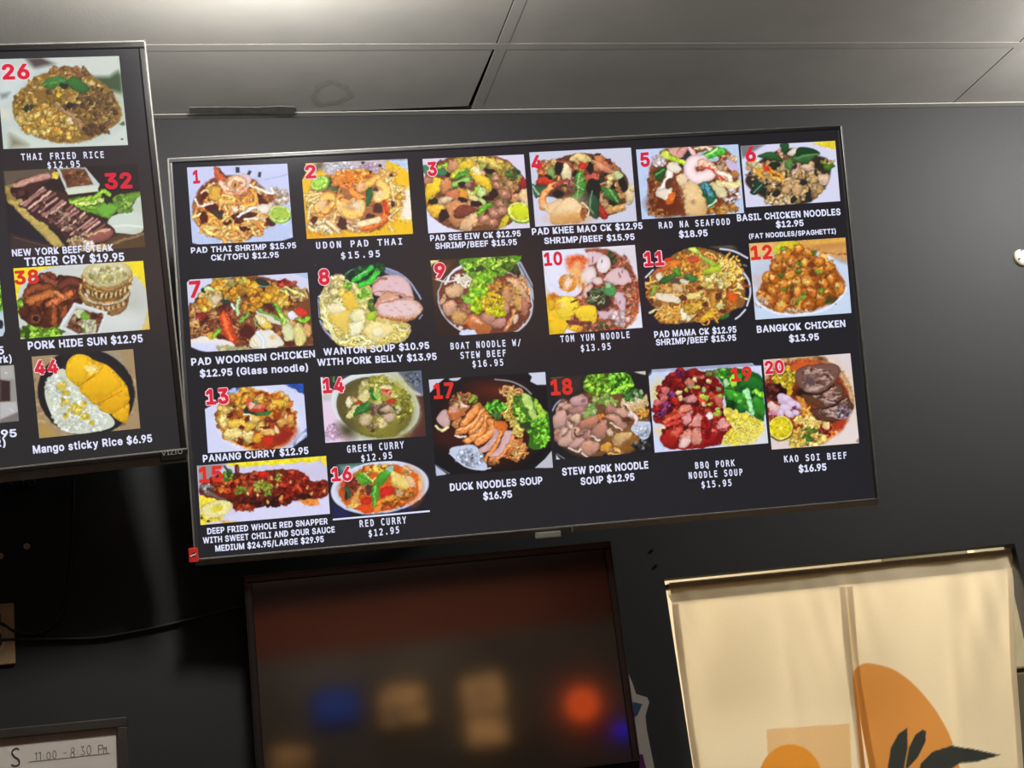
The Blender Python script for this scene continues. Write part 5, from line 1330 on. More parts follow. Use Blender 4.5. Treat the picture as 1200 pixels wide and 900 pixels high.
def dish_13():
    p = Pic(220, 430, 7.5, [(140, 200), (1015, 145), (1057, 700), (178, 757)], (208, 214, 244), seed=13)
    p.P([(100, 180), (500, 160), (360, 270), (150, 372), (100, 380)], BK)
    p.P([(350, 200), (560, 165), (480, 210), (370, 270)], (30, 60, 150))
    p.L([(370, 210), (410, 190)], 26, (170, 190, 230), 0, 0)
    p.P([(840, 155), (1030, 130), (1040, 260), (940, 200)], (40, 80, 170))
    p.P([(150, 370), (360, 270), (520, 190), (640, 165), (860, 160), (960, 220), (1022, 250), (1050, 600), (930, 720), (170, 760)], (212, 216, 246))
    p.E(610, 470, 372, 290, (232, 232, 250), 10, soft=10)
    p.P([(930, 680), (1010, 580), (1050, 540), (1050, 610), (960, 690)], (90, 116, 176), 1, soft=6)
    p.P([(960, 640), (1030, 570), (1040, 600), (960, 680)], (206, 216, 246), 1, soft=4)
    p.E(610, 470, 358, 268, (236, 170, 90), 10)
    p.E(612, 468, 340, 254, (170, 66, 24), 10, 0, .1)
    p.E(830, 600, 110, 80, (150, 40, 30), -20, .1, soft=20)
    p.chunks(500, 430, 230, 220, 100, [(240, 180, 70), (226, 150, 50), (246, 206, 110), (206, 110, 36)], 24, 54)
    p.chunks(760, 320, 150, 90, 36, [(236, 160, 60), (246, 190, 90), (214, 120, 40)], 20, 44)
    p.chunks(880, 460, 60, 80, 20, [(206, 90, 36), (230, 150, 70), (180, 60, 30)], 18, 36)
    p.chunks(470, 300, 110, 60, 24, [(230, 160, 50), (240, 190, 90), (190, 110, 40)], 20, 40)
    for q, c in (([(330, 510), (400, 460), (540, 480), (600, 520), (520, 560), (400, 530)], (246, 200, 80)), ([(330, 560), (440, 540), (480, 590), (360, 640)], (250, 224, 140)), ([(480, 580), (580, 570), (560, 640), (500, 640)], (246, 222, 150)),
                 ([(540, 640), (640, 570), (670, 620), (600, 670)], (240, 170, 50)), ([(610, 530), (740, 540), (770, 590), (700, 600), (630, 570)], (240, 190, 110)), ([(760, 510), (810, 550), (810, 590), (770, 580)], (248, 220, 150)),
                 ([(740, 290), (830, 290), (870, 340), (790, 350)], (248, 196, 60)), ([(780, 480), (830, 460), (870, 500), (810, 520)], (240, 176, 90)), ([(880, 430), (930, 420), (940, 490), (890, 500)], (238, 170, 80)),
                 ([(280, 440), (330, 420), (340, 510), (300, 540)], (246, 220, 140)), ([(550, 420), (620, 440), (620, 500), (560, 500)], (244, 196, 100)), ([(840, 430), (870, 420), (880, 460), (850, 470)], (246, 200, 140))):
        p.P(q, c, 1, .25, .2)
    for x, y, a, b in ((480, 530, 30, 26), (730, 470, 60, 22), (370, 420, 34, 26), (460, 660, 24, 40), (680, 530, 40, 16), (520, 460, 26, 26), (880, 380, 26, 18), (560, 690, 26, 16)):
        p.E(x, y, a, b, (110, 40, 24), 0, .35)
    p.P([(650, 630), (720, 600), (760, 650), (700, 700)], (206, 50, 30), 1, .2)
    p.P([(490, 400), (560, 300), (640, 320), (700, 400), (640, 430), (540, 420)], (36, 54, 40), 1)
    p.P([(600, 400), (740, 390), (700, 430), (620, 430)], (70, 120, 60), 1, .2)
    p.L([(490, 410), (540, 420), (560, 470)], 16, (220, 226, 190))
    p.P([(510, 300), (540, 260), (570, 330), (560, 380), (530, 360)], (222, 90, 66), 1, .2)
    p.P([(540, 370), (620, 370), (690, 350), (660, 390), (560, 400)], (222, 60, 40), 1, .2)
    p.E(560, 340, 26, 36, (240, 190, 170), 0, .3, .1)
    p.E(620, 350, 50, 26, (226, 130, 100), 0, .3, .2)
    p.E(600, 310, 20, 30, (120, 130, 90), 0, .3)
    p.P([(1060, 590), (1052, 610), (925, 705), (900, 740), (1080, 740)], BK)
    return p.grain()


def dish_14():
    p = Pic(360, 430, 7.5, [(117, 90), (1003, 30), (1045, 608), (160, 668)], (206, 208, 212), seed=14)
    p.P([(110, 80), (400, 65), (250, 200), (130, 250)], (60, 50, 56), soft=4)
    p.P([(110, 90), (140, 90), (150, 300), (120, 300)], (232, 220, 232))
    p.L([(235, 90), (240, 130)], 18, (70, 150, 60))
    p.P([(120, 250), (230, 240), (220, 300), (140, 310)], (190, 196, 190), soft=6)
    p.P([(120, 300), (260, 300), (420, 680), (140, 690)], (232, 206, 230), soft=8)
    p.chunks(230, 580, 90, 70, 40, [(240, 190, 230), (226, 180, 220), (236, 214, 240)], 10, 24)
    p.P([(780, 30), (1020, 20), (1020, 250), (930, 200)], (96, 104, 124), soft=4)
    p.chunks(930, 110, 70, 60, 60, [(120, 130, 150), (70, 78, 100), (140, 144, 160)], 6, 14)
    p.P([(940, 250), (1030, 250), (1060, 660), (760, 660)], (84, 48, 46), soft=4)
    p.P([(820, 600), (920, 560), (930, 620), (820, 640)], (110, 60, 54), soft=6)
    p.E(600, 340, 392, 288, (232, 236, 242), 14)
    p.E(600, 350, 386, 280, (214, 218, 222), 14, soft=10)
    p.E(590, 355, 338, 262, (92, 88, 56), 14)
    p.E(600, 365, 326, 250, (84, 70, 44), 14, soft=6)
    p.E(650, 380, 280, 215, (134, 130, 50), 14, soft=40)
    p.E(760, 250, 130, 130, (170, 166, 60), 20, .2, soft=40)
    p.chunks(820, 330, 90, 130, 50, [(196, 190, 70), (160, 156, 56), (214, 206, 90), (130, 130, 50)], 14, 34)
    p.E(600, 570, 160, 40, (140, 134, 50), 5, .2, soft=20)
    p.E(350, 560, 80, 60, (84, 76, 54), 25, .2, soft=20)
    p.chunks(580, 200, 140, 70, 40, [(222, 214, 130), (206, 200, 100), (190, 180, 90), (236, 226, 160)], 16, 36)
    p.chunks(650, 110, 110, 24, 20, [(190, 186, 70), (210, 206, 100)], 14, 32)
    p.P([(340, 300), (370, 260), (410, 290), (380, 350), (345, 340)], (240, 232, 190), 1, .2)
    p.chunks(430, 280, 40, 40, 12, [(190, 140, 100), (206, 180, 120), (150, 100, 70)], 14, 28)
    p.P([(440, 300), (490, 280), (490, 320), (450, 325)], (200, 60, 30), 1)
    p.P([(440, 270), (520, 190), (550, 230), (520, 310), (460, 290)], (232, 222, 150), 1, .2)
    p.P([(345, 440), (400, 350), (470, 330), (440, 420), (380, 450)], (226, 220, 150), 1, .2)
    p.P([(405, 440), (430, 360), (500, 315), (565, 310), (550, 370), (470, 410)], (50, 110, 50), 1, .3, .3)
    p.L([(410, 435), (560, 315)], 5, (110, 160, 90), 0, 0)
    p.P([(545, 200), (570, 175), (600, 240), (620, 280), (580, 290)], (46, 120, 44), 1, .2)
    p.L([(580, 220), (610, 280)], 14, (140, 210, 70))
    p.P([(640, 180), (720, 150), (740, 190), (700, 200), (660, 200)], (240, 226, 170), 1, .15)
    p.P([(655, 195), (710, 190), (745, 240), (690, 260)], (232, 140, 110), 1, .2)
    p.P([(650, 195), (720, 195), (700, 215), (660, 215)], (214, 70, 40), 1)
    p.P([(680, 310), (740, 270), (780, 290), (740, 330), (700, 335)], (196, 60, 36), 1, .2)
    p.P([(740, 245), (800, 240), (790, 265), (750, 265)], (232, 220, 150), 1)
    p.P([(780, 330), (830, 360), (810, 410), (780, 400)], (226, 216, 160), 1, .2)
    p.L([(620, 190), (640, 300)], 30, (150, 176, 80))
    p.chunks(660, 370, 120, 50, 40, [(170, 140, 110), (196, 170, 140), (110, 84, 64), (140, 110, 90)], 16, 32)
    for q, c in (([(455, 470), (500, 410), (560, 420), (570, 480), (490, 520)], (206, 184, 140)), ([(590, 490), (650, 440), (705, 510), (640, 550)], (226, 206, 140)), ([(660, 420), (740, 410), (790, 430), (720, 490), (680, 470)], (206, 176, 150)), ([(640, 370), (720, 340), (740, 390), (660, 400)], (206, 180, 150)), ([(590, 300), (650, 290), (650, 330), (600, 330)], (214, 206, 120))):
        p.P(q, c, 1, .3, .2)
    p.chunks(580, 520, 40, 36, 14, [(150, 120, 80), (200, 170, 110), (100, 80, 50)], 12, 26)
    p.L([(810, 500), (850, 450), (890, 400)], 14, (90, 90, 40), 0, 0)
    return p.grain()


def dish_15():
    p = Pic(215, 530, 6.0, [(95, 95), (1003, 25), (1030, 432), (120, 512)], (212, 206, 234), seed=15)
    p.P([(280, 80), (1010, 20), (1015, 110), (960, 65), (400, 105)], (244, 226, 40))
    p.P([(100, 90), (300, 80), (210, 190), (110, 240)], (150, 140, 146), soft=6)
    p.P([(960, 65), (1005, 120), (1010, 200), (900, 205), (820, 130)], (206, 200, 230), soft=20)
    p.P([(110, 300), (350, 370), (250, 480), (120, 515)], (244, 220, 60))
    p.P([(250, 480), (420, 490), (300, 510)], (226, 170, 60), soft=4)
    p.P([(260, 470), (400, 420), (700, 370), (1010, 310), (1035, 435), (420, 490)], (216, 214, 244))
    p.E(880, 340, 70, 36, (232, 140, 60), 15, .2)
    p.P([(110, 250), (170, 190), (260, 150), (420, 150), (560, 130), (720, 120), (830, 140), (900, 200), (1010, 200), (1015, 300), (930, 330), (800, 340), (700, 350), (600, 370), (480, 400), (360, 410), (300, 350), (140, 310)], (110, 34, 20), 1)
    p.chunks(300, 230, 120, 60, 50, [(206, 84, 36), (190, 60, 26), (220, 120, 50), (150, 46, 20)], 12, 26)
    p.chunks(560, 260, 240, 110, 200, [(170, 36, 22), (196, 52, 26), (130, 26, 18), (150, 60, 30), (110, 24, 18), (206, 90, 44)], 10, 26)
    p.chunks(780, 220, 110, 80, 90, [(180, 44, 28), (150, 32, 22), (206, 70, 40), (120, 24, 18)], 10, 26)
    p.chunks(950, 260, 60, 50, 40, [(150, 44, 24), (176, 64, 36), (120, 30, 20)], 10, 22)
    p.chunks(560, 340, 230, 36, 40, [(60, 24, 22), (84, 30, 22), (110, 40, 24)], 12, 30)
    p.E(850, 310, 60, 20, (54, 22, 20), 0, .3)
    p.L([(480, 355), (560, 360), (690, 350)], 8, (30, 20, 20), 0, 0)
    p.chunks(430, 390, 70, 18, 20, [(140, 40, 26), (180, 70, 40)], 8, 18)
    p.E(560, 155, 34, 24, (206, 40, 26), 0, .2, .2, .2)
    p.E(690, 330, 16, 24, (206, 84, 40), 0, .3)
    for x, y in ((550, 205), (750, 205), (660, 230), (520, 300), (450, 290), (300, 215), (690, 320), (590, 350), (870, 250), (900, 290), (990, 280), (620, 180)):
        p.E(x, y, 10, 13, (232, 170, 100), 0, .2, .2)
    p.chunks(550, 240, 70, 36, 44, [(170, 180, 60), (140, 160, 50), (200, 200, 90)], 8, 18, .3)
    p.chunks(410, 260, 40, 36, 24, [(150, 160, 50), (120, 130, 44)], 8, 18, .3)
    p.chunks(670, 175, 22, 34, 16, [(200, 180, 60), (170, 190, 70)], 8, 16)
    p.chunks(590, 285, 30, 16, 10, [(130, 170, 60)], 8, 16, .3)
    p.P([(110, 240), (180, 225), (200, 280), (330, 350), (250, 330), (150, 300)], (120, 100, 90), 1, .2)
    p.chunks(160, 255, 46, 26, 30, [(190, 180, 180), (70, 60, 60), (140, 120, 110)], 6, 14)
    p.chunks(310, 160, 36, 34, 26, [(80, 140, 40), (120, 180, 60), (50, 90, 36)], 8, 18)
    p.L([(290, 100), (310, 130), (320, 160)], 16, (40, 70, 40))
    p.L([(370, 100), (372, 180)], 20, (80, 30, 26))
    p.L([(385, 95), (388, 150)], 8, (100, 40, 34))
    p.warp()
    p.E(215, 405, 130, 62, (206, 190, 90), -14, .06)
    p.E(230, 400, 118, 56, (240, 230, 160), -14, .05, .1)
    p.E(236, 396, 42, 26, (222, 206, 70), -14, .1, 0, 0, 4)
    p.L([(130, 440), (180, 480), (260, 470)], 20, (230, 206, 70), 0, 0)
    p.E(175, 485, 12, 9, (60, 60, 30))
    p.E(127, 462, 8, 12, (60, 60, 30))
    return p.grain()


def dish_16():
    p = Pic(370, 530, 7.5, [(105, 112), (988, 55), (1005, 520), (150, 600)], BK, seed=16)
    p.P([(200, 110), (420, 90), (340, 150), (220, 180)], (110, 160, 150), soft=14)
    p.P([(140, 440), (300, 520), (300, 580), (150, 590)], (40, 38, 84), soft=14)
    p.P([(600, 540), (860, 450), (860, 520), (620, 560)], (40, 36, 76), soft=14)
    p.E(563, 310, 432, 232, (190, 200, 230), -7)
    p.E(563, 306, 426, 224, (222, 226, 244), -7)
    p.E(575, 308, 412, 212, (200, 206, 226), -7, soft=6)
    p.E(563, 316, 362, 208, (206, 120, 60), -8)
    p.E(562, 318, 354, 202, (214, 92, 32), -8)
    p.E(830, 300, 90, 140, (232, 104, 30), -10, .1, soft=20)
    p.E(300, 330, 80, 80, (180, 70, 30), 0, .2, soft=20)
    p.chunks(560, 160, 160, 40, 40, [(236, 170, 70), (226, 130, 50), (240, 200, 90), (190, 90, 40)], 14, 32)
    p.chunks(380, 300, 110, 80, 40, [(206, 130, 70), (170, 80, 40), (226, 170, 110), (110, 60, 40)], 16, 34)
    p.chunks(640, 430, 140, 80, 40, [(236, 130, 40), (226, 100, 30), (240, 160, 60), (206, 80, 30)], 18, 36)
    p.chunks(780, 370, 80, 70, 30, [(226, 150, 70), (206, 120, 50), (170, 110, 50)], 14, 28)
    p.chunks(330, 280, 60, 40, 14, [(120, 50, 40), (150, 60, 44)], 14, 28)
    p.E(285, 350, 26, 50, (70, 90, 60), -8, .1, .3)
    p.E(265, 380, 16, 40, (40, 50, 44), 0, .2)
    p.P([(265, 480), (330, 380), (400, 290), (410, 310), (380, 400), (390, 470), (330, 490)], (226, 160, 80), 1, .25)
    p.P([(280, 470), (390, 450), (380, 480), (310, 492)], (244, 206, 110), 1)
    p.P([(400, 410), (470, 390), (490, 450), (410, 460)], (206, 50, 34), 1, .2)
    p.P([(350, 480), (440, 460), (500, 490), (480, 540), (390, 520)], (228, 80, 34), 1, .15)
    p.P([(440, 300), (490, 290), (490, 350), (450, 370)], (90, 50, 44), 1)
    p.P([(570, 330), (620, 300), (690, 320), (660, 370), (600, 400), (560, 390)], (216, 44, 40), 1, .2)
    p.P([(560, 420), (640, 380), (690, 380), (690, 420), (620, 440)], (242, 160, 60), 1, .2)
    p.P([(520, 470), (560, 430), (600, 480), (560, 530), (520, 540)], (240, 140, 50), 1, .15)
    for a in ([(590, 490), (640, 470), (700, 480)], [(720, 390), (760, 410), (800, 400)], [(600, 450), (660, 440)]):
        p.L(a, 16, (130, 70, 30))
    p.P([(700, 330), (760, 340), (760, 380), (710, 380)], (214, 170, 120), 1, .2)
    p.E(560, 160, 36, 18, (240, 206, 60), 0, .3)
    p.P([(660, 220), (650, 170), (690, 160), (800, 230), (830, 290), (780, 320), (690, 290)], (240, 210, 120), 1, .15)
    p.P([(650, 240), (700, 280), (790, 310), (740, 315), (680, 290)], (206, 180, 90), 1)
    p.P([(790, 140), (820, 170), (870, 270), (880, 310), (830, 290), (780, 200)], (240, 196, 150), 1, .15)
    p.chunks(790, 160, 40, 40, 12, [(236, 180, 110), (226, 150, 80)], 12, 24)
    p.P([(345, 190), (400, 180), (470, 210), (490, 260), (440, 290), (390, 270)], (90, 170, 50), 1, .25, .3)
    p.L([(360, 195), (470, 260)], 5, (60, 120, 40), 0, 0)
    p.P([(520, 260), (560, 190), (630, 140), (700, 140), (650, 200), (590, 280), (550, 290)], (80, 160, 50), 1, .25, .3)
    p.P([(610, 150), (660, 120), (700, 135), (660, 180)], (150, 210, 180), 1)
    p.P([(495, 290), (520, 255), (560, 300), (550, 400), (510, 485), (490, 400)], (76, 160, 44), 1, .25)
    p.L([(520, 290), (515, 470)], 8, (150, 210, 100), 0, 0)
    p.L([(430, 190), (490, 250), (520, 220)], 16, (190, 210, 110))
    p.P([(900, 200), (940, 230), (930, 320), (910, 330)], (236, 190, 130), 1, soft=4)
    p.P([(700, 70), (820, 75), (980, 190), (990, 240), (1050, 100), (900, 30)], BK, soft=3, a=.0)
    return p.grain()


def dish_17():
    p = Pic(500, 435, 7.5, [(18, 75), (1042, 5), (1110, 850), (80, 920)], (26, 25, 29), seed=17)
    p.P([(10, 60), (160, 62), (100, 110), (30, 190)], (206, 206, 226))
    p.P([(200, 64), (300, 54), (270, 82), (215, 82)], (200, 200, 222), 1)
    p.P([(890, 15), (1045, 5), (1052, 118), (970, 120), (910, 90), (925, 50)], (206, 210, 230), 0)
    p.P([(950, 850), (1040, 770), (1105, 690), (1115, 850)], (190, 190, 202))
    p.P([(75, 830), (180, 905), (85, 925)], (190, 196, 222))
    p.L([(75, 825), (150, 870), (200, 900)], 8, (120, 124, 140), 0, 0)
    p.E(580, 480, 520, 420, (24, 22, 26), 8)
    p.E(540, 480, 450, 360, (52, 26, 22), 12, soft=30)
    p.E(640, 170, 180, 70, (90, 36, 26), 8, .2, soft=26)
    p.E(180, 590, 120, 70, (60, 28, 24), 20, .2, soft=26)
    p.L([(600, 72), (740, 90), (850, 140), (920, 200)], 12, (150, 150, 160), 0, 0)
    p.noodles(740, 180, 100, 50, 40, [(226, 176, 110), (206, 140, 80), (180, 100, 60)], 14, 110)
    p.noodles(740, 330, 70, 150, 60, [(226, 196, 90), (206, 170, 80), (190, 140, 60), (236, 206, 120)], 14, 110)
    p.noodles(800, 500, 60, 70, 30, [(226, 196, 90), (214, 180, 90)], 16, 90)
    p.noodles(780, 690, 110, 90, 50, [(190, 120, 60), (214, 160, 90), (150, 84, 44)], 16, 110)
    p.noodles(320, 230, 90, 50, 26, [(196, 120, 60), (150, 90, 50), (206, 160, 90)], 14, 70)
    p.chunks(400, 240, 70, 30, 14, [(150, 170, 60), (120, 130, 50), (180, 110, 60)], 12, 24)
    p.lettuce(610, 320, 95, 50, 50, (90, 190, 40))
    p.chunks(600, 400, 50, 30, 16, [(80, 110, 50), (110, 130, 60)], 12, 26)
    p.P([(760, 230), (820, 220), (880, 200), (960, 260), (1060, 360), (1090, 420), (1085, 590), (980, 690), (900, 660), (900, 500), (800, 440), (760, 340)], (56, 110, 30), 1)
    p.lettuce(990, 520, 95, 140, 110, (110, 200, 40), -20)
    p.lettuce(820, 360, 60, 110, 60, (140, 206, 60), -20)
    p.P([(830, 230), (880, 200), (930, 280), (970, 430), (920, 400)], (196, 226, 120), 1, .25)
    p.P([(940, 240), (980, 270), (1050, 370), (1010, 420), (960, 340)], (176, 220, 70), 1, .25)
    p.E(870, 360, 30, 46, (70, 110, 36), -20, .3)
    p.E(880, 480, 60, 30, (46, 66, 34), 20, .3)
    p.P([(200, 690), (330, 650), (430, 660), (500, 750), (530, 860), (440, 865), (290, 810)], (196, 206, 232), 1)
    p.chunks(380, 760, 120, 70, 40, [(214, 224, 246), (170, 180, 206), (226, 232, 250), (150, 156, 180)], 12, 30)
    p.L([(200, 720), (330, 830), (460, 865), (560, 850)], 12, (206, 216, 240), 0, 0)
    for x, y in ((400, 735), (400, 765)):
        p.E(x, y, 8, 8, (60, 60, 80))
    p.L([(250, 565), (290, 580), (345, 570)], 16, (240, 226, 220), 0, 0)
    p.P([(85, 420), (130, 350), (180, 340), (210, 420), (190, 500), (130, 480)], (206, 170, 166), 1, .25)
    p.L([(80, 480), (130, 520), (190, 490)], 26, (222, 206, 150))
    p.P([(190, 330), (240, 270), (300, 300), (400, 300), (330, 380), (240, 440), (190, 410)], (196, 110, 60), 1, .25)
    p.P([(200, 300), (260, 280), (270, 350), (210, 360)], (214, 160, 140), 1)
    p.chunks(280, 270, 70, 50, 16, [(206, 150, 90), (140, 70, 40), (226, 190, 140)], 16, 30)
    p.E(325, 300, 26, 18, (240, 216, 200), 0, .3)
    p.P([(220, 470), (290, 410), (320, 430), (280, 500)], (196, 130, 80), 1, .2)
    p.L([(300, 470), (350, 380), (410, 300)], 36, (60, 40, 36))
    for a, w in (([(330, 460), (380, 390), (450, 310)], 74), ([(280, 530), (400, 480), (480, 380), (490, 350)], 74), ([(400, 540), (480, 450), (520, 380)], 66), ([(350, 610), (450, 560), (520, 470), (530, 400)], 66), ([(450, 620), (540, 560), (590, 480), (560, 440)], 76)):
        p.L(a, w, (220, 130, 64), .18, .45)
        q = np.array(a) + (-8, -10)
        p.L(q, w * .3, (238, 166, 106), .1, 0, .7)
    p.P([(580, 450), (650, 435), (710, 470), (690, 540), (620, 550)], (216, 110, 40), 1, .25)
    p.P([(455, 690), (560, 600), (600, 500), (630, 540), (620, 640), (560, 690), (500, 720)], (216, 170, 170), 1, .15)
    p.L([(520, 770), (580, 690), (630, 620), (650, 530)], 36, (214, 130, 70))
    p.P([(560, 740), (640, 650), (690, 530), (750, 530), (760, 580), (690, 680), (620, 760)], (220, 176, 178), 1, .15)
    p.L([(570, 780), (680, 720), (750, 620), (760, 580)], 40, (226, 140, 80))
    p.L([(690, 740), (760, 670), (830, 600)], 40, (190, 100, 50))
    p.chunks(580, 790, 60, 20, 12, [(170, 90, 50), (206, 130, 70)], 12, 24)
    p.noodles(800, 690, 90, 70, 16, [(226, 170, 100), (206, 140, 80)], 16, 100)
    return p.grain()


def dish_18():
    p = Pic(630, 430, 7.5, [(105, 90), (950, 35), (1015, 745), (160, 815)], (34, 32, 34), seed=18)
    p.P([(100, 90), (400, 70), (390, 220), (200, 290)], (56, 48, 44), soft=20)
    p.L([(120, 100), (220, 90)], 8, (110, 90, 70), 0, 0)
    p.P([(840, 42), (950, 35), (950, 70), (900, 60)], (206, 200, 190))
    p.L([(130, 385), (160, 330), (200, 290)], 14, (150, 160, 176), 0, 0)
    p.P([(160, 770), (200, 815), (165, 820)], (200, 206, 220))
    p.L([(170, 765), (240, 810)], 10, (120, 126, 140), 0, 0)
    p.E(570, 500, 440, 330, (38, 34, 34), -5)
    p.E(570, 500, 425, 300, (110, 74, 46), -5, soft=10)
    p.P([(640, 600), (860, 540), (900, 620), (820, 740), (640, 780)], (140, 90, 40), 1, soft=10)
    p.P([(820, 530), (900, 480), (990, 490), (985, 600), (930, 640), (870, 600)], (196, 206, 232), 1)
    p.chunks(930, 560, 60, 50, 30, [(214, 222, 244), (170, 180, 206), (226, 230, 246)], 10, 24)
    p.chunks(910, 680, 70, 40, 30, [(60, 56, 56), (140, 144, 150), (30, 28, 30)], 10, 22)
    p.noodles(850, 320, 110, 70, 40, [(226, 196, 150), (206, 160, 100), (236, 214, 180)], 16, 110)
    p.noodles(920, 400, 50, 50, 20, [(232, 170, 70), (220, 150, 60)], 14, 70)
    p.P([(790, 360), (880, 330), (950, 240), (965, 280), (920, 350), (830, 370)], (230, 196, 140), 1, .2)
    p.P([(405, 160), (440, 70), (600, 50), (790, 48), (840, 150), (800, 200), (640, 240), (440, 220)], (90, 150, 30), 1)
    p.lettuce(560, 140, 150, 85, 130, (140, 210, 50), -5)
    p.lettuce(720, 140, 100, 90, 80, (110, 190, 40), -5)
    p.L([(640, 210), (720, 140), (760, 110)], 20, (40, 90, 24), 0, 0)
    p.L([(660, 230), (760, 170), (830, 160)], 30, (150, 210, 60))
    p.chunks(840, 250, 90, 46, 50, [(60, 120, 44), (90, 160, 60), (40, 80, 36), (190, 210, 170)], 10, 24)
    p.chunks(570, 280, 80, 40, 30, [(150, 190, 90), (190, 210, 120), (120, 160, 70)], 12, 28)
    p.chunks(640, 310, 80, 30, 20, [(190, 200, 110), (160, 180, 90)], 12, 26)
    mp = [(206, 160, 146), (190, 140, 126), (216, 176, 160), (176, 124, 110)]
    p.chunks(330, 500, 180, 240, 90, mp + [(150, 96, 80)], 22, 46)
    for q, c in (([(135, 440), (190, 385), (250, 400), (245, 500), (190, 540), (140, 530)], (204, 160, 148)), ([(290, 280), (380, 250), (440, 300), (410, 340), (310, 340)], (206, 160, 160)), ([(270, 380), (370, 340), (420, 370), (350, 415), (290, 405)], (180, 130, 124)),
                 ([(210, 350), (270, 320), (300, 340), (250, 390)], (206, 156, 140)), ([(280, 440), (340, 410), (380, 450), (340, 500)], (216, 180, 150)), ([(360, 510), (430, 440), (510, 420), (530, 480), (460, 540), (390, 550)], (196, 130, 104)),
                 ([(460, 600), (500, 520), (570, 470), (610, 480), (600, 600), (550, 640)], (186, 130, 112)), ([(600, 400), (620, 340), (680, 350), (670, 410)], (186, 126, 114)), ([(600, 440), (680, 410), (740, 460), (790, 520), (740, 550), (660, 480)], (196, 144, 124)),
                 ([(660, 370), (760, 360), (850, 440), (800, 460), (700, 410)], (206, 156, 136)), ([(180, 640), (240, 600), (300, 560), (320, 640), (260, 700), (190, 690)], (214, 170, 156)), ([(290, 580), (330, 520), (370, 540), (360, 600), (310, 640)], (206, 160, 140)),
                 ([(270, 690), (360, 620), (430, 620), (380, 690), (320, 720)], (206, 160, 150)), ([(370, 700), (440, 640), (540, 670), (530, 740), (450, 780), (380, 750)], (200, 146, 124)), ([(600, 560), (640, 530), (670, 580), (640, 620)], (222, 190, 160)),
                 ([(660, 660), (690, 590), (820, 575), (820, 630), (700, 690)], (206, 166, 110)), ([(430, 600), (370, 570), (380, 620), (440, 640)], (186, 130, 116)), ([(150, 560), (200, 550), (190, 600), (150, 600)], (190, 140, 120))):
        p.P(q, c, 1, .32, .3)
    for a in ([(470, 610), (550, 650)], [(640, 490), (740, 555)], [(390, 760), (440, 795)], [(270, 710), (350, 745), (380, 720)], [(700, 530), (740, 550)], [(800, 420), (870, 440)]):
        p.L(a, 14, (236, 220, 206), 0, 0)
    p.L([(820, 400), (870, 450), (860, 500)], 36, (222, 190, 180))
    p.E(790, 460, 40, 22, (84, 44, 36), 10, .2)
    p.chunks(470, 380, 36, 50, 16, [(160, 200, 110), (130, 180, 80), (190, 214, 150)], 14, 28)
    p.E(430, 415, 44, 30, (150, 180, 90), 0, .2, .2)
    p.noodles(560, 440, 40, 30, 20, [(226, 120, 50), (206, 96, 40), (240, 150, 80)], 10, 50)
    p.P([(560, 690), (620, 660), (650, 690), (620, 740), (560, 740)], (224, 160, 60), 1, .2)
    p.L([(630, 760), (700, 770), (720, 740), (680, 720)], 26, (210, 160, 90))
    p.L([(330, 560), (340, 610), (400, 600)], 14, (80, 44, 40), 0, 0)
    p.E(400, 300, 20, 16, (150, 100, 110), 0, .3)
    p.P([(570, 800), (590, 765), (640, 800)], (28, 26, 30), 1)
    return p.grain()


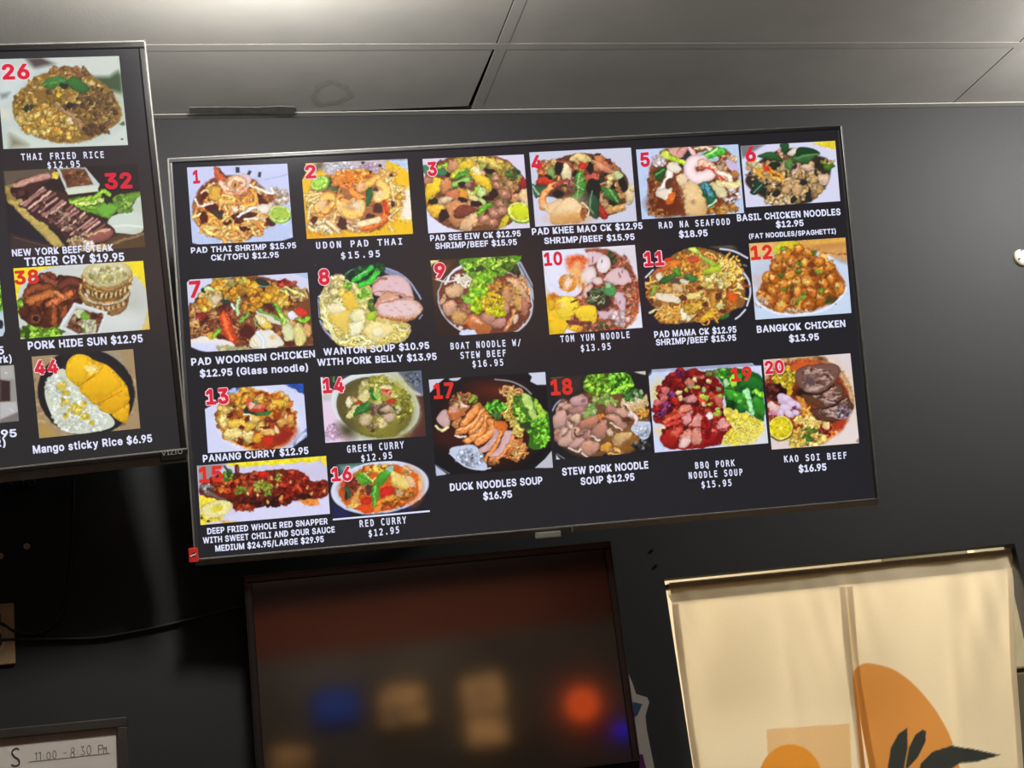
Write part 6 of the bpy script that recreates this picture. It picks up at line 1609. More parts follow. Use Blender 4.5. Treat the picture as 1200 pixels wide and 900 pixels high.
def dish_19():
    p = Pic(750, 420, 7.5, [(72, 100), (1062, 35), (1127, 745), (130, 828)], (208, 216, 246), seed=19)
    p.P([(60, 80), (105, 95), (105, 130), (75, 160), (50, 160)], BK)
    p.P([(105, 95), (960, 35), (1010, 60), (990, 70), (110, 125)], (160, 164, 196))
    p.P([(960, 20), (1100, 20), (1066, 62), (1010, 62)], BK)
    p.P([(75, 160), (110, 125), (300, 110), (200, 300), (130, 420)], (196, 214, 246), soft=10)
    p.E(160, 290, 60, 80, (240, 206, 120), 0, .2, soft=26)
    p.E(200, 640, 50, 40, (240, 200, 130), 0, .2, soft=20)
    p.P([(740, 420), (900, 470), (1050, 560), (1080, 640), (980, 720), (760, 760), (720, 700)], (236, 214, 80), 1, soft=10)
    p.noodles(890, 620, 170, 130, 150, [(240, 216, 70), (226, 190, 50), (248, 232, 130), (236, 206, 60)], 18, 110)
    p.E(1010, 690, 80, 50, (250, 236, 160), -20, .2, soft=40, a=.6)
    p.P([(660, 110), (820, 85), (1060, 150), (1085, 340), (1090, 540), (1050, 550), (980, 480), (860, 430), (760, 400), (730, 250)], (30, 90, 30), 1)
    p.chunks(900, 300, 160, 140, 70, [(40, 120, 40), (30, 90, 34), (70, 160, 50), (24, 70, 30)], 22, 50)
    for q, c in (([(740, 250), (860, 290), (960, 400), (860, 400), (760, 330)], (60, 150, 44)), ([(870, 220), (980, 160), (1070, 200), (1070, 280), (920, 270)], (34, 110, 40)), ([(1000, 340), (1085, 370), (1090, 500), (1010, 470)], (50, 140, 40))):
        p.P(q, c, 1, .25, .3)
    p.L([(930, 285), (960, 380), (985, 480)], 46, (150, 220, 150), .15, .25)
    p.L([(1020, 280), (1080, 330)], 40, (140, 210, 60))
    p.P([(790, 160), (830, 140), (860, 200), (830, 250), (790, 230)], (170, 226, 60), 1, .2)
    p.E(755, 215, 28, 32, (176, 236, 160), 0, .2, .2)
    p.chunks(720, 130, 60, 36, 20, [(90, 190, 50), (140, 220, 70), (50, 130, 40)], 14, 30)
    for x, y in ((840, 320), (990, 300), (880, 370)):
        p.E(x, y, 18, 14, (110, 200, 70), 0, .2)
    p.L([(740, 260), (860, 280), (940, 230)], 8, (20, 60, 20), 0, 0)
    p.P([(230, 150), (330, 120), (480, 110), (620, 130), (700, 210), (735, 290), (730, 470), (800, 590), (740, 680), (700, 760), (520, 790), (340, 800), (220, 780), (180, 700), (250, 600), (130, 560), (120, 450), (190, 330), (210, 230)], (126, 20, 22), 1)
    p.chunks(420, 430, 300, 320, 150, [(150, 28, 24), (176, 40, 30), (110, 18, 22), (196, 64, 40), (90, 14, 24)], 20, 48)
    rp = [(222, 150, 140), (206, 120, 110), (230, 170, 160)]
    for q, c in (([(330, 480), (370, 410), (450, 410), (470, 470), (400, 510)], (216, 130, 110)), ([(360, 530), (430, 480), (460, 540), (410, 590)], (224, 150, 150)), ([(420, 590), (500, 490), (540, 520), (540, 600)], (222, 150, 140)),
                 ([(350, 740), (380, 640), (460, 630), (450, 720), (410, 775)], (226, 150, 130)), ([(450, 720), (470, 620), (540, 610), (550, 720), (480, 760)], (220, 140, 124)), ([(340, 780), (370, 700), (450, 720), (410, 780)], (240, 200, 196)),
                 ([(680, 560), (740, 520), (800, 590), (740, 640), (680, 620)], (226, 150, 146)), ([(640, 340), (700, 320), (730, 400), (700, 440)], (206, 100, 84)), ([(380, 360), (460, 320), (500, 360), (440, 390)], (216, 140, 140)),
                 ([(400, 190), (460, 180), (480, 270), (430, 270)], (206, 120, 100)), ([(460, 150), (560, 150), (560, 180), (490, 180)], (210, 110, 90))):
        p.P(q, c, 1, .3, .15)
    for a in ([(430, 600), (540, 600)], [(360, 480), (480, 450)], [(420, 590), (500, 480)], [(330, 790), (560, 760)], [(680, 640), (800, 600)]):
        p.L(a, 14, (150, 26, 26), 0, 0)
    p.P([(540, 540), (640, 560), (680, 620), (660, 720), (560, 740)], (160, 26, 28), 1, .2)
    p.P([(180, 690), (260, 620), (340, 600), (380, 640), (330, 740), (260, 790), (200, 760)], (170, 36, 28), 1, .25, .3)
    p.E(320, 640, 44, 26, (222, 110, 90), -40, .3, 0, 0, 8)
    p.L([(220, 560), (290, 520), (380, 490)], 34, (206, 84, 60))
    p.L([(230, 590), (370, 550)], 28, (190, 60, 50))
    for x, y in ((155, 390), (205, 345), (225, 280)):
        p.E(x, y, 36, 34, (214, 110, 110), 0, .2, .35, .2)
    for x, y, rr in ((240, 415, 50), (180, 480, 56), (280, 320, 36), (350, 140, 44)):
        p.chunks(x, y, rr * .6, rr * .5, 16, [(150, 60, 140), (110, 30, 90), (176, 90, 160), (84, 20, 60)], 10, 22)
    p.chunks(600, 620, 70, 80, 20, [(176, 36, 34), (140, 20, 26)], 14, 30)
    p.E(640, 630, 22, 10, (226, 120, 110), 0, .4)
    for x, y, c in ((405, 280, 1), (345, 300, 0), (360, 350, 0), (495, 260, 1), (560, 280, 2), (545, 335, 1), (585, 345, 1), (610, 405, 1), (565, 410, 0), (690, 270, 2), (480, 185, 0), (670, 490, 1), (680, 450, 1), (710, 330, 1), (690, 480, 1), (440, 250, 2), (600, 200, 0)):
        p.E(x, y, 24, 20, [(236, 206, 150), (180, 196, 70), (140, 170, 110)][c], 20, .25, .25, .25)
    p.E(612, 505, 30, 34, (246, 240, 230), 0, .2, .15)
    p.chunks(620, 130, 50, 24, 14, [(80, 110, 50), (130, 120, 60)], 10, 22)
    return p.grain()


def dish_20():
    p = Pic(870, 405, 7.5, [(182, 125), (948, 68), (1028, 857), (258, 914)], (226, 206, 196), seed=20)
    p.P([(780, 75), (960, 60), (975, 250), (900, 160)], (222, 210, 214), soft=6)
    p.P([(190, 120), (440, 100), (250, 260), (195, 260)], (210, 180, 160), soft=20)
    p.E(560, 480, 430, 400, (206, 170, 120), 24)
    p.E(560, 482, 420, 390, (170, 130, 84), 24, soft=6)
    p.E(558, 484, 410, 378, (226, 190, 146), 24, soft=4)
    p.E(556, 486, 394, 362, (140, 56, 30), 24, soft=6)
    p.P([(400, 190), (540, 120), (680, 140), (740, 160), (560, 180), (470, 230)], (206, 90, 40), 1, soft=6)
    p.E(690, 120, 40, 20, (100, 50, 30), 10, soft=8)
    p.E(870, 700, 80, 100, (176, 60, 30), 20, soft=20)
    p.E(540, 420, 90, 50, (46, 26, 24), 10, .2, soft=10)
    p.chunks(370, 280, 90, 90, 80, [(226, 196, 40), (206, 170, 36), (240, 220, 80), (170, 140, 30)], 14, 34)
    p.P([(395, 390), (440, 350), (430, 430), (400, 430)], (226, 180, 30), 1, .2)
    p.chunks(290, 410, 80, 70, 80, [(60, 22, 26), (84, 34, 34), (40, 16, 20), (110, 50, 44)], 12, 28)
    for x, y, r in ((350, 470, 56), (390, 470, 54), (440, 520, 54), (380, 550, 54), (330, 590, 44), (500, 530, 40), (410, 600, 44), (470, 590, 36)):
        p.E(x, y, r, r * .75, (226, 200, 226), p.r.uniform(0, 90), .2, .2, .15)
    p.E(275, 545, 56, 46, (240, 200, 196), 20, .2, .2, .15)
    p.E(270, 600, 46, 20, (216, 140, 170), 0, .2)
    p.P([(440, 540), (470, 530), (470, 560), (445, 560)], (110, 40, 90), 1)
    p.P([(470, 450), (530, 460), (580, 540), (640, 640), (560, 590), (500, 510)], (232, 150, 60), 1, .2)
    p.noodles(560, 580, 50, 40, 16, [(236, 170, 70), (214, 130, 50)], 16, 70)
    p.noodles(600, 700, 170, 80, 60, [(236, 190, 80), (246, 210, 120), (220, 160, 60)], 26, 90)
    p.noodles(790, 760, 60, 60, 26, [(230, 110, 50), (206, 70, 40), (240, 150, 80)], 14, 90)
    p.chunks(560, 810, 160, 70, 50, [(240, 206, 100), (226, 180, 70), (248, 224, 150), (206, 140, 50)], 16, 36)
    p.chunks(730, 740, 50, 40, 14, [(150, 40, 36), (110, 30, 30)], 14, 30)
    p.chunks(600, 740, 50, 24, 12, [(70, 110, 40), (110, 140, 50)], 14, 30)
    p.chunks(570, 820, 40, 40, 12, [(70, 110, 40), (120, 150, 60)], 12, 28)
    p.P([(540, 640), (600, 660), (690, 630), (680, 680), (590, 700)], (246, 206, 120), 1, .2)
    p.P([(700, 690), (760, 670), (760, 740), (710, 720)], (250, 222, 150), 1, .2)
    br = [(120, 84, 74), (150, 110, 98), (96, 62, 56), (176, 140, 128), (110, 76, 60)]

    def slab(pts, base):
        p.P(pts, base, 1, .35, .1)
        q = np.array(pts, float)
        c0, ext = q.mean(0), np.ptp(q, axis=0) / 2
        p.chunks(c0[0], c0[1], ext[0] * .72, ext[1] * .62, 60, br, 14, 36, .5, edge=.3, hi=.25)
        for _ in range(16):
            x, y = p._in(c0[0], c0[1], ext[0] * .7, ext[1] * .6)
            p.L([(x, y), (x + p.r.uniform(-50, 50), y + p.r.uniform(-14, 14)), (x + p.r.uniform(-70, 70), y + p.r.uniform(-30, 30))], 9, (206, 176, 164), 0, 0, .7)
    slab([(600, 560), (720, 540), (870, 480), (910, 430), (950, 470), (975, 560), (900, 640), (780, 675), (660, 650)], (96, 60, 48))
    p.chunks(890, 580, 70, 60, 44, [(190, 170, 186), (150, 130, 140), (90, 70, 80)], 8, 20)
    slab([(520, 430), (640, 430), (780, 380), (830, 315), (890, 370), (880, 470), (780, 540), (720, 560), (580, 500)], (104, 66, 50))
    p.P([(520, 440), (620, 450), (700, 500), (730, 555), (600, 510)], (100, 62, 40), 1, .2, 0, 4)
    slab([(460, 280), (500, 200), (640, 165), (800, 160), (860, 210), (820, 310), (740, 390), (640, 425), (520, 380)], (120, 84, 74))
    p.E(590, 310, 50, 40, (96, 74, 74), 0, .3, 0, 0, 6)
    p.E(630, 380, 60, 24, (190, 160, 150), -10, .3, 0, 0, 6)
    p.L([(500, 400), (640, 432), (740, 395), (800, 340)], 12, (40, 22, 20), 0, 0)
    p.L([(700, 560), (800, 530), (880, 470)], 12, (50, 28, 24), 0, 0)
    p.warp()
    p.E(340, 735, 108, 102, (130, 120, 40), 0)
    p.E(338, 722, 104, 104, (236, 226, 110), 0)
    p.E(338, 720, 92, 92, (226, 206, 30), 0, 0, .1, .05)
    for a in ((20, 80), (60, 70), (100, 75), (140, 70)):
        t = math.radians(a[0])
        p.L([(338, 720), (338 + a[1] * math.cos(t), 720 + a[1] * math.sin(t))], 6, (246, 230, 90), 0, 0)
        p.L([(338, 720), (338 - a[1] * math.cos(t), 720 - a[1] * math.sin(t))], 6, (246, 230, 90), 0, 0)
    p.L([(250, 800), (330, 840), (420, 800)], 10, (90, 70, 40), 0, 0)
    p.P([(255, 840), (420, 850), (420, 920), (260, 920)], (226, 208, 206), 0, soft=6)
    p.chunks(470, 860, 60, 40, 20, [(240, 206, 100), (226, 180, 70)], 16, 34)
    p.P([(720, 870), (880, 740), (980, 560), (1040, 860)], (230, 216, 212), soft=6)
    p.P([(1000, 840), (1035, 800), (1040, 870)], (130, 120, 110), soft=4)
    return p.grain()


def dish_26():
    p = Pic(0, 30, 5.0, [(-25, 197), (697, 178), (750, 700), (20, 723)], (196, 206, 200), seed=26)
    p.P([(150, 190), (250, 185), (330, 220), (200, 250)], (84, 72, 70), soft=10)
    p.P([(250, 185), (700, 175), (710, 300), (560, 300), (330, 225)], (206, 212, 204), soft=10)
    p.P([(550, 300), (640, 300), (690, 265), (712, 290), (720, 410), (620, 400)], (64, 84, 52), 0, soft=10)
    p.P([(640, 380), (720, 400), (740, 560), (700, 560)], (190, 196, 176), soft=12)
    p.P([(0, 230), (200, 260), (60, 420), (0, 470)], (206, 216, 216), soft=14)
    p.P([(0, 400), (60, 390), (40, 420), (10, 430)], (130, 140, 140), soft=8)
    p.P([(0, 480), (60, 500), (60, 560), (0, 540)], (214, 214, 200), soft=10)
    p.P([(60, 600), (300, 690), (600, 680), (740, 590), (750, 700), (40, 725)], (206, 216, 206), soft=10)
    p.P([(60, 640), (160, 700), (60, 715)], (130, 126, 100), soft=16)
    p.P([(75, 500), (90, 420), (200, 310), (300, 265), (380, 250), (520, 280), (640, 370), (700, 470), (712, 540), (640, 610), (520, 670), (380, 690), (250, 665), (130, 600)], (140, 104, 48), 1, soft=3)
    p.chunks(370, 470, 290, 190, 420, [(206, 170, 84), (190, 150, 66), (222, 190, 110), (166, 124, 54), (150, 110, 50)], 8, 24, .35)
    p.chunks(560, 500, 120, 150, 140, [(130, 94, 48), (110, 78, 44), (150, 116, 60), (90, 64, 40)], 8, 22, .35)
    p.chunks(270, 560, 170, 90, 160, [(222, 186, 90), (236, 206, 120), (206, 160, 66), (214, 150, 50)], 8, 24, .35)
    p.chunks(420, 270, 120, 30, 40, [(150, 100, 56), (176, 130, 70)], 10, 22)
    p.P([(240, 350), (300, 300), (380, 310), (380, 340), (300, 370)], (70, 128, 56), 1, .25, .2)
    p.P([(390, 320), (440, 300), (500, 340), (525, 375), (470, 395), (410, 360)], (56, 112, 50), 1, .25, .2)
    p.L([(250, 350), (380, 320)], 4, (120, 170, 100), 0, 0)
    p.E(375, 355, 26, 16, (36, 48, 30), 0, .4)
    p.E(290, 390, 20, 16, (84, 64, 36), 0, .4)
    p.E(345, 405, 18, 14, (240, 200, 50))
    p.L([(330, 480), (400, 510), (460, 560), (470, 590)], 30, (150, 116, 80))
    p.chunks(410, 475, 40, 18, 10, [(60, 44, 44), (84, 60, 50)], 8, 18)
    p.E(415, 560, 22, 14, (232, 216, 180), 0, .4)
    p.chunks(160, 475, 26, 20, 8, [(190, 190, 130), (60, 60, 40), (206, 190, 110)], 8, 16)
    p.L([(130, 490), (180, 490)], 10, (50, 56, 40))
    p.E(88, 425, 10, 18, (110, 80, 50))
    p.E(718, 575, 18, 10, (90, 110, 70), 0, .4)
    p.E(715, 665, 8, 5, (70, 90, 80))
    return p.grain()


def dish_32():
    p = Pic(0, 190, 5.0, [(18, 52), (805, 8), (852, 500), (60, 548)], (40, 34, 32), seed=32)
    p.P([(18, 50), (330, 30), (330, 70), (80, 130), (30, 150)], (96, 84, 70), soft=6)
    p.P([(480, 10), (820, 0), (830, 180), (560, 180)], (36, 32, 34), soft=4)
    p.P([(30, 140), (80, 130), (140, 220), (380, 490), (330, 500), (40, 230)], (150, 126, 66), soft=3)
    p.P([(50, 230), (140, 220), (370, 480), (320, 500)], (190, 166, 90), soft=4)
    p.P([(36, 225), (310, 500), (250, 520), (60, 420)], BK, soft=3)
    p.P([(60, 420), (310, 490), (330, 540), (60, 555)], (60, 48, 44), soft=8)
    p.L([(80, 440), (300, 500)], 6, (90, 70, 60), 0, 0)
    p.P([(480, 520), (700, 420), (850, 410), (860, 500), (600, 520)], (84, 64, 44), soft=6)
    p.L([(620, 490), (840, 420)], 14, (140, 110, 76), 0, 0)
    p.P([(470, 520), (600, 470), (640, 510), (520, 530)], (190, 156, 80), 1)
    p.P([(410, 210), (560, 200), (640, 240), (640, 330), (520, 290), (420, 240)], (70, 110, 36), 1)
    p.P([(640, 330), (700, 300), (780, 250), (830, 190), (838, 400), (700, 415), (640, 390)], (196, 206, 190), 1)
    p.E(740, 350, 110, 56, (206, 216, 206), -10, .1, soft=6)
    p.L([(640, 380), (740, 370), (830, 380)], 12, (226, 232, 222), 0, 0)
    p.P([(660, 210), (720, 185), (825, 178), (780, 240), (700, 300), (670, 260)], (110, 160, 50), 1, .2)
    p.chunks(730, 250, 50, 50, 40, [(120, 170, 60), (90, 140, 50), (150, 190, 90)], 8, 20)
    for a, c in (([(415, 235), (500, 215), (580, 200)], (150, 190, 60)), ([(430, 255), (520, 240), (600, 220)], (196, 214, 120)), ([(450, 265), (540, 270), (620, 250)], (120, 170, 50)), ([(480, 275), (560, 290), (640, 280)], (90, 140, 40)), ([(540, 220), (600, 170), (640, 190)], (130, 180, 50)), ([(590, 300), (650, 300), (680, 250)], (90, 150, 40))):
        p.L(a, 26, c)
    p.P([(560, 280), (600, 240), (680, 250), (680, 290), (620, 330)], (110, 176, 60), 1, .25)
    p.E(625, 228, 16, 24, (30, 44, 24))
    p.P([(330, 35), (500, 30), (585, 130), (570, 170), (400, 190), (380, 150)], (196, 206, 204), 0)
    p.P([(350, 40), (495, 34), (550, 130), (395, 150)], (112, 70, 44), 0)
    p.chunks(450, 90, 70, 40, 36, [(140, 90, 56), (110, 64, 40), (170, 120, 80), (84, 48, 34)], 8, 18)
    p.P([(380, 160), (580, 136), (568, 172), (400, 192)], (214, 220, 200), 0)
    p.E(320, 80, 26, 22, (226, 190, 80), 0, .3)
    p.P([(75, 140), (120, 100), (290, 65), (290, 110), (230, 150), (380, 180), (410, 240), (500, 290), (660, 380), (660, 440), (560, 490), (480, 500), (380, 440), (330, 390), (190, 320), (130, 220), (80, 200)], (64, 40, 38), 1)
    p.L([(90, 140), (180, 105), (280, 80)], 40, (176, 130, 116), .2, .4)
    p.chunks(110, 180, 36, 30, 14, [(60, 36, 36), (84, 54, 50)], 14, 28)
    n = 17
    for i in range(n):
        t = i / (n - 1)
        cx, cy = 190 + t * 390, 195 + t * 235
        L = 84 - 14 * abs(t - .4) + p.r.uniform(-12, 12)
        cx, cy = cx + p.r.uniform(-5, 5), cy + p.r.uniform(-5, 5)
        c = np.array([(176, 134, 124), (150, 104, 96), (196, 156, 140), (120, 80, 74)][i % 4])
        q = [(cx - L * .75, cy + L * .62), (cx + p.r.uniform(-5, 5), cy + p.r.uniform(-4, 10)), (cx + L * .72, cy - L * .5)]
        p.L(q, 30, (66, 40, 40), 0, .3)
        p.L([(x - 4, y - 5) for x, y in q], 18, c, .2, .4)
    p.chunks(370, 330, 170, 60, 60, [(190, 160, 130), (110, 74, 66), (70, 44, 40), (150, 110, 90)], 6, 18, .4, 32)
    p.P([(500, 430), (600, 390), (660, 400), (640, 450), (540, 475)], (150, 90, 84), 1, .3, .2)
    p.L([(510, 430), (640, 395)], 16, (196, 150, 120))
    p.chunks(450, 470, 60, 30, 30, [(206, 176, 120), (150, 110, 76), (226, 206, 160)], 8, 18)
    p.chunks(510, 490, 30, 22, 14, [(236, 226, 210), (206, 190, 160)], 10, 22)
    return p.grain()


def dish_38():
    p = Pic(0, 280, 5.4545, [(85, 188), (915, 140), (958, 578), (132, 640)], (246, 222, 40), seed=38)
    p.P([(860, 480), (960, 460), (965, 590), (880, 590)], (226, 176, 40), soft=6)
    p.P([(110, 400), (150, 280), (280, 190), (520, 155), (720, 150), (880, 250), (945, 380), (930, 500), (880, 590), (660, 610), (130, 640)], (206, 210, 206), 1)
    p.E(850, 420, 80, 120, (190, 194, 186), 0, soft=40)
    p.E(790, 520, 120, 50, (216, 220, 218), 0, soft=30)
    p.lettuce(150, 430, 40, 60, 26, (150, 200, 50))
    p.lettuce(270, 590, 150, 50, 90, (130, 190, 44), -5)
    p.P([(260, 220), (340, 240), (440, 235), (530, 270), (530, 400), (440, 480), (350, 560), (230, 560), (130, 500), (140, 440), (190, 400), (170, 340)], (76, 36, 26), 1)
    mb = [(120, 56, 32), (96, 44, 28), (150, 76, 40), (70, 34, 26)]
    p.chunks(330, 380, 170, 150, 70, mb, 20, 44)
    for a, w, c in (([(270, 240), (340, 280), (380, 290)], 50, (110, 56, 40)), ([(170, 350), (220, 310), (300, 310)], 56, (120, 60, 32)), ([(190, 400), (260, 370), (330, 345)], 56, (160, 90, 44)), ([(310, 420), (370, 390), (450, 350)], 46, (170, 90, 50)),
                    ([(340, 430), (350, 490), (345, 540)], 44, (130, 66, 34)), ([(390, 300), (450, 270), (520, 290)], 60, (90, 44, 32)), ([(420, 440), (400, 490)], 46, (120, 60, 34)), ([(350, 340), (420, 380)], 30, (186, 110, 66))):
        p.L(a, w, c, .3, .5)
    p.E(225, 510, 54, 46, (90, 46, 30), 0, .1, .3, .3)
    p.E(225, 512, 32, 28, (140, 80, 46), 0, .1, .2)
    p.E(226, 512, 18, 18, (40, 22, 18))
    p.E(155, 470, 36, 46, (84, 40, 28), 0, .2, .3, .3)
    p.P([(500, 330), (520, 290), (560, 390), (680, 420), (800, 390), (830, 340), (810, 440), (760, 480), (700, 490), (580, 440), (530, 400)], (150, 110, 64), 1, .25)
    p.L([(515, 290), (520, 350), (560, 395)], 14, (190, 150, 90))
    for i in range(14):
        t = i / 13
        x = 590 + t * 220
        y = 440 + 26 * math.sin(t * 3.1) - t * 40
        p.E(x, y, 9, 16, (110, 76, 44) if i % 2 else (206, 176, 120), 0, .2)
    p.P([(525, 230), (540, 330), (600, 390), (680, 410), (780, 380), (832, 320), (845, 230), (760, 320), (640, 330)], (140, 100, 54), 1, .2)
    for i in range(20):
        t = i / 19
        x = 545 + t * 285
        y = 330 + 48 * math.sin(t * 3.0) - t * 30
        p.E(x, y, 9, 18, (220, 196, 140) if i % 2 else (90, 62, 36), -20 + t * 40, .2)
    p.L([(545, 370), (640, 405), (760, 395), (830, 340)], 10, (196, 156, 90), 0, 0)
    p.E(685, 230, 162, 96, (176, 136, 80), -3)
    p.L([(530, 260), (600, 320), (700, 335), (800, 300), (845, 240)], 16, (206, 166, 96), .2, .4)
    for i in range(24):
        t = i / 23
        p.E(540 + t * 298, 272 + 62 * math.sin(t * 3.14), 6, 9, (120, 84, 46), 30)
    p.E(683, 220, 152, 84, (190, 180, 130), -3, soft=3)
    p.E(690, 200, 130, 66, (214, 206, 160), -3, .15, soft=10)
    p.chunks(680, 230, 120, 60, 70, [(214, 206, 156), (190, 180, 120), (226, 220, 180), (170, 160, 96)], 8, 22, .6, edge=.15, hi=.15)
    p.P([(520, 160), (850, 145), (800, 130), (600, 130)], (246, 222, 40), a=0.0)
    p.P([(475, 405), (690, 465), (640, 605), (480, 615), (370, 570)], (226, 230, 232), 0, .08)
    p.P([(485, 425), (670, 478), (625, 600), (490, 605), (400, 562)], (196, 200, 204), 0)
    p.P([(490, 445), (660, 485), (620, 600), (500, 605), (420, 560)], (110, 66, 46), 0)
    p.chunks(540, 530, 90, 55, 50, [(120, 70, 50), (84, 50, 40), (190, 180, 140), (150, 110, 80)], 8, 18)
    p.E(570, 560, 50, 44, (214, 214, 176), 20, .2, .1)
    p.chunks(565, 560, 40, 36, 24, [(222, 222, 190), (196, 200, 150)], 8, 16)
    p.E(515, 480, 44, 26, (206, 214, 170), 20, .2)
    p.E(545, 495, 34, 24, (120, 170, 56), 10, .3, .2)
    p.chunks(620, 495, 40, 16, 14, [(90, 44, 36), (120, 60, 44)], 8, 16)
    p.E(535, 585, 10, 16, (90, 130, 44))
    return p.grain()


def dish_44():
    p = Pic(0, 380, 5.0, [(185, 190), (780, 145), (822, 610), (230, 668)], (166, 140, 104), seed=44)
    p.chunks(480, 400, 330, 270, 120, [(176, 150, 114), (150, 124, 92), (184, 160, 124)], 10, 40, .25, -4, drot=-4, edge=.1, hi=.05)
    p.P([(580, 160), (700, 150), (790, 400), (740, 320), (680, 230)], (160, 146, 122), soft=6)
    p.P([(235, 560), (330, 650), (240, 670)], (176, 146, 76), soft=10)
    p.E(505, 400, 286, 256, (36, 33, 37), 12, soft=2)
    p.P([(345, 170), (580, 150), (600, 180), (380, 200)], (40, 37, 41), soft=4)
    p.E(520, 410, 240, 210, (44, 41, 45), 12, soft=16)
    p.P([(265, 430), (280, 330), (360, 260), (420, 310), (470, 370), (560, 460), (660, 550), (660, 600), (560, 630), (420, 640), (330, 580)], (206, 214, 196), 1)
    p.chunks(420, 470, 130, 160, 420, [(226, 232, 220), (210, 216, 200), (238, 242, 234), (218, 222, 198)], 5, 16, .3, edge=.12, hi=.12)
    p.chunks(520, 560, 110, 70, 180, [(226, 232, 220), (208, 216, 200), (238, 242, 234)], 5, 15, .3, edge=.12, hi=.15)
    p.chunks(330, 360, 60, 60, 110, [(230, 234, 226), (212, 218, 204)], 5, 15, .3, edge=.12, hi=.15)
    for x, y, r in ((365, 360, 34), (385, 400, 26), (380, 460, 34), (430, 490, 44), (470, 510, 36), (500, 540, 30), (490, 470, 18), (385, 530, 12), (540, 580, 12)):
        p.chunks(x, y, r * .7, r * .6, 14, [(232, 206, 70), (214, 190, 60), (222, 200, 110)], 6, 16, edge=.15, hi=.1)
    p.warp()
    p.P([(385, 290), (400, 210), (460, 175), (540, 205), (545, 300), (470, 365), (420, 340)], (240, 188, 34), 1, .15, .2)
    p.P([(465, 370), (560, 270), (620, 235), (720, 330), (720, 360), (580, 470), (510, 430)], (238, 182, 30), 1, .15, .2)
    p.P([(540, 205), (620, 235), (570, 300), (500, 340), (470, 366)], (236, 178, 30), 0, .1)
    p.P([(575, 470), (720, 350), (755, 410), (750, 460), (650, 525)], (236, 176, 28), 1, .15, .15)
    p.P([(655, 525), (750, 462), (755, 520), (735, 580)], (236, 178, 30), 1, .15, .15)
    p.L([(465, 365), (540, 305), (560, 290)], 7, (190, 130, 20), 0, 0)
    p.L([(575, 470), (640, 430), (715, 390)], 7, (196, 134, 20), 0, 0)
    p.L([(655, 525), (750, 465)], 7, (196, 134, 20), 0, 0)
    p.P([(540, 420), (590, 395), (620, 430), (590, 450)], (220, 158, 24), 0, soft=6)
    p.P([(490, 250), (540, 235), (580, 270), (530, 290)], (246, 214, 110), 0, soft=8)
    p.E(535, 262, 26, 16, (246, 226, 150), 10, .2, 0, 0, 8)
    return p.grain()


def dish_edge_a():
    p = Pic(0, 300, 7.5, [(-260, 190), (-5, 175), (48, 700), (-220, 740)], (190, 206, 220), seed=50)
    p.P([(-250, 180), (0, 170), (25, 480), (-200, 560)], (90, 170, 40), soft=4)
    p.lettuce(-80, 330, 130, 150, 70, (130, 210, 50))
    p.E(0, 600, 30, 40, (40, 44, 50), 0, .2)
    p.P([(50, 640), (20, 720), (60, 760)], BK)
    return p.grain()


def dish_edge_b():
    p = Pic(0, 400, 6.43, [(-280, 200), (105, 178), (142, 600), (-250, 640)], (150, 146, 142), seed=51)
    p.P([(-100, 190), (100, 180), (110, 280), (-100, 300)], (176, 172, 168), soft=6)
    p.P([(5, 290), (75, 300), (78, 450), (5, 455)], (58, 42, 40), soft=3)
    p.P([(-200, 300), (4, 290), (4, 456), (-200, 470)], (70, 50, 46), soft=3)
    p.P([(0, 460), (120, 455), (140, 540), (0, 600)], (186, 184, 184), soft=3)
    p.P([(0, 590), (140, 530), (145, 610), (0, 620)], (124, 116, 112), soft=4)
    p.P([(-250, 200), (-4, 190), (0, 290), (-8, 460), (-250, 620)], (60, 46, 44), soft=3)
    p.E(45, 238, 8, 6, (226, 226, 226), 0, 0, 0, 0, 3)
    p.L([(70, 505), (100, 530)], 6, (220, 220, 220), 0, 0)
    return p.grain()


# ------------------------------------------------------------------ the room
RX0, RX1, RY0 = -3.2, 4.4, -4.2
oL = wall_pt(778.4, 679)[0]
oR = wall_pt(1190.8, 645)[0]
oT = wall_pt(779, 677.3)[2]
oT2 = wall_pt(1190, 637.5)[2]
oT = (oT + oT2) / 2
M_FLOOR = mat('dark_floor_tile', (70, 62, 56), 0.35, noise=.25, nscale=4)
M_ROOM = mat('brown_red_room_paint', (150, 72, 42), 0.7, noise=.1, nscale=3)
M_KITCHEN = mat('cream_kitchen_paint', (235, 226, 205), 0.7, noise=.04, nscale=5)
M_TILE = mat('ceiling_tile', (184, 181, 174), 0.9, spec=.1, noise=.05, nscale=9, bump=.12, bscale=300)
M_TEE = mat('ceiling_grid_metal', (181, 178, 171), 0.9, spec=.1, noise=.05, nscale=15)
M_VOID = mat('dark_ceiling_void', (18, 18, 18), 0.9)

bm = bmesh.new()
box(bm, RX0, oL, WALL_Y, WALL_Y + .045, 0, CEIL_Z + .1)
box(bm, oR, RX1, WALL_Y, WALL_Y + .045, 0, CEIL_Z + .1)
box(bm, oL, oR, WALL_Y, WALL_Y + .045, oT, CEIL_Z + .1)
struct('wall_back', bm, M_WALL)
struct('floor', box(bmesh.new(), RX0, RX1, RY0, 5.2, -.1, 0), M_FLOOR)
struct('wall_left', box(bmesh.new(), RX0 - .1, RX0, RY0, WALL_Y + .12, 0, CEIL_Z + .1), M_WALL)
struct('wall_right', box(bmesh.new(), RX1, RX1 + .1, RY0, WALL_Y + .12, 0, CEIL_Z + .1), M_WALL)
bm = bmesh.new()                                               # kitchen behind the doorway
kx0, kx1, ky1 = .35, 3.4, 5.2
box(bm, kx0 - .08, kx0, WALL_Y + .045, ky1, 0, 2.9)
box(bm, kx1, kx1 + .08, WALL_Y + .045, ky1, 0, 2.9)
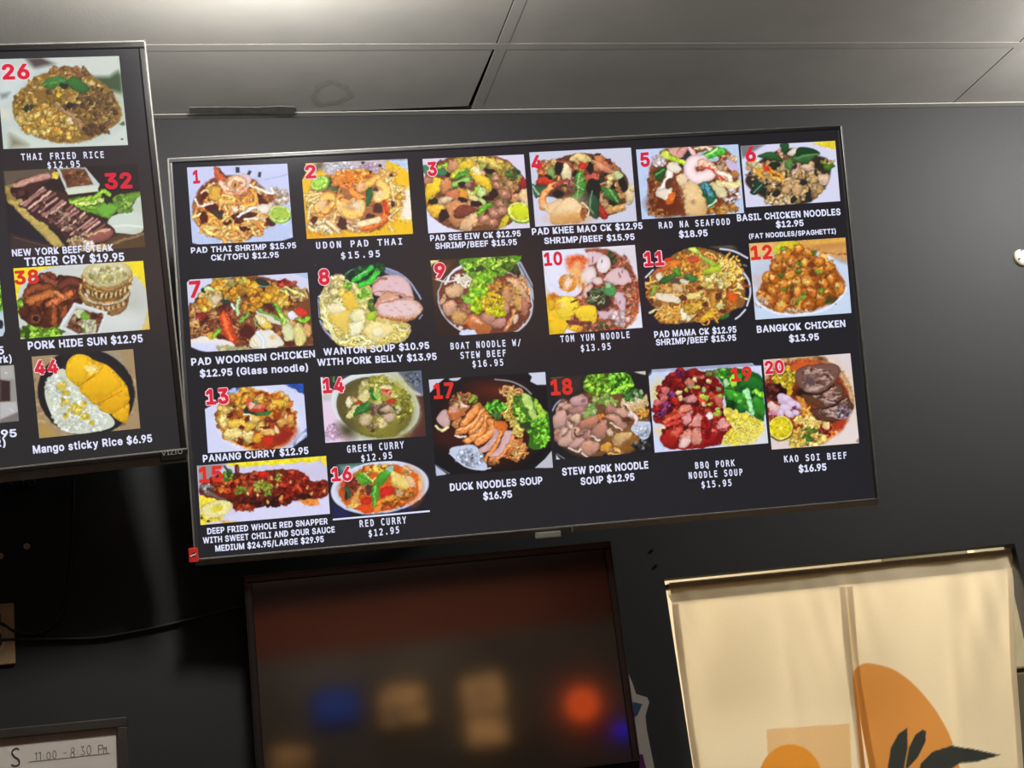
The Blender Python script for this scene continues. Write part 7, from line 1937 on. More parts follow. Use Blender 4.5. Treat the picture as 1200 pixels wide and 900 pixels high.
box(bm, kx0, kx1, ky1, ky1 + .08, 0, 2.9)
box(bm, kx0 - .08, kx1 + .08, WALL_Y + .045, ky1 + .08, 2.9, 2.96)
struct('wall_kitchen', bm, M_KITCHEN)

# ceiling: tiles lying in a metal grid, a dark void above
TEE = .024
gx = [-3.2, -1.738, -.523, .692, 1.907, 3.122, 4.4]
gy = [WALL_Y, 2.485, 1.265, .045, -1.175, -2.395, RY0]
bm = bmesh.new()
for i in range(len(gx) - 1):
    for j in range(len(gy) - 1):
        x0, x1, y1, y0 = gx[i] + .004, gx[i + 1] - .004, gy[j] - .004, gy[j + 1] + .004
        z0, z1 = CEIL_Z, CEIL_Z + .016
        pts = [(x0, y0), (x1, y0), (x1, y1), (x0, y1)]
        if i == 2 and j == 0:                                  # the tile that has slipped, leaving a dark wedge
            pts = [(x0, y0), (x1 - .002, y0), (x1 - .007, y1 - .030), (x0 + .62, y1), (x0, y1)]
        a = [bm.verts.new((x, y, z0)) for x, y in pts]
        b = [bm.verts.new((x, y, z1)) for x, y in pts]
        bm.faces.new(a[::-1])
        bm.faces.new(b)
        for k in range(len(pts)):
            m = (k + 1) % len(pts)
            bm.faces.new((a[k], a[m], b[m], b[k]))
bmesh.ops.recalc_face_normals(bm, faces=bm.faces)
ceil = struct('ceiling', bm, M_TILE)
bm = bmesh.new()
for x in gx[1:-1]:
    box(bm, x - .001, x + TEE - .001, RY0, WALL_Y, CEIL_Z - .0003, CEIL_Z + .0005)
for y in gy[1:-1]:
    box(bm, RX0, RX1, y - TEE / 2, y + TEE / 2, CEIL_Z - .0004, CEIL_Z + .0004)
struct('trim_1', bm, M_TEE)
bm = bmesh.new()
box(bm, RX0, RX1, WALL_Y - .021, WALL_Y, CEIL_Z - .004, CEIL_Z - .0025)
box(bm, RX0, RX1, WALL_Y - .0015, WALL_Y, CEIL_Z - .004, CEIL_Z + .02)
struct('trim_2', bm, M_TEE)
struct('trim_3', box(bmesh.new(), RX0, RX1, RY0, WALL_Y + .1, CEIL_Z + .06, CEIL_Z + .1), M_VOID)


def ceil_pt(u, v, z=CEIL_Z):
    return hit(u, v, (0, 0, z), np.array([0, 0, 1.0]))


M_SMEAR = mat('dark_paint_smear', (122, 119, 114), 0.9, spec=.1, noise=.2, nscale=60)
bm = bmesh.new()
zt = CEIL_Z - .0062
pp = [(222, 126), (264, 125.5), (300, 126), (330, 124.5), (346, 125.5), (348, 130), (342, 134), (300, 133), (250, 133.5), (222, 133.5)]
a = [bm.verts.new(ceil_pt(u, v, zt)) for u, v in pp]
b = [bm.verts.new(Vector(v.co) + Vector((0, 0, .001))) for v in a]
bm.faces.new(a)
bm.faces.new(b[::-1])
for k in range(len(a)):
    bm.faces.new((a[k], b[k], b[(k + 1) % len(a)], a[(k + 1) % len(a)]))
bmesh.ops.recalc_face_normals(bm, faces=bm.faces)
o = obj('paint_smear', bm, M_SMEAR, ceil)
o['label'] = 'dark paint smear on the ceiling edge'
M_STAIN = mat('water_stain', (172, 169, 161), 0.9, spec=.1, noise=.1, nscale=90)
bm = bmesh.new()
c0 = ceil_pt(388, 110, CEIL_Z - .0002)
ring = []
for k in range(40):
    t = k / 40 * 2 * math.pi
    w = 1 + .10 * math.sin(3 * t + 1) + .06 * math.sin(7 * t)
    ring.append([bm.verts.new((c0[0] + math.cos(t) * r * w, c0[1] + math.sin(t) * r * w * 1.3, c0[2])) for r in (.030, .044)])
for k in range(40):
    A, B = ring[k], ring[(k + 1) % 40]
    bm.faces.new((A[0], A[1], B[1], B[0]))
o = obj('water_stain', bm, M_STAIN, ceil)
o['label'] = 'faint ring shaped water stain'

# ------------------------------------------------------------------ the three televisions
main = TV('television', 'large lit menu television in the middle of the black wall, showing dishes 1 to 20', (0.2027358931834394, 0.0062887010675018225, -0.10225515080992227),
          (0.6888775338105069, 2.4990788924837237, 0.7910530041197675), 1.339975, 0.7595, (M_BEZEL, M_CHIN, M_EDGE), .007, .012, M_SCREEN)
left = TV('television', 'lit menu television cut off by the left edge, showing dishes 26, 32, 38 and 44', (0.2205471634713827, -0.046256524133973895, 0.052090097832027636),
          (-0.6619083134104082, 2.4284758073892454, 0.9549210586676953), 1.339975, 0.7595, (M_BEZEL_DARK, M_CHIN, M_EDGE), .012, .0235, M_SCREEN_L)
small = TV('television', 'small switched off television with a dark glossy screen below the middle menu television', (-0.004647186919832283, 0.008694095306846377, -0.07686366454450812),
           (0.4664339924180339, 2.650802075723334, 0.1816395984372319), .713, .41975, (M_BEZEL_DARK, M_BEZEL_DARK, M_BEZEL_DARK), .013, .020, M_OFF, depth=.05)

for fn, lb in ((dish_1, 'photo of orange noodles with shrimp and a lime half'), (dish_2, 'photo of shrimp and noodles on a yellow plate'), (dish_3, 'photo of fried wide noodles with egg, greens and lime'), (dish_4, 'photo of stir fry with dark basil leaves on a white plate'),
               (dish_5, 'photo of seafood in brown gravy with a curled shrimp'), (dish_6, 'photo of minced chicken topped with basil leaves'), (dish_7, 'photo of glass noodles with egg and a red tomato wedge'), (dish_8, 'photo of pale noodles with sliced pork and greens'),
               (dish_9, 'photo of brown noodle soup with bright green herbs'), (dish_10, 'photo of red soup with a halved soft egg and yellow wontons'), (dish_11, 'photo of fried noodles with vegetables on a black plate'), (dish_12, 'photo of golden fried chicken pieces on a white plate'),
               (dish_13, 'photo of orange red curry in a white square bowl'), (dish_14, 'photo of green curry in a white bowl'), (dish_15, 'photo of whole fried fish under red sauce'), (dish_16, 'photo of orange red curry with basil in an oval bowl'),
               (dish_17, 'photo of sliced duck and lettuce in a black bowl'), (dish_18, 'photo of stewed pork slices under curly lettuce'), (dish_19, 'photo of red roast pork with greens and yellow noodles'), (dish_20, 'photo of brown beef slices with a yellow lime half')):
    main.picture(fn(), lb)
for fn, lb in ((dish_26, 'photo of a mound of fried rice with basil leaves'), (dish_32, 'photo of sliced grilled steak with a bowl of sauce'), (dish_38, 'photo of fried pork beside a woven basket of rice'), (dish_44, 'photo of yellow mango and white sticky rice on a black plate'),
               (dish_edge_a, 'photo with green leaves at the left edge'), (dish_edge_b, 'greyish photo with a dark square at the left edge')):
    left.picture(fn(), lb)

for lines, mono in (
        ([('PAD THAI SHRIMP $15.95', (224, 297), (347.3, 290.8), 7), ('CK/TOFU $12.95', (247.5, 305.5), (327, 301.8), 7)], 0),
        ([('UDON PAD THAI', (370.7, 291.7), (471.5, 286.7), 8), ('$15.95', (400, 303.5), (445.5, 301), 8)], 1),
        ([('PAD SEE EIW CK $12.95', (504.3, 282.7), (610.4, 277), 7.2), ('SHRIMP/BEEF $15.95', (510.4, 292), (606, 287), 7.2)], 0),
        ([('PAD KHEE MAO CK $12.95', (623.6, 275.6), (753.3, 268.3), 8), ('SHRIMP/BEEF $15.95', (638, 286), (744, 281), 7.5)], 0),
        ([('RAD NA SEAFOOD', (772.3, 268), (855.7, 263.3), 7.8)], 1), ([('$18.95', (796, 278.7), (829.6, 276.7), 8)], 0),
        ([('BASIL CHICKEN NOODLES', (864, 259.4), (985.3, 252), 8), ('$12.95', (909.6, 266.9), (942, 264.8), 7.5), ('(FAT NOODLES/SPAGHETTI)', (878, 280), (979.8, 273.6), 6)], 0),
        ([('PAD WOONSEN CHICKEN', (224.3, 428.7), (369.4, 418.7), 8.8), ('$12.95 (Glass noodle)', (234.4, 442.3), (361.3, 434.7), 8.8)], 0),
        ([('WANTON SOUP $10.95', (379.3, 416.7), (503.3, 408.7), 8.4), ('WITH PORK BELLY $13.95', (372, 429), (512, 421.7), 8.4)], 0),
        ([('BOAT NOODLE W/', (528.3, 409.7), (610.7, 405), 8), ('STEW BEEF', (540, 420.5), (593, 417.5), 8), ('$16.95', (554, 430.5), (590, 428.4), 8)], 1),
        ([('TOM YUM NOODLE', (657, 401.4), (738, 396), 8), ('$13.95', (681, 412), (716, 409.6), 8)], 1),
        ([('PAD MAMA CK $12.95', (767, 396), (863.3, 389.7), 7.8), ('SHRIMP/BEEF $15.95', (769, 405), (863, 399.2), 7.5)], 0),
        ([('BANGKOK CHICKEN', (887.3, 390.2), (991, 383), 8.4), ('$13.95', (925, 401), (960, 398.5), 8.2)], 0),
        ([('PANANG CURRY $12.95', (238, 541.8), (361.7, 532), 8.6)], 0),
        ([('GREEN CURRY', (407, 530.7), (473.6, 525.3), 8.5), ('$12.95', (423.7, 541), (459.7, 537.3), 8)], 1),
        ([('DEEP FRIED WHOLE RED SNAPPER', (243, 626.3), (384.2, 614.2), 7.4), ('WITH SWEET CHILI AND SOUR SAUCE', (238, 637.2), (392.5, 624), 7.4), ('MEDIUM $24.95/LARGE $29.95', (252.5, 646.5), (379.7, 635.2), 7.4)], 0),
        ([('RED CURRY', (421.7, 618), (476.4, 613.3), 8.4), ('$12.95', (432.3, 629.3), (468, 624.7), 8.2)], 1),
        ([('DUCK NOODLES SOUP', (527.5, 575.6), (636, 567.2), 9), ('$16.95', (566.5, 586), (600.3, 583.2), 8.8)], 0),
        ([('STEW PORK NOODLE', (659, 557.5), (760, 549), 9), ('SOUP $12.95', (680.8, 568.5), (743.8, 563), 8.8)], 0),
        ([('BBQ PORK', (815, 549.4), (861.3, 546.2), 7.8), ('NOODLE SOUP', (807.5, 561.3), (870.5, 557), 8), ('$15.95', (822.5, 572), (857.5, 569.4), 8)], 1),
        ([('KAO SOI BEEF', (919.3, 542), (992.5, 537.4), 8)], 1), ([('$16.95', (936.3, 553.8), (968.8, 551.3), 8.6)], 0)):
    main.text('caption', lines, M_TEXT, .028 if not mono else .022, bool(mono))
for lines, mono in (
        ([('THAI FRIED RICE', (25, 188), (122, 185), 8), ('$12.95', (56, 197.6), (94, 196), 8)], 1),
        ([('NEW YORK BEEF STEAK', (14.4, 300.6), (133, 294), 8.4), ('TIGER CRY $19.95', (29, 312), (146, 305.6), 10)], 0),
        ([('PORK HIDE SUN $12.95', (33, 410), (167.6, 401), 9.6)], 0),
        ([('Mango sticky Rice $6.95', (39, 531.8), (178.6, 518), 9.6)], 0),
        ([('5', (-2, 415.5), (5, 415), 9.5), ('rk)', (0, 425.5), (14, 424.5), 9)], 0), ([('.95', (-3, 513.5), (20, 512), 9.5), ('R)', (-6, 524), (7, 523), 9.5)], 0)):
    left.text('caption', lines, M_TEXT, .028 if not mono else .022, bool(mono))

for tx, l, r, cap, halo, mt in (('1', (226.5, 215.6), (234.8, 214.7), 16, None, M_RED), ('2', (358, 209.6), (370.8, 208.8), 16, M_PINK, M_RED), ('3', (501.5, 206.6), (512.5, 205.6), 16.5, M_PINK, M_RED), ('4', (623, 199.7), (636, 198.6), 17.5, None, M_RED),
                                ('5', (751, 196), (762.2, 195), 17, None, M_RED), ('6', (874.3, 190), (886.5, 189), 18, None, M_RED), ('7', (222.5, 349.5), (236.2, 348.2), 20, None, M_RED), ('8', (374, 334.2), (387, 333.2), 18.4, M_PINK, M_RED),
                                ('9', (509.6, 326.3), (522.5, 325.3), 17.6, M_PINK, M_RED), ('10', (638, 312), (659.6, 310.5), 16, None, M_RED), ('11', (755.5, 312.6), (779, 311), 17.4, M_PINK, M_RED), ('12', (880.5, 305), (905.8, 303.6), 17, None, M_REDO),
                                ('13', (242, 474.8), (268.5, 473), 18.6, M_PINK, M_RED), ('14', (378.8, 461.3), (404, 459.8), 18, M_PINK, M_RED), ('15', (233.5, 566), (261.5, 564.3), 19, None, M_REDO), ('16', (389, 564.6), (412.8, 563), 16.6, M_PINK, M_RED),
                                ('17', (508.5, 468), (532.7, 466.5), 19, None, M_REDO), ('18', (646, 463.6), (671.7, 462), 19, None, M_REDO), ('19', (857, 447.6), (882, 446), 17, None, M_REDO), ('20', (897, 438.6), (919.3, 437), 15.4, M_PINK, M_RED)):
    main.number(tx, l, r, cap, halo, mt)
for tx, l, r, cap, halo, mt in (('26', (3.2, 93.6), (35.5, 92.6), 18.4, M_PINK, M_RED), ('32', (123.3, 222), (155.5, 220.6), 19, None, M_RED), ('38', (17.5, 334), (46.3, 331.8), 16.6, None, M_REDO), ('44', (41, 439.3), (69, 437.6), 16.8, M_PINK, M_RED)):
    left.number(tx, l, r, cap, halo, mt)

# white rule under dish 16, small bits of the main television
bm = bmesh.new()
a, b = main.local(390, 608.9), main.local(503.6, 598.9)
d = Vector(b - a).normalized()
pts = [a + np.array([0, 0, .0016]), b + np.array([0, 0, .0016]), b - np.array([0, 0, .0016]), a - np.array([0, 0, .0016])]
bm.faces.new([bm.verts.new((q[0], -.0011, q[2])) for q in pts[::-1]])
obj('white_rule', bm, M_TEXT, main.screen)
bm = bmesh.new()
a, b = main.local(627, 627), main.local(656.5, 620)
box(bm, a[0], b[0], -.006, .014, -main.hh - .0185, -main.hh - .006, .002)
o = obj('sensor_tab', bm, mat('sensor_tab_plastic', (128, 124, 112), .35), main.root)
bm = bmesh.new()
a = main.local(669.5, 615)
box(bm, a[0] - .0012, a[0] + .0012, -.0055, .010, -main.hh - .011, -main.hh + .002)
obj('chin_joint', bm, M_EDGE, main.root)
M_RSTICK = mat('red_sticker_paper', (226, 52, 44), .45)
bm = bmesh.new()
a, b = main.local(222, 656), main.local(232, 640)
box(bm, a[0], b[0], -.0082, -.0056, -main.hh - .004, -main.hh + .0225, .0012)
st = obj('sticker', bm, M_RSTICK, main.root)
st['label'] = 'red sticker on the corner of the frame'
bm = bmesh.new()
cx, cz = (a[0] + b[0]) / 2, -main.hh + .009
tube(bm, [(cx - .005, -.0084, cz - .003), (cx - .001, -.0084, cz), (cx + .003, -.0084, cz + .0005), (cx + .005, -.0084, cz + .003)], .0013, 8)
obj('sticker_mark', bm, mat('sticker_white', (240, 236, 230), .5), st)
bm = bmesh.new()
tube(bm, [(cx - .002, -.0084, cz + .003), (cx + .002, -.0084, cz + .004), (cx + .005, -.0084, cz + .0015), (cx + .002, -.0084, cz - .0025)], .0009, 8)
obj('sticker_mark', bm, mat('sticker_black', (24, 20, 20), .5), st)

# left television: dark band over the chin, lettering on it
bm = bmesh.new()
box(bm, -left.hw, left.hw, -.0050, .004, -left.hh - .008, -left.hh - .0005, .001)
obj('chin_band', bm, M_BEZEL_DARK, left.root)
bm = bmesh.new()
a, b = left.local(187, 0), left.local(218, 0)
la, lb_ = left.local(187.5, 536)[0], left.local(218, 531)[0]
box(bm, la, lb_, -.0062, .006, -left.hh - .019, -left.hh - .001, .002)
tab = obj('logo_tab', bm, M_BEZEL_DARK, left.root)
M_LOGO = mat('logo_silver', (150, 146, 138), .4)
lg = left.text('logo', [('VIZIO', (189.5, 534.0), (214, 531.5), 5.4)], M_LOGO, -.01, y=-.0066)
lg.parent = tab

# wall brackets that hold the televisions
for tv, xs in ((main, (-.25, .25)), (left, (-.25, .25)), (small, (-.1, .1))):
    Mi = Matrix.Translation(tv.O) @ tv.R.to_4x4()
    bm = bmesh.new()
    for x in xs:
        p = Mi @ Vector((x, .045 if tv is not small else .035, .05))
        p2 = Mi @ Vector((x, .045 if tv is not small else .035, -.12))
        tube(bm, [p, (p.x, WALL_Y - .004, p.z - .02)], .012, 8)
        tube(bm, [p2, (p2.x, WALL_Y - .004, p2.z + .02)], .012, 8)
    q = Mi @ Vector((0, 0, -.03))
    w = abs(xs[0]) + .06
    box(bm, q.x - w, q.x + w, WALL_Y - .006, WALL_Y - .0005, q.z - .14, q.z + .12, .001)
    bm.transform(Mi.inverted())
    obj('wall_bracket', bm, M_STEEL, tv.root)

# ------------------------------------------------------------------ curtain in the doorway
CY = WALL_Y + .018
M_CLOTH = bpy.data.materials.new('printed_linen_cloth')
M_CLOTH.use_nodes = True
nt = M_CLOTH.node_tree
nt.nodes.remove(nt.nodes['Principled BSDF'])
out = nt.nodes['Material Output']
at = nt.nodes.new('ShaderNodeAttribute')
at.attribute_name = 'print'
tc = nt.nodes.new('ShaderNodeTexCoord')
mp = nt.nodes.new('ShaderNodeMapping')
mp.inputs['Scale'].default_value = (260, 60, 260)
nz = nt.nodes.new('ShaderNodeTexNoise')
nz.inputs['Scale'].default_value = 2.0
nz.inputs['Detail'].default_value = 5
rp = nt.nodes.new('ShaderNodeValToRGB')
rp.color_ramp.elements[0].color = (.86, .86, .86, 1)
rp.color_ramp.elements[1].color = (1, 1, 1, 1)
mx = nt.nodes.new('ShaderNodeMix')
mx.data_type = 'RGBA'
mx.blend_type = 'MULTIPLY'
mx.inputs[0].default_value = 1.0
df = nt.nodes.new('ShaderNodeBsdfDiffuse')
tr = nt.nodes.new('ShaderNodeBsdfTranslucent')
ms = nt.nodes.new('ShaderNodeMixShader')
ms.inputs[0].default_value = .23
nt.links.new(tc.outputs['Object'], mp.inputs[0])
nt.links.new(mp.outputs[0], nz.inputs['Vector'])
nt.links.new(nz.outputs['Fac'], rp.inputs[0])
nt.links.new(at.outputs['Color'], mx.inputs[6])
nt.links.new(rp.outputs[0], mx.inputs[7])
nt.links.new(mx.outputs[2], df.inputs[0])
nt.links.new(mx.outputs[2], tr.inputs[0])
nt.links.new(df.outputs[0], ms.inputs[1])
nt.links.new(tr.outputs[0], ms.inputs[2])
nt.links.new(ms.outputs[0], out.inputs[0])

CREAM = (238, 224, 192)


def curtain_print():
    p = Pic(760, 620, 2.727, [(40, 120), (1260, 20), (1500, 2200), (180, 2300)], CREAM, q=1.5, seed=77)
    tan = (226, 190, 140)
    ora = (222, 150, 58)
    p.P([(374, 640), (640, 622), (664, 1150), (400, 1180)], tan)
    p.P([(652, 480), (664, 448), (690, 430), (724, 432), (780, 452), (842, 500), (906, 572), (950, 636), (976, 690), (1010, 800), (1030, 930), (900, 990), (700, 960), (676, 764), (660, 600)], (216, 150, 78), 1)
    p.E(452, 800, 100, 112, ora, -4)
    lf = (58, 62, 60)
    p.P([(817, 636), (818, 700), (808, 764), (795, 830), (764, 830), (760, 764), (768, 700), (790, 655)], lf)
    p.P([(842, 658), (866, 642), (878, 646), (876, 680), (850, 730), (818, 766), (812, 764), (822, 700)], lf)
    p.P([(860, 750), (900, 712), (970, 692), (1040, 702), (1128, 722), (1060, 742), (1000, 748), (960, 770), (900, 800), (850, 790)], lf)
    p.L([(830, 1200), (815, 1000), (808, 860), (800, 780)], 10, lf, 0, 0)
    p.P([(700, 1000), (760, 960), (800, 1040), (740, 1100)], lf, 1)
    return p


cpic = curtain_print()


def edge_x(pts, v):
    """x of a hem at image row v"""
    p = np.array(pts, float)
    if v > p[-1, 1]:
        s_ = (p[-1] - p[-2]) / (p[-1, 1] - p[-2, 1])
        return p[-1, 0] + s_[0] * (v - p[-1, 1])
    return np.interp(v, p[:, 1], p[:, 0])


def panel(nm, e0, e1, top0, top1, nb, seed, pocket_px):
    """cloth panel between two hems; the folds are modelled"""
    n, m = 150, 330
    co, rgb = np.zeros((m, n, 3)), np.zeros((m, n, 3))
    for j in range(m):
        for i in range(n):
            s_ = i / (n - 1)
            t = j / (m - 1)
            vt = top0 + (top1 - top0) * s_
            v = vt + t * 520
            u = edge_x(e0, v) * (1 - s_) + edge_x(e1, v) * s_
            p = wall_pt(u, v, CY)
            co[j, i] = p
            fold = .006 * math.sin(s_ * 9 + seed) * min(1, t * 5) + .008 * math.sin(s_ * 4.2 + 1.3 * seed + t * 2) * min(1, t * 3) + .004 * math.sin(s_ * 13 + 2.5 * math.sin(s_ * 5 + seed) + t * 14 + seed) * max(0, 1 - t * 2.2) * min(1, t * 9) + .0015 * math.sin(s_ * 31 + 3 * math.sin(s_ * 7) - t * 26) * max(0, 1 - t * 3) * min(1, t * 12)
            fold += .004 * math.exp(-((s_ - .62) / .05) ** 2) * min(1, t * 4)
            co[j, i, 1] += fold
            rgb[j, i] = (u, v, 0)
    col = cpic.sample((rgb[..., 0] - 760) * 2.727, (rgb[..., 1] - 620) * 2.727)
    return n, m, co, col


hemL = [(784, 683), (786.5, 697), (791.5, 741), (797, 780), (814, 890)]
hemC0 = [(990, 664), (991, 690), (996, 750), (1001, 800), (1007, 850), (1013, 900)]
hemC1 = [(990.5, 664), (991.5, 690), (997, 750), (1002.5, 800), (1010, 850), (1019, 900)]
hemR = [(1187, 643), (1186, 660), (1190, 760), (1196, 840), (1200, 900)]
ctn = empty('doorway_curtain', 'cream cloth curtain printed with orange shapes and dark leaves, hanging in the doorway', 'curtain', wall_pt(990, 664, CY))
off = np.array(ctn.location)


def cloth(name, n, m, co, col, dy=0.0):
    c2 = co - off
    c2[..., 1] += np.reshape(dy, (-1, 1)) if np.ndim(dy) else dy
    o = grid_mesh(name, n, m, c2, col, M_CLOTH, 'print')
    o.parent = ctn
    return o


def topv(u):
    return 683 + (u - 784) * (643 - 683) / (1187 - 784)


for nm, e0, e1, seed in (('cloth_panel', hemL, hemC0, 0.4), ('cloth_panel', hemC1, hemR, 2.1)):
    n, m, co, col = panel(nm, e0, e1, topv(e0[0][0]), topv(e1[0][0]), 0, seed, 22)
    cloth(nm, n, m, co.copy(), col)
    j1 = int(23 / 520 * m) + 1                                  # rod pocket: the cloth folded over and stitched down
    cloth('rod_pocket', n, j1, co[:j1].copy(), np.zeros((j1, n, 3)) + np.array(CREAM), np.interp(np.arange(j1) / (j1 - 1), [0, .6, 1], [.0165, .0165, .0015]))
    for i0, i1 in ((0, 7), (n - 7, n)):                         # turned-in side hems
        cloth('side_hem', i1 - i0, m - j1, co[j1:, i0:i1].copy(), np.zeros((m - j1, i1 - i0, 3)) + np.array(CREAM), .0025)
bm = bmesh.new()
a, b = wall_pt(775, 689.5, CY + .008), wall_pt(1194, 647.5, CY + .008)
a[0], b[0] = oL + .0008, oR - .0008
b[2] -= (b[2] - a[2]) * .0
tube(bm, [a, b], .0065, 12)
bm.transform(Matrix.Translation(-Vector(a)))
rod = obj('curtain_rod', bm, mat('rod_white_metal', (200, 196, 186), .4, metal=.6), smooth=True)
rod.location = a
tag(rod, 'thin tension rod inside the top pocket of the cream curtain', 'curtain rod')

# steel refrigerator seen in the kitchen past the curtain's right side
M_SST = mat('brushed_steel_green_grey', (176, 174, 152), .45, noise=.08, nscale=20)
M_SSD = mat('dark_steel_door', (84, 84, 74), .45, noise=.08, nscale=20)
fr = wall_pt(1170, 785, 3.9)
zl = wall_pt(1194, 786, 3.9)[2]
fg = empty('refrigerator', 'steel refrigerator in the kitchen, seen past the right edge of the curtain', 'refrigerator', (fr[0] + .35, 4.2, 0))
fl = Vector(fg.location)
for nm, mt, za, zb, yy in (('cabinet', M_SSD, .05, 2.45, (3.94, 4.5)), ('upper_door', M_SST, zl + .006, 2.44, (3.9, 3.938)), ('lower_door', M_SSD, .08, zl - .006, (3.9, 3.938))):
    bm = bmesh.new()
    box(bm, fr[0], fr[0] + .75, yy[0], yy[1], za, zb, .006)
    bm.transform(Matrix.Translation(-fl))
    obj(nm, bm, mt, fg)
for dx in (.05, .7):
    for dy in (4.0, 4.45):
        bm = bmesh.new()
        bmesh.ops.create_cone(bm, cap_ends=True, segments=12, radius1=.02, radius2=.02, depth=.05, matrix=Matrix.Translation((fr[0] + dx, dy, .025)))
        bm.transform(Matrix.Translation(-fl))
        obj('foot', bm, M_SSD, fg)

# ------------------------------------------------------------------ whiteboard at the lower left
BYF = WALL_Y - .022
tr_, tl_ = wall_pt(148.6, 839.8, BYF), wall_pt(0, 854.4, BYF)
ir_ = wall_pt(137.3, 852.4, BYF)
ang = math.atan2(tr_[2] - tl_[2], tr_[0] - tl_[0])
wbR = Matrix.Rotation(-ang, 3, 'Y')
wb = empty('whiteboard', 'white writing board with handwritten opening hours in a dark frame, lower left', 'whiteboard', (tr_[0], WALL_Y, tr_[2]), wbR)
li = wbR.to_4x4().inverted() @ Vector((ir_ - np.array([tr_[0], BYF, tr_[2]])))
fw = (abs(li.x) + abs(li.z)) / 2
W_, H_ = .62, .46
M_FRAME = mat('dark_brown_frame', (52, 46, 42), .5, noise=.15, nscale=40)
M_BOARD = mat('white_board_face', (226, 216, 206), .4)
bm = bmesh.new()
box(bm, -W_, 0, -.022, -.001, -abs(li.z), 0, .002)
box(bm, -W_, 0, -.022, -.001, -H_, -H_ + fw, .002)
box(bm, -abs(li.x), 0, -.022, -.001, -H_ + fw, -abs(li.z), .002)
box(bm, -W_, -W_ + fw, -.022, -.001, -H_ + fw, -abs(li.z), .002)
obj('frame', bm, M_FRAME, wb)
bm = bmesh.new()
box(bm, -W_ + fw - .002, -abs(li.x) + .002, -.012, -.002, -H_ + fw - .002, -abs(li.z) + .002)
bd = obj('board', bm, M_BOARD, wb)
wbM = (Matrix.Translation((tr_[0], WALL_Y, tr_[2])) @ wbR.to_4x4()).inverted()


def ink(name, strokes, r, material):
    bm = bmesh.new()
    for s_ in strokes:
        P = [wall_pt(x / 6.667, 830 + y / 6.667, WALL_Y - .0122) for x, y in (catmull(s_, 5) if len(s_) > 2 else s_)]
        tube(bm, [wbM @ Vector(q) for q in P], r, 6)
    return obj(name, bm, material, bd)


def oval(cx, cy, rx, ry):
    return [(cx + rx * math.sin(k / 9 * 6.283), cy - ry * math.cos(k / 9 * 6.283)) for k in range(10)]


ink('day_letter', [[(150, 320), (125, 312), (95, 340), (110, 375), (145, 400), (150, 435), (120, 450), (88, 440)]], .0014, mat('black_marker', (36, 32, 32), .6))
ink('opening_hours', [[(272, 357), (287, 345)], [(287, 345), (285, 408)], [(300, 352), (318, 342)], [(318, 342), (316, 406)], [(343, 364), (343, 368)], [(343, 393), (343, 397)], oval(380, 370, 14, 28), oval(426, 362, 13, 32), [(497, 351), (520, 348)],
                      oval(570, 326, 11, 18), oval(567, 364, 15, 18), [(603, 329), (603, 333)], [(603, 356), (603, 360)], [(632, 302), (655, 298), (642, 326), (662, 344), (648, 366), (630, 362)], oval(695, 325, 15, 36),
                      [(770, 356), (768, 290)], [(768, 290), (800, 288), (802, 314), (770, 322)], [(808, 355), (812, 306), (822, 322), (830, 300), (833, 352)], [(840, 345), (840, 349)]], .0007, mat('grey_pencil', (110, 104, 100), .6))
ink('ruled_line', [[(225, 420), (860, 352)]], .0006, mat('grey_pencil_line', (110, 104, 100), .6))

# ------------------------------------------------------------------ small things on the wall
M_PLATE = mat('beige_plate', (176, 148, 112), .35, noise=.08, nscale=30)
pR, pT, pB = wall_pt(17.6, 742)[0], wall_pt(16.7, 706.5)[2], wall_pt(18.3, 778.5)[2]
ol = empty('wall_outlet', 'beige double wall outlet with black plugs, left edge under the menu television', 'outlet', ((pR - .036), WALL_Y, (pT + pB) / 2))
hh = (pT - pB) / 2
bm = bmesh.new()
box(bm, -.036, .036, -.007, 0, -hh, hh, .004, 3)
pl = obj('plate', bm, M_PLATE, ol)
M_SOCK = mat('outlet_socket', (196, 172, 138), .35)
for s_ in (1, -1):
    bm = bmesh.new()
    lathe_y(bm, [(0, -.010), (.014, -.010), (.0165, -.008), (.0165, -.004)], 0, s_ * .0195, 28)
    so = obj('socket', bm, M_SOCK, ol)
    bm = bmesh.new()
    for dx in (-.006, .006):
        box(bm, dx - .001, dx + .001, -.0104, -.009, s_ * .0195 - .002, s_ * .0195 + .006)
    obj('slot', bm, mat('slot_black', (10, 10, 10), .7), so)
M_CABLE = mat('black_cable', (13, 13, 14), .45)


def cable(name, label, px, r, y0=-.012, plug=None):
    P = catmull([tuple(wall_pt(u, v, WALL_Y + (y0 if k == 0 else -.006))) for k, (u, v) in enumerate(px)], 8)
    P[0, 1] = WALL_Y - .02 if plug else P[0, 1]
    bm = bmesh.new()
    tube(bm, [Vector(q) - Vector(P[0]) for q in P], r, 8)
    o = obj(name, bm, M_CABLE, smooth=True)
    o.location = P[0]
    tag(o, label, 'cable')
    if plug:
        bm = bmesh.new()
        box(bm, -.012, .012, -.012, .009, -.011, .011, .004)
        obj('plug', bm, M_CABLE, o)
    return o


cable('power_cable', 'black power cable curving up from the outlet to the left television', [(-7, 726), (6, 733), (18, 740), (40, 743), (60, 735), (73, 718), (80, 690), (84, 650), (85.5, 600), (86, 560)], .0032, -.02, True)
cable('power_cable', 'black power cable running right from the outlet towards the switched off television', [(-6, 750), (8, 749.5), (30, 749.5), (80, 749), (120, 747), (170, 738), (210, 729), (250, 719), (292, 709), (330, 704)], .0030, -.02, True)

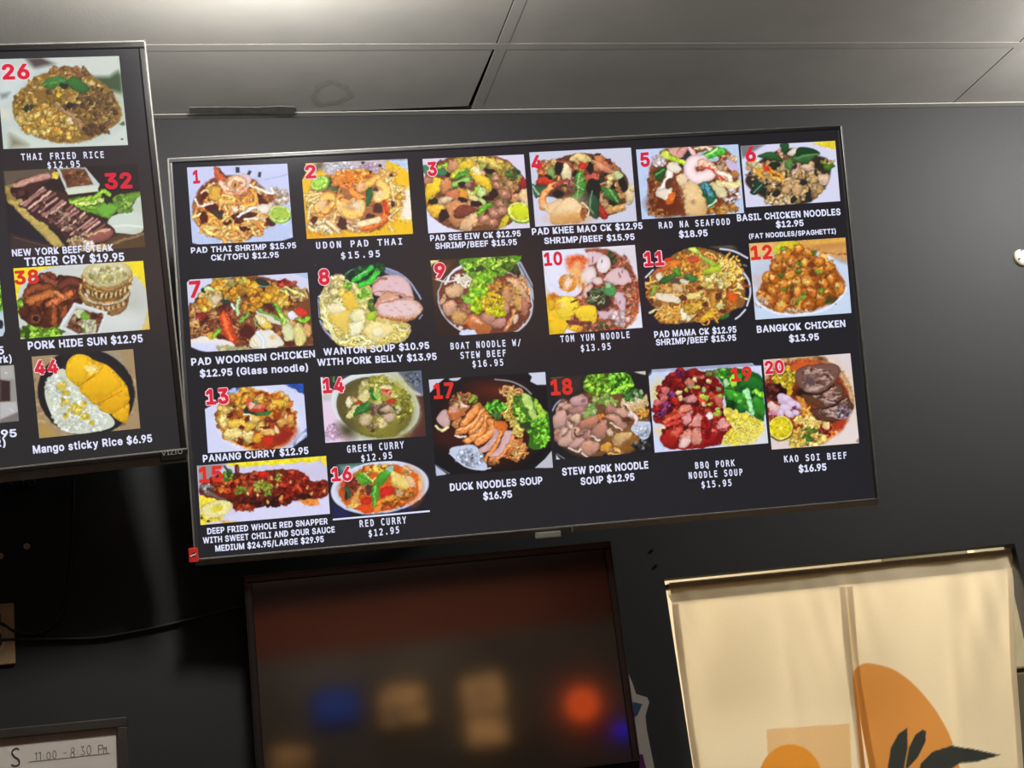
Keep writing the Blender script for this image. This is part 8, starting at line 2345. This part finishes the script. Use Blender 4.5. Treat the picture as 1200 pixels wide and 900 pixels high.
M_DKMETAL = mat('dark_washer_metal', (60, 62, 66), .45, metal=.5)
for k, (u, v) in enumerate(((0, 565), (11.5, 570), (23.5, 566.5), (37.5, 566.5))):
    c = wall_pt(u, v)
    bm = bmesh.new()
    lathe_y(bm, [(.0035, -.0004), (.0035, -.004), (.0050, -.0055), (.0072, -.004), (.0078, -.0004)], 0, 0, 24)
    o = obj('washer', bm, M_DKMETAL, smooth=False)
    o.location = c
    tag(o, ['dark ring washer cut by the left edge under the left television', 'lowest of the dark ring washers under the left television', 'dark ring washer between its two neighbours under the left television', 'rightmost of the dark ring washers under the left television'][k], 'washer', 'ring washers on the wall below the left television')
M_SCREW = mat('pale_screw_metal', (206, 186, 168), .35, metal=.3)
for u, v, r, lb in ((31.5, 640.5, .0065, 'pale screw anchor in the black wall below the left television'), (0.5, 652, .006, 'pale screw anchor at the left edge above the outlet'),
                    (764.5, 644.6, .0026, 'upper of two tiny screws left of the doorway curtain'), (769.3, 662.6, .0030, 'lower of two tiny screws left of the doorway curtain')):
    c = wall_pt(u, v)
    bm = bmesh.new()
    lathe_y(bm, [(0, -.002), (r * .35, -.002), (r * .45, -.004), (r * .8, -.0042), (r, -.002), (r, -.0003)], 0, 0, 20)
    o = obj('screw_anchor', bm, M_SCREW if r > .005 else M_DKMETAL)
    o.location = c
    tag(o, lb, 'screw', 'screws in the black wall')
    bm = bmesh.new()
    box(bm, -r * .32, r * .32, -.0026, -.0018, -r * .08, r * .08)
    obj('slot', bm, mat('screw_slot', (30, 24, 22), .7), o)

c = wall_pt(1196.8, 302.5)
M_CAP = mat('cream_round_plate', (206, 198, 180), .4, noise=.06, nscale=40)
bm = bmesh.new()
lathe_y(bm, [(0, -.010), (.006, -.010), (.012, -.009), (.019, -.006), (.0215, -.002), (.0215, -.0003)], 0, 0, 36)
cap = obj('round_plate', bm, M_CAP, smooth=True)
cap.location = c
tag(cap, 'round cream cover plate on the wall at the right edge', 'cover plate')
bm = bmesh.new()
lathe_y(bm, [(0, -.0105), (.0022, -.0102), (.0026, -.006)], -.0115, -.004, 12)
lathe_y(bm, [(0, -.0085), (.0028, -.0085), (.003, -.005)], 0.000, .0165, 12)
obj('screw', bm, mat('dark_screw', (40, 38, 36), .5), cap)

# die-cut sign fixed to the wall, mostly behind the switched off television
def sheet(name, px, y, th, material, parent=None, origin=None):
    P = [wall_pt(u, v, y) for u, v in px]
    o0 = np.array(origin) if origin is not None else np.zeros(3)
    bm = bmesh.new()
    prism(bm, [(p[0] - o0[0], p[2] - o0[2]) for p in P], y - th - o0[1], y - o0[1])
    return obj(name, bm, material, parent)


so0 = wall_pt(690, 900, WALL_Y)
sign = empty('wall_sign', 'white edged cut-out sign with blue and purple, half hidden behind the switched off television', 'sign', so0)
sheet('border', [(660, 792), (735, 788), (740, 800), (744.6, 813.5), (757.5, 817.5), (760, 823), (755.5, 839), (757, 855), (767, 905), (772, 960), (620, 975), (612, 800)], WALL_Y - .0005, .005, mat('sign_white_edge', (190, 186, 174), .4), sign, so0)
sheet('purple_field', [(640, 884), (742, 884), (753, 884), (758, 905), (763, 955), (628, 968), (620, 886)], WALL_Y - .0057, .0015, mat('sign_purple', (92, 30, 92), .35), sign, so0)
sheet('blue_field', [(736, 823), (743, 823), (752.5, 825), (747, 838), (741, 842), (735, 842)], WALL_Y - .0057, .0015, mat('sign_blue', (52, 84, 120), .35), sign, so0)
bm = bmesh.new()
for q in ([(716, 899), (722, 892), (728, 898), (734, 890), (740, 896), (745, 886)], [(700, 903), (708, 897), (714, 903)]):
    tube(bm, [Vector(wall_pt(u, v, WALL_Y - .008)) - Vector(so0) for u, v in catmull(q, 5)], .0016, 6)
obj('scroll_line', bm, mat('sign_lilac', (196, 150, 190), .4), sign)


# ------------------------------------------------------------------ the dining room behind the camera, seen mirrored in the dark screen
def mirror_pt(u, v, y):
    """where the view through the switched off screen lands on the plane at y"""
    p = hit(u, v, small.O, small.n)
    d = ray(u, v)
    d = d - 2 * np.dot(d, small.n) * small.n
    t = (y - p[1]) / d[1]
    return p + d * t


def glow(name, srgb, st):
    m = mat(name, (20, 20, 20), .5, emit=srgb, estr=st)
    return m
M_LOW = mat('grey_brown_room_paint', (140, 128, 112), .7, noise=.5, nscale=.9)
zb, zt2 = mirror_pt(500, 752, RY0)[2], mirror_pt(500, 692, RY0)[2]
struct('wall_front', box(bmesh.new(), RX0, RX1, RY0 - .1, RY0, 0, zb), M_LOW)
struct('trim_4', box(bmesh.new(), RX0, RX1, RY0 - .1, RY0, zb, zt2), M_ROOM)
struct('trim_5', box(bmesh.new(), RX0, RX1, RY0 - .1, RY0 + .02, zt2, CEIL_Z + .1), M_VOID)
M_WIN = glow('warm_window_light', (255, 186, 110), 2.2)
M_WFRAME = mat('window_frame_dark', (46, 34, 28), .5)
k = 1
for (ua, va, ub, vb), st in (((442, 806, 504, 848), 3.6), ((538, 790, 598, 872), 3.8), ((312, 876, 368, 905), 3.0)):
    a, b = mirror_pt(ua, va, RY0 + .03), mirror_pt(ub, vb, RY0 + .03)
    x0, x1, z0, z1 = min(a[0], b[0]), max(a[0], b[0]), min(a[2], b[2]), max(a[2], b[2])
    bm = bmesh.new()
    box(bm, x0, x1, RY0 + .002, RY0 + .02, z0, z1)
    wm = glow('warm_window_%d' % k, (255, 184, 108), st)
    nt = wm.node_tree                                          # branches and blinds outside break up the evening light
    n1 = nt.nodes.new('ShaderNodeTexNoise')
    n1.inputs['Scale'].default_value = 4.5
    n1.inputs['Detail'].default_value = 5
    r1 = nt.nodes.new('ShaderNodeValToRGB')
    r1.color_ramp.elements[0].position, r1.color_ramp.elements[1].position = .36, .62
    r1.color_ramp.elements[0].color = (.08, .06, .05, 1)
    r1.color_ramp.elements[1].color = (*lin((255, 184, 108)), 1)
    tcn = nt.nodes.new('ShaderNodeTexCoord')
    mpn = nt.nodes.new('ShaderNodeMapping')
    mpn.inputs['Scale'].default_value = (1, 1, 2.2)
    nt.links.new(tcn.outputs['Object'], mpn.inputs[0])
    nt.links.new(mpn.outputs[0], n1.inputs['Vector'])
    nt.links.new(n1.outputs['Fac'], r1.inputs[0])
    nt.links.new(r1.outputs[0], nt.nodes['Principled BSDF'].inputs['Emission Color'])
    w = struct('window_%d' % k, bm, wm)
    bm = bmesh.new()
    for f in (0, .42, 1):
        if f != .42:
            box(bm, x0 + (x1 - x0) * f - .009, x0 + (x1 - x0) * f + .009, RY0 + .002, RY0 + .045, z0 - .02, z1 + .02)
        box(bm, x0 - .02, x1 + .02, RY0 + .002, RY0 + .05, z0 + (z1 - z0) * f - .009, z0 + (z1 - z0) * f + .02)
    obj('window_frame', bm, M_WFRAME, w)
    k += 1
# round orange lamp
p = mirror_pt(683, 825, RY0 + .12)
q = mirror_pt(701, 825, RY0 + .12)
rr = abs(q[0] - p[0])
lamp = empty('round_lamp', 'round glowing orange lamp, mirrored in the switched off screen', 'lamp', (p[0], RY0, p[2]))
bm = bmesh.new()
lathe_y(bm, [(rr * .34, .10), (rr * .5, .14), (rr * .95, .14), (rr * 1.0, .10), (rr * .95, .06), (rr * .4, .06), (rr * .34, .10)], 0, 0, 36)
obj('shade', bm, glow('orange_lamp_glow', (255, 92, 30), 9.0), lamp, True)
bm = bmesh.new()
lathe_y(bm, [(0, .12), (rr * .3, .12), (rr * .3, .002), (0, .002)], 0, 0, 24)
obj('base', bm, mat('lamp_base', (60, 34, 24), .5), lamp)
# blue lit screen and a small blue light
for nm, lb, cat_, (ua, va, ub, vb), col, st in (('wall_monitor', 'blue lit monitor on the far wall, mirrored in the switched off screen', 'monitor', (368, 812, 420, 842), (70, 110, 230), 1.4),
                                                ('indicator_light', 'small bright blue light, mirrored at the right of the switched off screen', 'light', (724, 854, 734, 858), (40, 30, 255), 22.0)):
    a, b = mirror_pt(ua, va, RY0 + .06), mirror_pt(ub, vb, RY0 + .06)
    c = (a + b) / 2
    hx, hz = abs(a[0] - b[0]) / 2, abs(a[2] - b[2]) / 2
    t = empty(nm, lb, cat_, (c[0], RY0, c[2]))
    bm = bmesh.new()
    box(bm, -hx, hx, .046, .05, -hz, hz)
    obj('lit_face', bm, glow(nm + '_face', col, st), t)
    bm = bmesh.new()
    box(bm, -hx - .012, hx + .012, .001, .047, -hz - .012, hz + .012, .003)
    obj('housing', bm, M_BACK, t)
